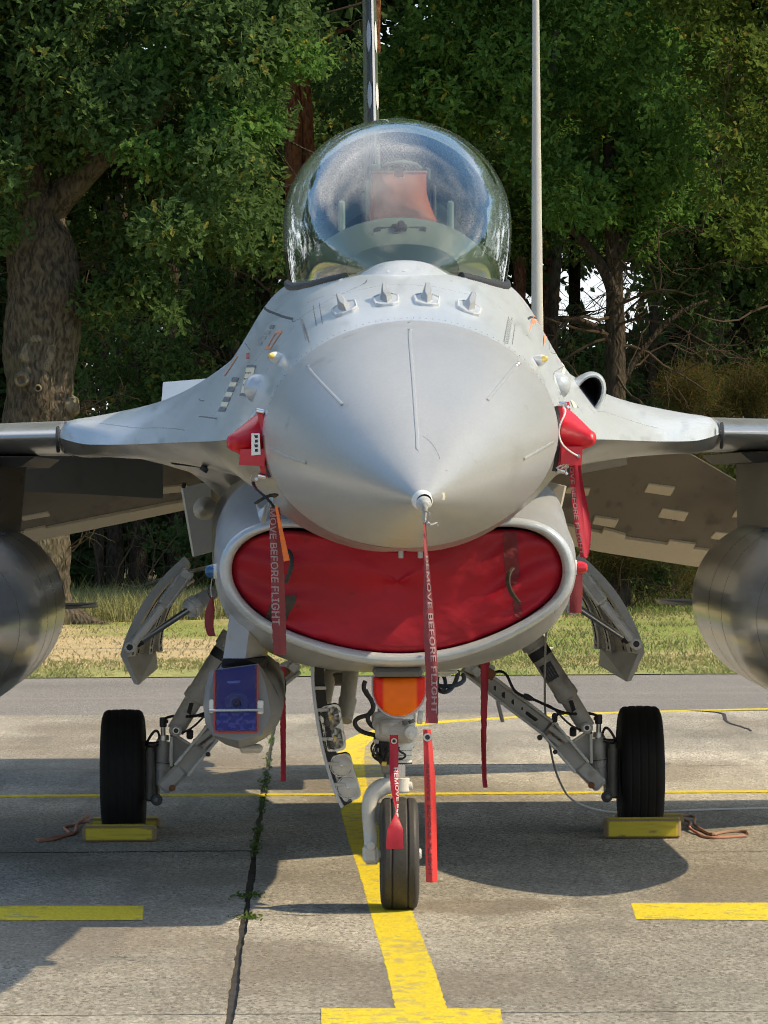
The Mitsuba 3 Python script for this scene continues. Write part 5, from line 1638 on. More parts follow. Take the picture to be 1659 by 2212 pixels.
v2, f2 = lathe([(0, .138), (.1, .149), (.5, .151), (1.7, .151), (1.9, .12), (1.9, 0)], fcen + [.004, .02, -.004], [0, 1, 0], 48)
part(pod, 'nose', (v1, f1), 'pod_grey', smooth=22, ac=True)
part(pod, 'body', (v2, f2), 'pod_grey', smooth=35, ac=True)
part(pod, 'chin', cat(rbox(D_(1270, 765, 17.5), [.085, .12, .03], .012)), 'sand_grey', ac=True)
win = [D_(1066, 322, 17.262), D_(1303, 290, 17.262), D_(1303, 668, 17.262), D_(1066, 668, 17.262)]
wk = part(pod, 'window', plate(win, .012), 'pod_window', smooth=False, ac=True, label='dark blue window')
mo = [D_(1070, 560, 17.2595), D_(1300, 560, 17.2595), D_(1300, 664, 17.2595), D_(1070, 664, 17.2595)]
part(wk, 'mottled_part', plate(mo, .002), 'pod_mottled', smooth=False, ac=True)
lc_ = D_(1190, 505, 17.258)
part(wk, 'lens_ring', lathe([(.0, .042), (-.004, .038), (-.005, .030), (-.002, .024), (.002, .022), (.002, .0)], lc_, [0, 1, 0], 40), 'label_dark', ac=True)
part(wk, 'lens_core', lathe([(-.004, 0), (-.003, .012), (0, .016)], lc_ + [0, -.001, 0], [0, 1, 0], 24), 'black_part', ac=True)
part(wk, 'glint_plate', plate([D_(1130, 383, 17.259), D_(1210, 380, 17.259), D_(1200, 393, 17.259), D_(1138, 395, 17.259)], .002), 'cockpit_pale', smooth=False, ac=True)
gl = [p + np.array([0, -.012, 0]) for p in win]
part(wk, 'glass', (np.array(gl), np.array([[0, 1, 2], [0, 2, 3]])), 'pod_glass', smooth=False, ac=True)
red = []
for a, b in ((0, 3), (1, 2), (2, 3)):
    red.append(beam(win[a] + [0, -.006, 0], win[b] + [0, -.006, 0], .010, .0038, .0015, up=(0, 1, 0)))
part(wk, 'red_edge', cat(*red), 'red_mark', ac=True)
part(pod, 'bar', cat(tube([D_(1033, 548, 17.235), D_(1337, 546, 17.235)], [.0055, .0055], 10)), 'chrome', ac=True)
part(pod, 'bracket', cat(rbox(D_(1045, 525, 17.255), [.016, .03, .05], .004), rbox(D_(1322, 530, 17.262), [.022, .03, .05], .004)), 'gear_white', ac=True)
pyl = part(pod, 'pylon', hull(np.vstack([[L(500, 1300, 17.35), L(482, 1422, 17.35), L(530, 1422, 17.32), L(545, 1310, 17.32)], [L(600, 1330, 17.6), L(577, 1416, 17.6)], [L(505, 1300, 19.2), L(487, 1422, 19.2), L(590, 1320, 19.2), L(572, 1422, 19.2)]])), 'pod_pylon_paint', smooth=30, ac=True)
part(pod, 'neck', lathe([(0, .082), (.03, .086), (.035, .08)], L(528, 1441, 17.62), [0, .05, 1], 36), 'seal_black', ac=True)
part(pod, 'neck', hull(np.vstack([[L(482, 1424, 17.36), L(478, 1440, 17.4), L(528, 1423, 17.33), L(560, 1436, 17.4), L(576, 1420, 17.5)], [L(482, 1424, 18.9), L(576, 1424, 18.9), L(482, 1442, 18.9)]])), 'seal_black', smooth=False, ac=True)

# ------------------------------------------------------------------ red covers over the side probes
for s in (-1, 1):
    nm = thing('probe_cover', 'red plastic cone cover with silver label, left of the nose' if s < 0 else 'red plastic cone cover with white cord, right of the nose', 'probe cover')
    def C_(u, v, d=15.55):
        return L(u, v, d)
    if s < 0:
        base_c, tip = C_(572, 948, 15.55), C_(497, 956, 15.38)
    else:
        base_c, tip = C_(1206, 934, 15.55), C_(1281, 950, 15.38)
    ax = tip - base_c; ln = np.linalg.norm(ax)
    part(nm, 'cone', lathe([(0, .085), (ln * .12, .078), (ln * .45, .056), (ln * .78, .034), (ln * .90, .028), (ln * .97, .017), (ln, .0)], base_c, ax, 40), 'plastic_red', smooth=40, ac=True)
    d_ = 1 if s > 0 else -1
    b0_, b1_ = (C_(518, 990, 15.47), C_(572, 1004, 15.5)) if s < 0 else (C_(1209, 985, 15.5), C_(1254, 1002, 15.47))
    xm = sorted([b0_[0], b1_[0]])
    part(nm, 'foot', hull(np.array([[xm[0], 15.40, b0_[2] + .03], [xm[1], 15.40, b0_[2] + .03], [xm[0], 15.40, b1_[2]], [xm[1], 15.40, b1_[2] - (.006)], [xm[0], 15.58, b0_[2] + .03], [xm[1], 15.58, b0_[2] + .03], [xm[0], 15.56, b1_[2]], [xm[1], 15.56, b1_[2]]])), 'plastic_red', smooth=False, ac=True)
    # base plate that hugs the skin
    us = [(570, 892), (577, 925), (579, 965), (576, 1005), (582, 1031)] if s < 0 else [(1201, 878), (1206, 905), (1207, 950), (1204, 985), (1198, 1018)]
    bp = smooth_path([C_(u, v, 15.5) for u, v in us], 20)
    part(nm, 'base_plate', cat(*[hull(np.vstack([bp[i] + [dx, dy, 0] for i in (k, k + 1) for dx in ((-.022, 0) if s < 0 else (0, .016)) for dy in (-.05, .06)])) for k in range(19)]), 'plastic_red', smooth=30, ac=True)
    part(nm, 'gasket', tube(bp + [-s * .004, -.052, 0], .0075, 8), 'rubber_grey', ac=True)
    for (u, v) in (((562, 889), (566, 1029)) if s < 0 else ((1215, 874), (1212, 1017))):
        part(nm, 'toggle', cat(cyl(C_(u - 9, v - 2, 15.44), C_(u + 9, v + 1, 15.44), .009, 12, bevel=.003), cyl(C_(u - s * -10 if s < 0 else u + 10, v + 3, 15.44), C_(u - s * -14 if s < 0 else u + 14, v + 8, 15.44), .006, 10)), 'chrome', ac=True)
    if s < 0:
        part(nm, 'label', hull(np.array([C_(u, v, d) for d in (15.385, 15.393) for u, v in ((543, 936), (561, 936), (563, 982), (543, 984))]) + [0, -.001, 0]), 'label_silver', smooth=False, ac=True, label='silver label with dark print')
        for k in range(4):
            part(nm, 'label_print', hull(np.array([C_(u, v, d) for d in (15.378, 15.384) for u, v in ((549 + (k % 2) * 2, 940 + k * 10), (557, 940 + k * 10), (557, 946 + k * 10), (551, 946 + k * 10))])), 'black_part', smooth=False, ac=True)
        part(nm, 'wire_ring', tube(smooth_path([C_(553, 1020), C_(545, 1026), (C_(543, 1040)), C_(552, 1044), C_(561, 1034), C_(560, 1024)], 30), .0018, 6), 'steel', ac=True)
    else:
        part(nm, 'cord', tube(smooth_path([C_(1218, 880, 15.40), C_(1221, 892, 15.38), C_(1210, 918, 15.37), C_(1209, 945, 15.38), C_(1218, 963, 15.36), C_(1236, 978, 15.37), C_(1249, 985, 15.39)], 40), .0028, 8), 'white_print', ac=True)
        part(nm, 'cord_end', cat(cyl(C_(1220, 872, 15.40), C_(1219, 880, 15.40), .005, 10), cyl(C_(1250, 985, 15.385), C_(1250, 989, 15.40), .006, 10)), 'steel', ac=True)
        part(nm, 'clip', tube(smooth_path([C_(1202, 1012, 15.42), C_(1214, 1004, 15.42), C_(1224, 1000, 15.42), C_(1214, 1012, 15.42), C_(1204, 1018, 15.42)], 24), .003, 6), 'chrome', ac=True)

# ------------------------------------------------------------------ pitot cover and ribbons
pit = part(jet, 'pitot_mount', lathe([(.30, .030), (.12, .0285), (.0, .0255), (-.10, .0235), (-.11, .0215), (-.02, .020)], L(914, 1082, 13.05) * [1, 0, 1] + [0, 13.05, 0], [-.004, 1, .02], 32), 'gear_white', ac=True)
pcv = thing('pitot_cover', 'grey cloth cap tied over the probe at the nose tip', 'cover')
pa = L(915, 1087, 12.95)
part(pcv, 'cap', lathe([(.02, .021), (-.02, .0215), (-.07, .018), (-.13, .014), (-.17, .010), (-.175, 0)], pa + [0, .02, 0], [0, 1, .03], 24), 'cloth_grey', ac=True)
part(pcv, 'flap', grid(np.array([[L(909 + 5 * f, 1092 + 40 * f, 12.80), L(917 + 1 * f, 1090 + 40 * f, 12.76), L(925 - 7 * f, 1093 + 40 * f, 12.80)] for f in np.linspace(0, 1, 8)])), 'cloth_grey', smooth=True, ac=True)
part(pcv, 'tie', tube(smooth_path([L(914, 1120, 12.78), L(924, 1128, 12.76), L(934, 1133, 12.75), L(943, 1130, 12.76), L(945, 1137, 12.76)], 24), .0042, 6, flat=.5), 'cloth_grey', ac=True)
part(pcv, 'tie', tube(smooth_path([L(918, 1105, 12.76), L(926, 1118, 12.75), L(922, 1130, 12.75), L(930, 1132, 12.75)], 24), .0042, 6, flat=.5), 'line_dark', ac=True)


def ribbon(name, pts, width, bs, label, text=None, tmat='pale_print', theight=.55, t0=.1, t1=.95, side=.5, fold=.0, grommet=None, n=60, parent=None, yaw=None, rough_edge=0.0, waves=.004):
    """Hanging band of cloth. pts: jet-frame points down its middle; width along x; text runs down it."""
    c = smooth_path(np.array(pts, float), n)
    s = np.linspace(0, 1, n)
    w = np.interp(s, np.linspace(0, 1, len(np.atleast_1d(width))), np.atleast_1d(width)) / 2
    a = np.zeros(n) if yaw is None else np.interp(s, np.linspace(0, 1, len(yaw)), np.radians(yaw))
    ex = np.stack([np.cos(a), np.sin(a), 0 * a], -1)
    cols = np.linspace(-1, 1, 7)
    rg = np.random.default_rng(len(name) + int(abs(c[0, 0]) * 1000))
    jag = (rg.random((n, 2)) - .5) * rough_edge
    out = []
    ey = np.stack([-np.sin(a), np.cos(a), 0 * a], -1)

    def at(i, q):
        b = fold * (abs(q) - .5) + waves * math.sin(q * 2.2 + c[i, 2] * 9) + waves * math.sin(c[i, 2] * 21 + q)
        e = jag[i, 0] if q < -.9 else jag[i, 1] if q > .9 else 0
        return c[i] + ex[i] * (w[i] * q + e) + ey[i] * b
    g = np.array([[at(i, q) for q in cols] for i in range(n)])
    if parent is None:
        k = thing(name, label, 'ribbon', 'warning ribbons hanging from the jet')
        key = k + '__band'
        USED.add(key)
        scene[key] = mikit.ply((W(grid(g)[0]), grid(g)[1]), bs + '_material', smooth=True)
    else:
        k = parent
        part(parent, 'band', grid(g), bs, smooth=True, ac=True)
    if text:
        tm = meshkit.text_mesh(text, 1.0, .002, bold=True)
        v = np.array(tm.vertices); f = np.array(tm.faces)
        v, f = trimesh.remesh.subdivide_to_size(v, f, max_edge=.8, max_iter=6)
        tl, hh = v[:, 0].max() - v[:, 0].min(), 1.0
        ss = t0 + (v[:, 0] - v[:, 0].min()) / tl * (t1 - t0)
        qq = side - theight + v[:, 1] * theight * 2 * 1.0
        idx = np.clip(ss, 0, 1) * (n - 1)
        pts_ = []
        for i_, q in zip(idx, qq):
            i0 = int(min(i_, n - 2)); t = i_ - i0
            pts_.append(at(i0, q) * (1 - t) + at(i0 + 1, q) * t)
        vv = np.array(pts_)
        nrm = ey[np.clip(idx.astype(int), 0, n - 1)]
        vv = vv - nrm * (.0015 + v[:, 2:3] * .5)
        part(k, 'lettering', (vv, f), tmat, smooth=False, ac=True)
    if grommet:
        gp = g[int(grommet * n), 3] + [0, -.002, 0]
        part(k, 'grommet', lathe([(.002, .006), (-.003, .007), (-.003, .011), (.002, .012)], gp, [0, 1, 0], 20), 'steel', ac=True)
        part(k, 'eyelet', lathe([(-.0005, 0), (-.0005, .0062)], gp, [0, 1, 0], 14), 'black_part', ac=True)
    return k


RBF = 'REMOVE BEFORE FLIGHT'
S1 = ribbon('warning_ribbon', [L(594, 1096, 15.35), L(597, 1180, 15.34), L(601, 1290, 15.33), L(605, 1414, 15.33)], [.034, .042, .046, .042], 'ribbon_dull', 'dull red lettered ribbon hanging left of the nose with an orange strip', RBF, t0=-.08, t1=.80, theight=.52, side=-.42, fold=.010, rough_edge=.003)
part(S1, 'orange_strip', grid(np.array([[L(594 + 19 * f, 1094 + 119 * f, 15.30), L(599 + 27 * f, 1093 + 117 * f, 15.29)] for f in np.linspace(0, 1, 12)])), 'ribbon_orange', smooth=True, ac=True)
part(S1, 'cord', tube(smooth_path([L(547, 1041, 15.42), L(560, 1062, 15.36), L(575, 1075, 15.33), L(592, 1096, 15.33)], 24), .006, 6, flat=.5), 'hose_black', ac=True)
rag = solo('cloth_rag', grid(np.array([[L(552 + 38 * f + 8 * g_ * (1 - f), 1085 + 14 * math.sin(f * 5) + 38 * g_ * (1 - .5 * f), 15.37 + .02 * math.sin(f * 9 + g_ * 4)) for g_ in np.linspace(0, 1, 7)] for f in np.linspace(0, 1, 12)])), 'paint_upper', 'grey plastic rag tied under the left probe cover', 'rag', smooth=True, ac=True)
part(rag, 'strap', tube(smooth_path([L(553, 1087, 15.36), L(570, 1076, 15.35), L(585, 1070, 15.36), L(597, 1072, 15.38)], 20), .010, 6, flat=.4), 'hose_black', ac=True)
ribbon('warning_ribbon', [L(917, 1128, 12.78), L(920, 1200, 12.76), L(926, 1330, 12.75), L(932, 1440, 12.75), L(932, 1563, 12.75)], [.007, .014, .026, .033, .033, .033], 'ribbon_dull', 'long dull red lettered ribbon hanging from the nose tip', RBF, t0=.17, t1=.95, theight=.42, side=.35, rough_edge=.002, waves=.003)
ribbon('warning_ribbon', [L(922, 1576, 12.76), L(928, 1680, 12.75), L(931, 1800, 12.75), L(933, 1906, 12.75)], [.022, .030, .032, .032], 'ribbon_red', 'bright red ribbon hanging free right of the nose wheel', RBF, tmat='ribbon_dull', t0=.22, t1=.96, theight=.36, side=-.25, fold=.012, grommet=.06)
ribbon('warning_ribbon', [L(851, 1588, 17.55), L(851, 1660, 17.54), L(854, 1715, 17.53), L(857, 1745, 17.54), L(856, 1764, 17.52), L(853, 1800, 17.50), L(853, 1834, 17.50)], [.032, .033, .034, .030, .014, .060, .064], 'ribbon_deep', 'red lettered ribbon tied in front of the nose wheel', 'REMOVE BEF', tmat='white_print', t0=.28, t1=.72, theight=.46, side=.42, grommet=.06, yaw=[0, 0, 5, 35, 80, 10, 0], waves=.002)
ribbon('warning_ribbon', [L(1222, 868, 15.62), L(1230, 930, 15.62), L(1238, 1000, 15.62), L(1248, 1100, 15.62), L(1262, 1204, 15.62)], [.026, .026, .030, .034, .024], 'ribbon_deep', 'red lettered ribbon looped below the right probe cover', RBF, tmat='pale_print', t0=.30, t1=.98, theight=.40, side=-.45, fold=.008, waves=.003)
rb = ribbon('warning_ribbon', [L(1246, 1000, 15.70), L(1256, 1080, 15.70), L(1268, 1160, 15.70), L(1265, 1206, 15.70)], [.028, .034, .034, .014], 'ribbon_deep', 'plain red back half of the looped ribbon right of the nose', waves=.004)
ribbon('warning_ribbon', [L(1246, 1228, 17.3), L(1245, 1280, 17.3), L(1243, 1324, 17.3)], [.040, .048, .044], 'ribbon_dark', 'dark red ribbon end hanging behind the red position light', waves=.003)
s7 = ribbon('warning_ribbon', [L(458, 1290, 17.2), L(454, 1320, 17.2), L(452, 1345, 17.2), L(458, 1374, 17.2)], [.010, .034, .034, .028], 'ribbon_dark', 'small dark red tag on a wire under the blue position light', waves=.003)
part(s7, 'wire', tube(smooth_path([L(459, 1248, 17.2), L(456, 1268, 17.2), L(458, 1292, 17.2)], 12), .002, 6), 'steel', ac=True)
part(s7, 'wire', tube(smooth_path([L(452, 1265, 17.2), L(450, 1282, 17.2), L(458, 1294, 17.2)], 12), .002, 6), 'hose_black', ac=True)
ribbon('warning_ribbon', [L(610, 1440, 20.6), L(611, 1540, 20.6), L(612, 1620, 20.6), L(612, 1688, 20.6)], [.024, .026, .024, .022], 'ribbon_deep', 'thin red ribbon hanging behind the sensor pod', rough_edge=.003)
ribbon('warning_ribbon', [L(1047, 1422, 20.6), L(1046, 1520, 20.6), L(1045, 1600, 20.6), L(1048, 1702, 20.6)], [.036, .030, .022, .020], 'ribbon_deep', 'thin red ribbon hanging by the right gear arm', rough_edge=.003)

# ------------------------------------------------------------------ chocks, ropes, grounding cable
def chock(u0, u1, v0_, v1, front, label, group=None, edge=True):
    y = front
    a, b = P(u0, v1, y), P(u1, v0_, y)
    cx, hx_, hz = (a[0] + b[0]) / 2, (b[0] - a[0]) / 2, b[2] - 0.0
    k = thing('wheel_chock', label, 'chock', 'yellow wheel chocks at the main wheels')
    part(k, 'block', rbox([cx, y + .06, hz / 2 + .001], [hx_ * 2, .115, hz - .002], .014), 'wood_edge', smooth=30)
    part(k, 'painted_face', rbox([cx, y + .003, hz / 2], [hx_ * 2 - .036, .008, hz - .020], .0035), 'chock_yellow', smooth=30)
    part(k, 'painted_top', rbox([cx, y + .06, hz - .001], [hx_ * 2 - .03, .085, .006], .0025), 'chock_yellow', smooth=30)
    return k


chock(176, 337, 1784, 1817, 21.26, 'worn yellow wooden chock in front of the left main wheel')
chock(1306, 1472, 1769, 1815, 21.28, 'worn yellow wooden chock in front of the right main wheel')
chock(192, 346, 1768, 1790, 22.10, 'yellow wooden chock behind the left main wheel')
chock(1330, 1478, 1760, 1788, 22.10, 'yellow wooden chock behind the right main wheel')


def ground_rope(name, uv, r, bs, label, cat_, lift=None):
    pts = np.array([G(u, v) + [0, 0, r + (0 if lift is None else lift[i])] for i, (u, v) in enumerate(uv)])
    c = smooth_path(pts, 60)
    c[:, 2] = np.maximum(c[:, 2], r * .9)
    return solo(name, tube(c, r, 8), bs, label, cat_)


ground_rope('chock_rope', [(192, 1772), (180, 1782), (165, 1792), (145, 1808), (112, 1814), (95, 1818), (78, 1817)], .007, 'rope_pink', 'pink rope trailing left from the left chock', 'rope', [.02, .02, .01, 0, 0, 0, 0])
ground_rope('chock_rope', [(195, 1786), (176, 1786), (150, 1803), (130, 1812), (105, 1818), (82, 1820)], .007, 'rope_pink', 'shorter pink rope lying beside the first at the left chock', 'rope', [.02, .01, .0, 0, 0, 0])
ground_rope('chock_rope', [(1462, 1774), (1482, 1772), (1500, 1786), (1520, 1798), (1542, 1806), (1565, 1801), (1590, 1799), (1614, 1804)], .007, 'rope_tan', 'brown rope trailing right from the rear right chock', 'rope', [.02, .015, .01, 0, 0, 0, 0, 0])
ground_rope('chock_rope', [(1455, 1778), (1474, 1780), (1490, 1795), (1512, 1806), (1545, 1813), (1580, 1811), (1612, 1809)], .0065, 'rope_pink', 'pinkish rope lying in front of the brown one right of the wheel', 'rope', [.02, .015, .01, 0, 0, 0, 0])
gcb = [P(1181, 1335, 21.2), P(1178, 1400, 21.3), P(1177, 1480, 21.5), P(1178, 1540, 21.7), P(1187, 1605, 22.0), P(1196, 1650, 22.2), P(1215, 1700, 22.5), P(1250, 1736, 22.8), G(1320, 1757) + [0, 0, .006], G(1420, 1756) + [0, 0, .006], G(1560, 1751) + [0, 0, .006], G(1720, 1746) + [0, 0, .006]]
solo('grounding_cable', tube(smooth_path(gcb, 120), .0052, 6), 'pole_grey', 'thin grey grounding cable sagging from the belly to the ground', 'cable')

# pole behind the jet
pb = P(1164, 1400, 45.0)
px_ = lambda v: P(1164 + (v - 690) * .003, v, 45.0)[0]
pole = thing('flag_pole', 'tall tapering light grey pole standing behind the cockpit', 'pole')
zz_ = np.array([0, 1.0, 3.2, 6.3, 9.0])
part(pole, 'shaft', tube(np.stack([np.full(5, pb[0]) + zz_ * .001, np.full(5, 45.0), zz_], -1), [.070, .066, .057, .032, .018], 24), 'pole_grey')
part(pole, 'base', cyl([pb[0], 45, 0], [pb[0], 45, .06], .14, 20, bevel=.01), 'pole_grey')
part(pole, 'finial', lathe([(0, .018), (.03, .035), (.07, .035), (.10, 0)], [pb[0] + .009, 45, 9.0], [0, 0, 1], 16), 'pole_grey')

# ------------------------------------------------------------------ wood: trees, bushes, grass
OAK = np.array([(0, 0), (.16, .07), (.30, .20), (.42, .10), (.58, .27), (.70, .13), (.84, .17), (1, 0)], float)


def leaf_mesh(pos, axis, nrm, size, kind='oak'):
    """Many leaves: positions, unit axes (stem to tip), unit normals, lengths -> vertices, faces."""
    side = np.cross(nrm, axis)
    side /= np.linalg.norm(side, axis=1, keepdims=True) + 1e-9
    if kind == 'oak':
        e = [(.27, .20), (.43, .09), (.64, .26)]
        loc = [(0, 0, 0), (.43, 0, 0), (1, 0, 0)] + [(x, y, .06) for x, y in e] + [(x, -y, .06) for x, y in e]
        f0 = [(0, 1, 3), (1, 4, 3), (1, 2, 4), (4, 2, 5)]
        f1 = [(a if a < 3 else a + 3, c if c < 3 else c + 3, b if b < 3 else b + 3) for a, b, c in f0]
        faces = np.array(f0 + f1)
    elif kind == 'needle':
        loc = [(0, -.03, 0), (0, .03, 0), (1, 0, 0)]
        faces = np.array([(0, 1, 2)])
    else:
        loc = [(0, 0, 0), (.45, .27, .05), (1, 0, 0), (.45, -.27, .05)]
        faces = np.array([(0, 2, 1), (0, 3, 2)])
    loc = np.array(loc, float)
    v = pos[:, None] + size[:, None, None] * (loc[None, :, :1] * axis[:, None] + loc[None, :, 1:2] * side[:, None] + loc[None, :, 2:] * nrm[:, None])
    f = faces[None] + (np.arange(len(pos)) * len(loc))[:, None, None]
    return v.reshape(-1, 3), f.reshape(-1, 3), len(loc)


def unit(v):
    return v / (np.linalg.norm(v, axis=-1, keepdims=True) + 1e-9)


def crown_mesh(centers, radii, n, size, rg, kind='oak', per=7, tones=None, spread=1.25, squash=.75, shell=.62):
    """Leaf rosettes spread through ellipsoid clumps. Returns vertices, faces, colours."""
    centers, radii = np.asarray(centers, float), np.asarray(radii, float)
    m = max(1, n // per)
    k = rg.choice(len(centers), m, p=radii ** 2 / (radii ** 2).sum())
    d = unit(rg.normal(size=(m, 3)))
    r = radii[k] * (shell + (1 - shell) * rg.random(m) ** .5)
    twig = centers[k] + d * r[:, None] * [1, 1, squash]
    td = unit(d + rg.normal(size=(m, 3)) * .6 + [0, 0, -.15])
    ii = np.repeat(np.arange(m), per)
    axis = unit(td[ii] * .7 + rg.normal(size=(m * per, 3)) * .9)
    pos = twig[ii] + rg.normal(size=(m * per, 3)) * size * spread * .55
    nrm = unit(np.array([0, 0, 1.0]) * .9 + td[ii] * .5 + rg.normal(size=(m * per, 3)) * .55)
    nrm = unit(nrm - axis * (nrm * axis).sum(1, keepdims=True))
    sz = size * 1.22 * rg.uniform(.65, 1.3, m * per)
    v, f, c = leaf_mesh(pos, axis, nrm, sz, kind)
    tones = np.asarray(tones, float)
    t = rg.random(m)[ii] * .7 + rg.random(m * per) * .3
    col = tones[0] + (tones[1] - tones[0]) * t[:, None]
    if len(tones) > 2:
        odd = rg.random(m * per) < .03
        col[odd] = tones[2]
    return v, f, np.repeat(col, c, 0)


def add_crown(parent, groups, name='crown'):
    v = np.vstack([g[0] for g in groups]); n = np.cumsum([0] + [len(g[0]) for g in groups])
    f = np.vstack([g[1] + k for g, k in zip(groups, n)]); c = np.vstack([g[2] for g in groups])
    key = numbered(f'{parent}__{name}')
    scene[key] = mikit.ply((v, f), 'leaf_material', smooth=False, color=np.clip(c, 0, 1))
    labels[key] = {'kind': 'stuff'}
    return key


def trunk_mesh(path, radii, rows=70, sides=40, rough=.06, seed=0, knots=()):
    c = smooth_path(np.array(path, float), rows)
    r = np.interp(np.linspace(0, 1, rows), np.linspace(0, 1, len(radii)), radii)
    t, a, b = frames(c)
    th = np.arange(sides) * 2 * np.pi / sides
    d = np.cos(th)[None, :, None] * a[:, None] + np.sin(th)[None, :, None] * b[:, None]
    p = c[:, None] + d * r[:, None, None]
    q = p.reshape(-1, 3)
    k = (meshkit.fbm(q * [5, 5, 1.8] + seed, 4) - .5) * 2 + (meshkit.fbm(q * [1.5, 1.5, 1.1] + seed, 2) - .5) * 1.5
    p = p + d * (k.reshape(rows, sides, 1) * rough * r[:, None, None] * 2)
    return cat(grid(p, close_v=True), cap(p[-1], True))


def branch_net(starts, dirs, length, r0, rg, depth=3, droop=.05, sides=5):
    """Crooked branches that fork a few times; one mesh."""
    ms = []
    todo = [(np.array(s, float), unit(np.array(d, float)), length, r0, depth) for s, d in zip(starts, dirs)]
    while todo:
        p, d, ln, r, k = todo.pop()
        n = 6
        pts = [p]
        for _ in range(n):
            d = unit(d + rg.normal(size=3) * .28 + [0, 0, -droop])
            pts.append(pts[-1] + d * ln / n)
        ms.append(tube(pts, np.linspace(r, r * .45, n + 1), sides, caps=False))
        if k > 0:
            for _ in range(rg.integers(2, 4)):
                i = rg.integers(2, n + 1)
                todo.append((pts[i], unit(d + rg.normal(size=3) * .7), ln * rg.uniform(.45, .75), r * .5, k - 1))
    return cat(*ms)


def clumps(rect, y, dy, n, r, rg):
    """Clump centres over a frame rectangle at depths y +- dy."""
    u = rg.uniform(rect[0], rect[2], n); v = rg.uniform(rect[1], rect[3], n)
    d = y + rg.uniform(-dy, dy, n)
    return np.array([P(a, b, c) for a, b, c in zip(u, v, d)]), rg.uniform(r * .6, r * 1.3, n)


OAKT = [(0.065, 0.124, 0.04), (0.152, 0.242, 0.085), (0.304, 0.284, 0.072)]
OAKB = [(0.066, 0.155, 0.039), (0.19, 0.333, 0.085), (0.363, 0.342, 0.065)]
OLIVE = [(0.083, 0.141, 0.029), (0.201, 0.259, 0.058), (0.235, 0.183, 0.053)]
DEEP = [(0.062, 0.113, 0.042), (0.142, 0.215, 0.076), (0.173, 0.151, 0.058)]
RUST = [(.070, .105, .035), (.17, .115, .045), (.24, .11, .05)]

# --- big oak at the left
rg = np.random.default_rng(11)
oak = thing('oak_tree', 'big old oak with a knotted leaning trunk at the left edge', 'tree')
YO = 53.0
def po(u, v, d=YO): return P(u, v, d)
tr = part(oak, 'trunk', trunk_mesh([G(60, 1352) * [1, 0, 0] + [0, YO, -.1], po(66, 1300), po(76, 1180), po(86, 1000), po(88, 850), po(93, 690), po(90, 560), po(78, 470), po(72, 410)],
                                    [.70, .44, .38, .38, .395, .41, .41, .39, .26], 200, 120, .105, 2), 'oak_bark', smooth=True)
part(tr, 'root', cat(*[trunk_mesh([po(100, 1270), po(128, 1318), po(165 + 20, 1345), po(240, 1356)], [.22, .17, .11, .03], 30, 20, .08, 5), trunk_mesh([po(40, 1290), po(20, 1335), po(-30, 1352)], [.22, .16, .05], 24, 18, .08, 6)]), 'oak_bark', smooth=True)
for pth, rr in (([(96, 480), (120, 440), (150, 408), (200, 360), (250, 312), (320, 262), (380, 200)], [.20, .175, .15, .13, .125, .09, .05]),
                ([(72, 440), (50, 330), (30, 200), (50, 60), (90, -100)], [.26, .20, .17, .14, .10]),
                ([(60, 470), (0, 380), (-80, 300), (-160, 180)], [.22, .17, .12, .06]),
                ([(380, 165), (440, 160), (490, 142), (503, 105), (548, 70), (590, 30), (640, -40)], [.055, .06, .065, .06, .055, .05, .045]),
                ([(50, 330), (160, 180), (290, 175), (380, 165)], [.16, .10, .08, .055])):
    part(tr, 'limb', trunk_mesh([po(u, v, YO - .1 * i) for i, (u, v) in enumerate(pth)], rr, 50, 20, .05, 8), 'oak_bark', smooth=True)
# healed wounds and stubs on the trunk
def facing(u, v, r, d):
    return po(u, v, YO - d)
ringp = []
for a in np.linspace(-.35 * np.pi, 1.35 * np.pi, 30):
    ringp.append(po(82 + 27 * math.cos(a), 762 - 30 * math.sin(a) * 1.05 + (0 if math.sin(a) > -.6 else 14), YO - .40))
part(tr, 'wound_lip', tube(smooth_path(ringp, 40) + (meshkit.fbm(smooth_path(ringp, 40) * 9, 3)[:, None] - .5) * .10 + [0, .045, 0], .040 + .022 * meshkit.fbm(smooth_path(ringp, 40) * 7, 3), 12), 'wound_wood', smooth=True)
part(tr, 'wound_face', lathe([(0, 0), (.01, .10), (.05, .13)], po(82, 762, YO - .37), [0, 1, 0], 20), 'oak_bark', smooth=True)
part(tr, 'wound_lip', tube(smooth_path([po(70, 785, YO - .36), po(78, 812, YO - .37), po(85, 828, YO - .36)], 14), .036, 10), 'wound_wood', smooth=True)
for (u, v, r_) in ((47, 820, .075), (83, 838, .04)):
    part(tr, 'stub', lathe([(.10, r_ * 1.25), (-.02, r_ * 1.1), (-.05, r_ * .9), (-.045, r_ * .65), (.0, r_ * .5), (.01, 0)], po(u, v, YO - .42), [.1, 1, .15], 22), 'wound_wood', smooth=True)
part(tr, 'stub', lathe([(-.15, .15), (.05, .12), (.10, .085), (.11, 0)], po(152, 878, YO - .1), [1, -.15, .05], 22), 'wound_wood', smooth=True)
part(tr, 'stub', lathe([(-.2, .20), (.0, .14), (.07, .08), (.09, 0)], po(150, 575, YO - .1), [1, -.2, .25], 22), 'oak_bark', smooth=True)
part(oak, 'twigs', cat(branch_net([po(165, 575)] * 4 + [po(160, 690)] * 3 + [po(165, 885)] * 6 + [po(140, 1190)] * 3, rg.normal(size=(16, 3)) * .35 + [1, -.2, .25], .55, .010, rg, 1, 0, 4),
                       branch_net([po(60 + 20 * k, 850 + 10 * k, YO - .42) for k in range(4)], rg.normal(size=(4, 3)) * .5 + [-.2, -1, -.2], .25, .006, rg, 1, .1, 4)), 'twig_bark', kind='stuff')
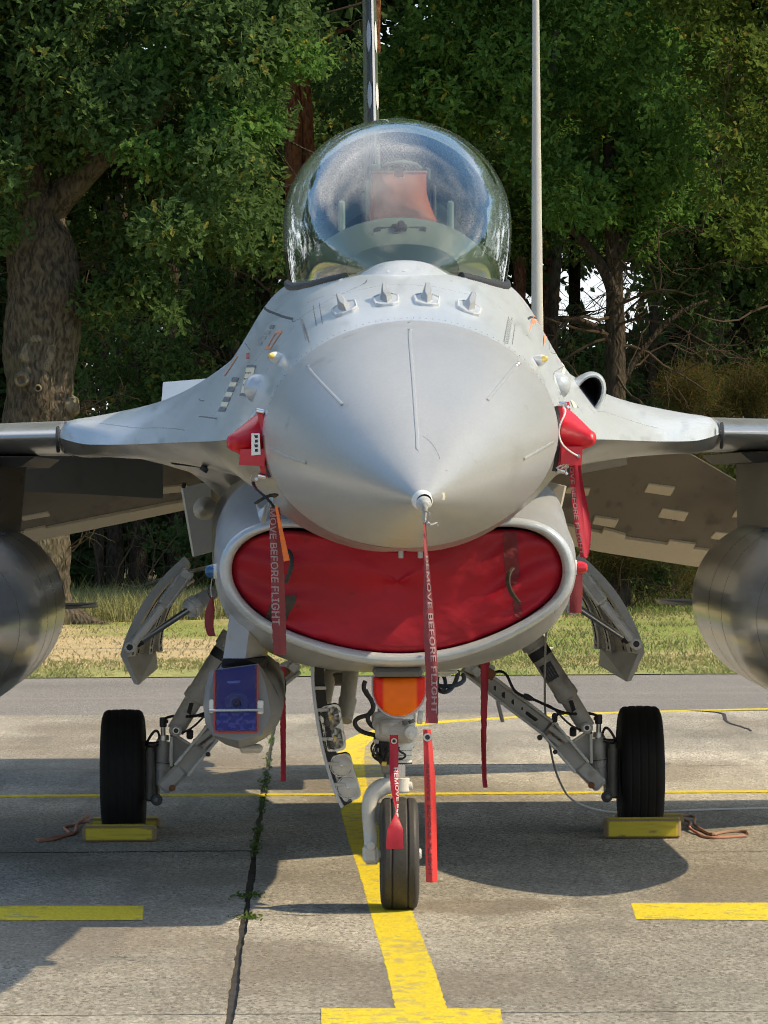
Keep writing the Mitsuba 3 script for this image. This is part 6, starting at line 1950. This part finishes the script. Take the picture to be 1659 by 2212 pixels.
LIMB = LineString([(95, 470), (150, 408), (228, 335)])


def near_limb(C):
    """Keeps clumps that do not hang in front of the forking limb."""
    return np.array([(LIMB.distance(Point(*proj(q))) > 66 or q[1] > YO + .7) and not (570 < proj(q)[0] < 730 and 130 < proj(q)[1] < 400) for q in C])


g = []
C, R = clumps((-120, -180, 640, 330), YO + .3, 2.4, 70, .46, rg)
kp = near_limb(C)
C, R = C[kp], R[kp]
g.append(crown_mesh(C, R, 30000, .105, rg, 'oak', 8, OAKT))
C, R = clumps((190, 330, 590, 560), YO - .3, 1.8, 28, .36, rg)
kp = near_limb(C)
C, R = C[kp], R[kp]
g.append(crown_mesh(C, R, 9500, .10, rg, 'oak', 8, OAKT))
C, R = clumps((300, 90, 660, 330), YO - 1.2, .5, 22, .30, rg)
kp = near_limb(C)
C, R = C[kp], R[kp]
g.append(crown_mesh(C, R, 6000, .10, rg, 'oak', 8, OAKB))
C, R = clumps((200, 560, 420, 690), YO, .6, 9, .22, rg)
g.append(crown_mesh(C, R, 1700, .095, rg, 'oak', 7, OAKT))
C, R = clumps((-60, 300, 30, 560), YO - .9, .3, 8, .22, rg)
g.append(crown_mesh(C, R, 1500, .10, rg, 'oak', 7, OAKT))
C, R = clumps((-80, -80, 180, 370), YO - 1.3, .4, 26, .30, rg)
kp = near_limb(C)
C, R = C[kp], R[kp]
g.append(crown_mesh(C, R, 7500, .11, rg, 'oak', 7, OAKT))
# high crown out of the picture (shades what is below)
C, R = clumps((-900, -900, 700, -220), YO + 2.5, 2, 70, .9, rg)
g.append(crown_mesh(C, R, 9000, .21, rg, 'plain', 6, OAKT))
C, R = clumps((-700, -200, -120, 600), YO + 1, 2, 30, .7, rg)
g.append(crown_mesh(C, R, 5000, .20, rg, 'plain', 6, OAKT))
add_crown(oak, g)
part(oak, 'branches', cat(branch_net([po(rg.uniform(50, 500), rg.uniform(50, 350), YO + .3) for _ in range(16)], rg.normal(size=(16, 3)) + [.4, 0, -.3], 1.3, .022, rg, 2, .06)), 'dark_bark', kind='stuff')


def tree(name, label, u, y, r, lean, top_v, bark, crowns, nbr=10, seed=0, group=None, fork=None, vbr=(480, 800), brl=1.4, thin=True):
    rg = np.random.default_rng(seed)
    t = thing(name, label, 'tree', group)
    x0 = P(u, 1200, y)[0]
    pth = [[x0 + lean * 0, y, -.1]]
    for f in np.linspace(.12, 1, 7):
        z = f * (P(u, top_v, y)[2])
        pth.append([x0 + lean * f + rg.normal() * r * .35, y + rg.normal() * r * .4, z])
    k = part(t, 'trunk', trunk_mesh(pth, [r * 1.45, r * 1.05, r, r * .95, r * .9, r * .8, r * .7, r * .5], 70, 28, .06, seed), bark, smooth=True)
    if fork:
        for fp, fr in fork:
            part(k, 'limb', trunk_mesh([P(a, b, y) for a, b in fp], fr, 30, 16, .06, seed + 1), bark, smooth=True)
    if nbr:
        st, di = [], []
        for _ in range(nbr):
            v = rg.uniform(*vbr)
            z = P(u, v, y)[2]
            s = 1 if rg.random() < .5 else -1
            f = z / P(u, top_v, y)[2]
            st.append([x0 + lean * f, y, z]); di.append([s, rg.normal() * .6, rg.uniform(-.25, .5)])
        part(t, 'branches', branch_net(st, di, brl, r * .16, rg, 3, .03), 'twig_bark' if thin else bark, kind='stuff')
    if crowns:
        gg = []
        for rect, dy, n, cr, cnt, size, kind, tones in crowns:
            C, R = clumps(rect, y, dy, n, cr, rg)
            gg.append(crown_mesh(C, R, cnt, size, rg, kind, 7, tones))
        add_crown(t, gg)
    return t


tree('pine_tree', 'red barked pine with a double trunk left of the canopy', 640, 58.5, .125, .06, -300, 'pine_bark', [((480, -500, 760, -120), 1.5, 14, .6, 4000, .14, 'needle', DEEP)], 7, 21,
     fork=[([(664, 700), (668, 420), (664, 260), (648, 90), (660, -200)], [.10, .085, .08, .075, .06]), ([(630, 190), (668, 140), (700, 95), (760, 60)], [.05, .045, .035, .02]), ([(628, 345), (650, 372), (690, 378)], [.04, .04, .03])], vbr=(150, 750))
tree('pine_tree', 'red barked pine right behind the fin', 822, 64, .12, -.05, -300, 'pine_bark', [((700, -450, 960, -60), 1.5, 14, .7, 4000, .14, 'needle', DEEP)], 9, 22, vbr=(-50, 650))
tree('oak_tree', 'dark trunked oak standing alone right of the pole', 1328, 57.5, .135, -.03, 300, 'dark_bark',
     [((900, -160, 1480, 230), 2.4, 54, .46, 17000, .10, 'oak', OAKB), ((1120, 200, 1520, 430), 1.8, 30, .34, 9500, .10, 'oak', OAKB), ((1180, 420, 1480, 540), .8, 14, .24, 2600, .095, 'oak', OAKB),
      ((830, 60, 1120, 280), .8, 24, .32, 6500, .10, 'oak', OAKB), ((700, -900, 1500, -190), 2.5, 50, .9, 6500, .26, 'plain', OAKB)], 16, 23,
     fork=[([(1328, 640), (1290, 560), (1240, 500), (1170, 430)], [.09, .07, .05, .03]), ([(1328, 560), (1390, 450), (1440, 360), (1490, 280)], [.08, .06, .05, .03]), ([(1330, 760), (1270, 700), (1200, 690), (1120, 720)], [.06, .05, .04, .02]),
           ([(1330, 850), (1400, 740), (1450, 690), (1530, 650)], [.05, .04, .035, .02])], vbr=(430, 900))
tree('birch_tree', 'olive leaved birch with thin twigs at the right edge', 1690, 55.5, .10, .1, -200, 'dark_bark',
     [((1500, -160, 1760, 240), 1.0, 36, .36, 12000, .075, 'plain', OLIVE), ((1560, 220, 1780, 520), .9, 22, .32, 6000, .075, 'plain', OLIVE), ((1500, -900, 2100, -190), 2.0, 26, .9, 3500, .24, 'plain', OLIVE)], 10, 24, vbr=(100, 800))
tree('oak_tree', 'green oak behind the birch, low boughs over the right wing', 1500, 61, .14, .05, 250, 'dark_bark',
     [((1330, 80, 1760, 420), 2.0, 42, .40, 12000, .105, 'oak', OAKB), ((1400, 400, 1760, 640), 1.0, 26, .34, 6500, .105, 'oak', OAKT), ((1450, 600, 1720, 790), 1.0, 12, .30, 2200, .10, 'oak', DEEP)], 14, 25, vbr=(450, 950))
tree('oak_tree', 'shaded oak whose boughs fill the gap behind the canopy', 560, 62, .13, .1, 200, 'dark_bark',
     [((420, 120, 860, 520), 2.0, 36, .42, 11000, .11, 'oak', OAKT), ((380, 480, 680, 700), 1.0, 15, .30, 3200, .10, 'oak', OAKT), ((860, 200, 1250, 520), 1.8, 30, .40, 8000, .11, 'oak', OAKT)], 14, 26, vbr=(450, 950))
# thinner trunks deeper in the wood
SLIM = ['slim dark trunk close to the right of the flag pole', 'reddish pine trunk mostly hidden behind the flag pole', 'shaded trunk between the pole and the dark oak on the right', 'slim trunk just right of the dark oak trunk',
        'second slim trunk right of the dark oak', 'dark trunk under the birch boughs at the right', 'reddish pine trunk left of the flag pole beside the canopy', 'dark trunk right of the big oak, seen also under the left flap',
        'second dark trunk right of the big oak', 'dark trunk above the left strake', 'dark trunk behind the left side of the nose', 'thin trunk close left of the canopy', 'dark trunk at the right edge behind the rust brown conifer', 'thinnest trunk, nearest to the big oak on its right']
for i, (u, y, r, bark) in enumerate(((1203, 66, .075, 'dark_bark'), (1172, 72, .07, 'pine_bark'), (1262, 74, .10, 'dark_bark'), (1410, 68, .07, 'dark_bark'), (1452, 70, .09, 'dark_bark'), (1565, 66, .10, 'dark_bark'), (1128, 70, .10, 'pine_bark'),
                                     (248, 67, .10, 'dark_bark'), (292, 70, .11, 'dark_bark'), (378, 68, .09, 'dark_bark'), (452, 72, .12, 'dark_bark'), (520, 66, .07, 'dark_bark'), (1620, 72, .12, 'dark_bark'), (215, 64, .05, 'dark_bark'))):
    tree('slim_tree', SLIM[i], u, y, r, .25 * math.sin(i * 2.1), -100, bark, None, 8, 60 + i, group='dark trunks in the wood' if bark == 'dark_bark' else 'reddish slim trunks in the wood', vbr=(480, 1000), brl=1.5)

# dense canopy and dark thickets behind, as masses nobody could count
rg = np.random.default_rng(31)
fw = thing('far_wood', 'dark mass of leaves closing the wood behind the first trees', 'wood', kind='stuff')
labels[fw] = {'label': 'dark mass of leaves closing the wood behind the first trees', 'category': 'wood', 'kind': 'stuff'}
g = []
for rect, y, dy, n, r, cnt, size, tones in (((-500, -300, 2200, 440), 72, 3, 260, .9, 60000, .27, DEEP), ((-300, 380, 1160, 600), 73, 3, 80, .7, 17000, .22, DEEP), ((1420, 380, 2100, 760), 72, 2.5, 60, .7, 14000, .22, DEEP),
                                            ((1150, 380, 1450, 560), 76, 2, 22, .55, 2400, .15, DEEP), ((-300, 670, 640, 1265), 74, 3, 140, .65, 30000, .20, DEEP), ((1180, 720, 2100, 1265), 76, 3, 130, .7, 30000, .20, DEEP),
                                            ((1400, 560, 2100, 760), 79, 3, 22, .7, 2500, .16, DEEP), ((-300, 560, 420, 760), 78, 3, 30, .7, 8000, .20, DEEP), ((600, 700, 1160, 1200), 80, 3, 60, .9, 9000, .24, DEEP),
                                            ((-5200, -1500, -450, 1220), 68, 5, 300, 1.7, 40000, .40, OAKT), ((2250, -1500, 6800, 1220), 68, 5, 300, 1.7, 40000, .40, OAKB),
                                            ((-2500, -2000, 4200, -260), 76, 4, 240, 1.8, 32000, .46, DEEP),
                                            ((-14000, -1200, -4800, 1180), 78, 6, 260, 2.4, 12000, .95, OAKT), ((6400, -1200, 15000, 1180), 78, 6, 260, 2.4, 12000, .95, OAKB)):
    C, R = clumps(rect, y, dy, n, r, rg)
    g.append(crown_mesh(C, R, cnt, size, rg, 'plain', 6, tones, shell=.1))
for xs_, tn in ((-66, OAKT), (84, OAKB)):      # the wood goes on along both sides of the apron
    C = np.stack([xs_ + rg.uniform(-5, 5, 320), rg.uniform(-60, 80, 320), rg.uniform(.5, 17, 320)], -1)
    g.append(crown_mesh(C, rg.uniform(1.8, 3.2, 320), 22000, .95, rg, 'plain', 6, tn, shell=.1))
v_ = np.vstack([q[0] for q in g]); nn = np.cumsum([0] + [len(q[0]) for q in g])
scene[fw] = mikit.ply((v_, np.vstack([q[1] + k for q, k in zip(g, nn)])), 'leaf_material', smooth=False, color=np.vstack([q[2] for q in g]))


def bush(name, label, rect, y, dy, n, r, cnt, size, kind, tones, seed, group=None, nst=6):
    rg = np.random.default_rng(seed)
    b = thing(name, label, 'bush', group)
    C, R = clumps(rect, y, dy, n, r, rg)
    x0 = P((rect[0] + rect[2]) / 2, 1200, y)[0]
    st = [[x0 + rg.normal() * .3, y + rg.normal() * .2, 0] for _ in range(nst)]
    part(b, 'stems', branch_net(st, rg.normal(size=(nst, 3)) * .35 + [0, 0, 1], max(.6, P(0, rect[1], y)[2] * .5), .012, rg, 2, -.02), 'twig_bark', kind='stuff')
    add_crown(b, [crown_mesh(C, R, cnt, size, rg, kind, 9, tones, shell=.2)], 'leaves')
    return b


bush('conifer_bush', 'rust brown young conifer above the right wing', (1425, 800, 1520, 1000), 58, .5, 16, .22, 9000, .10, 'needle', RUST, 41)
bush('conifer_bush', 'rust brown conifer at the right edge above the wing', (1530, 790, 1690, 1010), 60, .6, 22, .25, 12000, .10, 'needle', RUST, 42)
bush('conifer_bush', 'reddish brown low conifer seen below the right tailplane', (1220, 1130, 1520, 1290), 57, .6, 26, .22, 13000, .10, 'needle', RUST, 43)
bush('leafy_bush', 'dark green bush at the foot of the wood on the right', (1180, 1100, 1560, 1320), 59, .6, 30, .28, 5000, .08, 'plain', OAKT, 44)
bush('leafy_bush', 'low green undergrowth behind the left gear door', (300, 1150, 520, 1270), 63, .8, 20, .26, 2600, .08, 'plain', DEEP, 45)
bush('leafy_bush', 'dark undergrowth bush right of the big oak trunk', (170, 700, 420, 900), 60, 1.0, 20, .30, 3200, .09, 'oak', OAKT, 46)
bush('leafy_bush', 'shaded undergrowth bush left of the open speed brake', (250, 850, 560, 1050), 66, 1.0, 22, .34, 3000, .11, 'plain', DEEP, 47)
bush('leafy_bush', 'dark undergrowth at the right edge behind the tank', (1560, 1000, 1760, 1290), 62, 1.0, 24, .32, 4500, .09, 'plain', DEEP, 48)
bush('leafy_bush', 'shaded bush behind the gun port', (1200, 720, 1420, 960), 68, 1.0, 20, .34, 2600, .11, 'plain', OAKT, 49)

# fallen birch stem by the left gear door and bare stick across the undergrowth
solo('fallen_stem', tube(smooth_path([P(432, 1290, 58), P(425, 1310, 57.8), P(428, 1330, 57.6), P(405, 1345, 57.5), P(378, 1348, 57.4)], 24), np.linspace(.05, .035, 24), 8), 'wound_wood', 'pale fallen birch stem lying in the grass behind the left gear door', 'log')
solo('dead_branch', tube(smooth_path([P(262, 1262, 61), P(300, 1268, 60.5), P(340, 1255, 60), P(400, 1238, 60), P(455, 1225, 60)], 24), np.linspace(.014, .03, 24), 6), 'wound_wood', 'bare dead branch lying across the undergrowth on the left', 'branch')

# grass: blades on the verge
rg = np.random.default_rng(77)


def blades(n, xr, yr, h, lean, c0, c1, w=.006, patch=None):
    x = rg.uniform(*xr, n); y = rg.uniform(*yr, n) if not callable(yr) else yr(n)
    keep = np.ones(n, bool)
    if patch is not None:
        keep = meshkit.fbm(np.stack([x * .6, y * .35, x * 0 + 4], -1), 3) + rg.normal(size=n) * .06 > patch
    x, y = x[keep], y[keep]; n = len(x)
    hh = h * rg.uniform(.5, 1.3, n)
    a = rg.uniform(0, 2 * np.pi, n)
    z0 = .004 + .14 * np.clip((y - 40) / 14, 0, 1) * meshkit.fbm(np.stack([x * .5, y * .5, x * 0], -1), 3) - .005
    b = np.stack([x, y, z0], -1)
    s = np.stack([np.cos(a), np.sin(a), 0 * a], -1) * w
    l = np.stack([np.sin(a * 3), np.cos(a * 5), 0 * a], -1) * (hh * lean)[:, None]
    up_ = np.array([0, 0, 1.0])
    v = np.stack([b - s, b + s, b + l * .35 + up_ * hh[:, None] * .6 + s * .7, b + l * .35 + up_ * hh[:, None] * .6 - s * .7, b + l + up_ * hh[:, None]], 1)
    f = np.array([(0, 1, 2), (0, 2, 3), (3, 2, 4)])
    ff = f[None] + (np.arange(n) * 5)[:, None, None]
    t = rg.random(n)[:, None]
    col = np.array(c0) * (1 - t) + np.array(c1) * t
    return v.reshape(-1, 3), ff.reshape(-1, 3), np.repeat(col, 5, 0)


gs = [blades(3500, (-5.5, 6.5), (39.78, 40.1), .035, 1.0, (.16, .22, .07), (.40, .35, .18), .005, .46),
      blades(17000, (-5.5, 6.5), (40.0, 43.2), .040, .9, (.15, .22, .06), (.36, .32, .15), .005, .42),
      blades(16000, (-6, 7.5), (41, 56), .035, 1.0, (.44, .36, .21), (.30, .27, .12), .006),
      blades(9000, (-6, 7.5), (54.5, 58.5), .09, .6, (.13, .21, .05), (.30, .29, .12), .008),
      blades(14000, (1.0, 7.5), (42, 58), .055, .8, (.14, .22, .06), (.40, .35, .18), .007, .54)]
gk = thing('grass', 'short mown grass, green and straw coloured, between taxiway and wood', 'grass', kind='stuff')
v_ = np.vstack([q[0] for q in gs]); nn = np.cumsum([0] + [len(q[0]) for q in gs])
scene[gk] = mikit.ply((v_, np.vstack([q[1] + k for q, k in zip(gs, nn)])), 'blade_material', smooth=False, color=np.vstack([q[2] for q in gs]))
gs = [blades(11000, (-4.3, -1.0), (54.6, 58.5), .29, .4, (.46, .42, .23), (.24, .28, .10), .006), blades(4000, (-5.5, 7), (58.5, 63), .35, .4, (.14, .17, .05), (.28, .25, .12), .008),
      blades(2500, (1.5, 7), (57.5, 60), .22, .4, (.16, .20, .06), (.26, .25, .11), .008)]
gk = thing('tall_grass', 'tall dry grass at the edge of the wood', 'grass', kind='stuff')
v_ = np.vstack([q[0] for q in gs]); nn = np.cumsum([0] + [len(q[0]) for q in gs])
scene[gk] = mikit.ply((v_, np.vstack([q[1] + k for q, k in zip(gs, nn)])), 'blade_material', smooth=False, color=np.vstack([q[2] for q in gs]))
# fallen leaves on the verge and weeds in the joint
n = 1500
pos = np.stack([rg.uniform(-5, 6.5, n), 40.0 + 8 * rg.random(n) ** 1.6, np.full(n, .03)], -1)
ax_ = unit(rg.normal(size=(n, 3)) * [1, 1, .3]); nm_ = unit(rg.normal(size=(n, 3)) * .5 + [0, 0, 1]); nm_ = unit(nm_ - ax_ * (nm_ * ax_).sum(1, keepdims=True))
v_, f_, c_ = leaf_mesh(pos, ax_, nm_, rg.uniform(.04, .075, n), 'plain')
fl_ = thing('fallen_leaves', 'pale fallen leaves scattered along the grass edge', 'leaves', kind='stuff')
scene[fl_] = mikit.ply((v_, f_), 'leaf_material', smooth=False, color=np.repeat(np.array([.50, .47, .24]) * rg.uniform(.6, 1.2, (n, 1)), c_, 0))
wd = []
for (u, v, num, sp) in ((575, 1690, 130, .6), (572, 1650, 60, .5), (580, 1740, 110, .5), (565, 1800, 80, .4), (541, 1937, 110, .08), (527, 1985, 90, .06), (583, 1600, 60, .5), (560, 1830, 90, .3)):
    c = G(u, v)
    y = c[1] + rg.normal(size=num) * sp
    x = joint_x(y) + rg.normal(size=num) * .013
    if v > 1900: x = joint_x(y) + .01 + rg.normal(size=num) * .028
    ax_ = unit(rg.normal(size=(num, 3)) * [1, 1, .4] + [0, 0, .35]); nm_ = unit(rg.normal(size=(num, 3)) * .4 + [0, 0, 1]); nm_ = unit(nm_ - ax_ * (nm_ * ax_).sum(1, keepdims=True))
    wd.append((*leaf_mesh(np.stack([x, y, np.full(num, .004)], -1), ax_, nm_, rg.uniform(.010, .026, num), 'plain'), rg.uniform(.7, 1.3, (num, 1))))
v_ = np.vstack([q[0] for q in wd]); nn = np.cumsum([0] + [len(q[0]) for q in wd])
wk_ = thing('joint_weeds', 'small green weeds and moss growing along the joint in the concrete', 'weeds', kind='stuff')
scene[wk_] = mikit.ply((v_, np.vstack([q[1] + k for q, k in zip(wd, nn)])), 'leaf_material', smooth=False, color=np.vstack([np.repeat(np.array([.10, .16, .035]) * q[3], q[2], 0) for q in wd]))
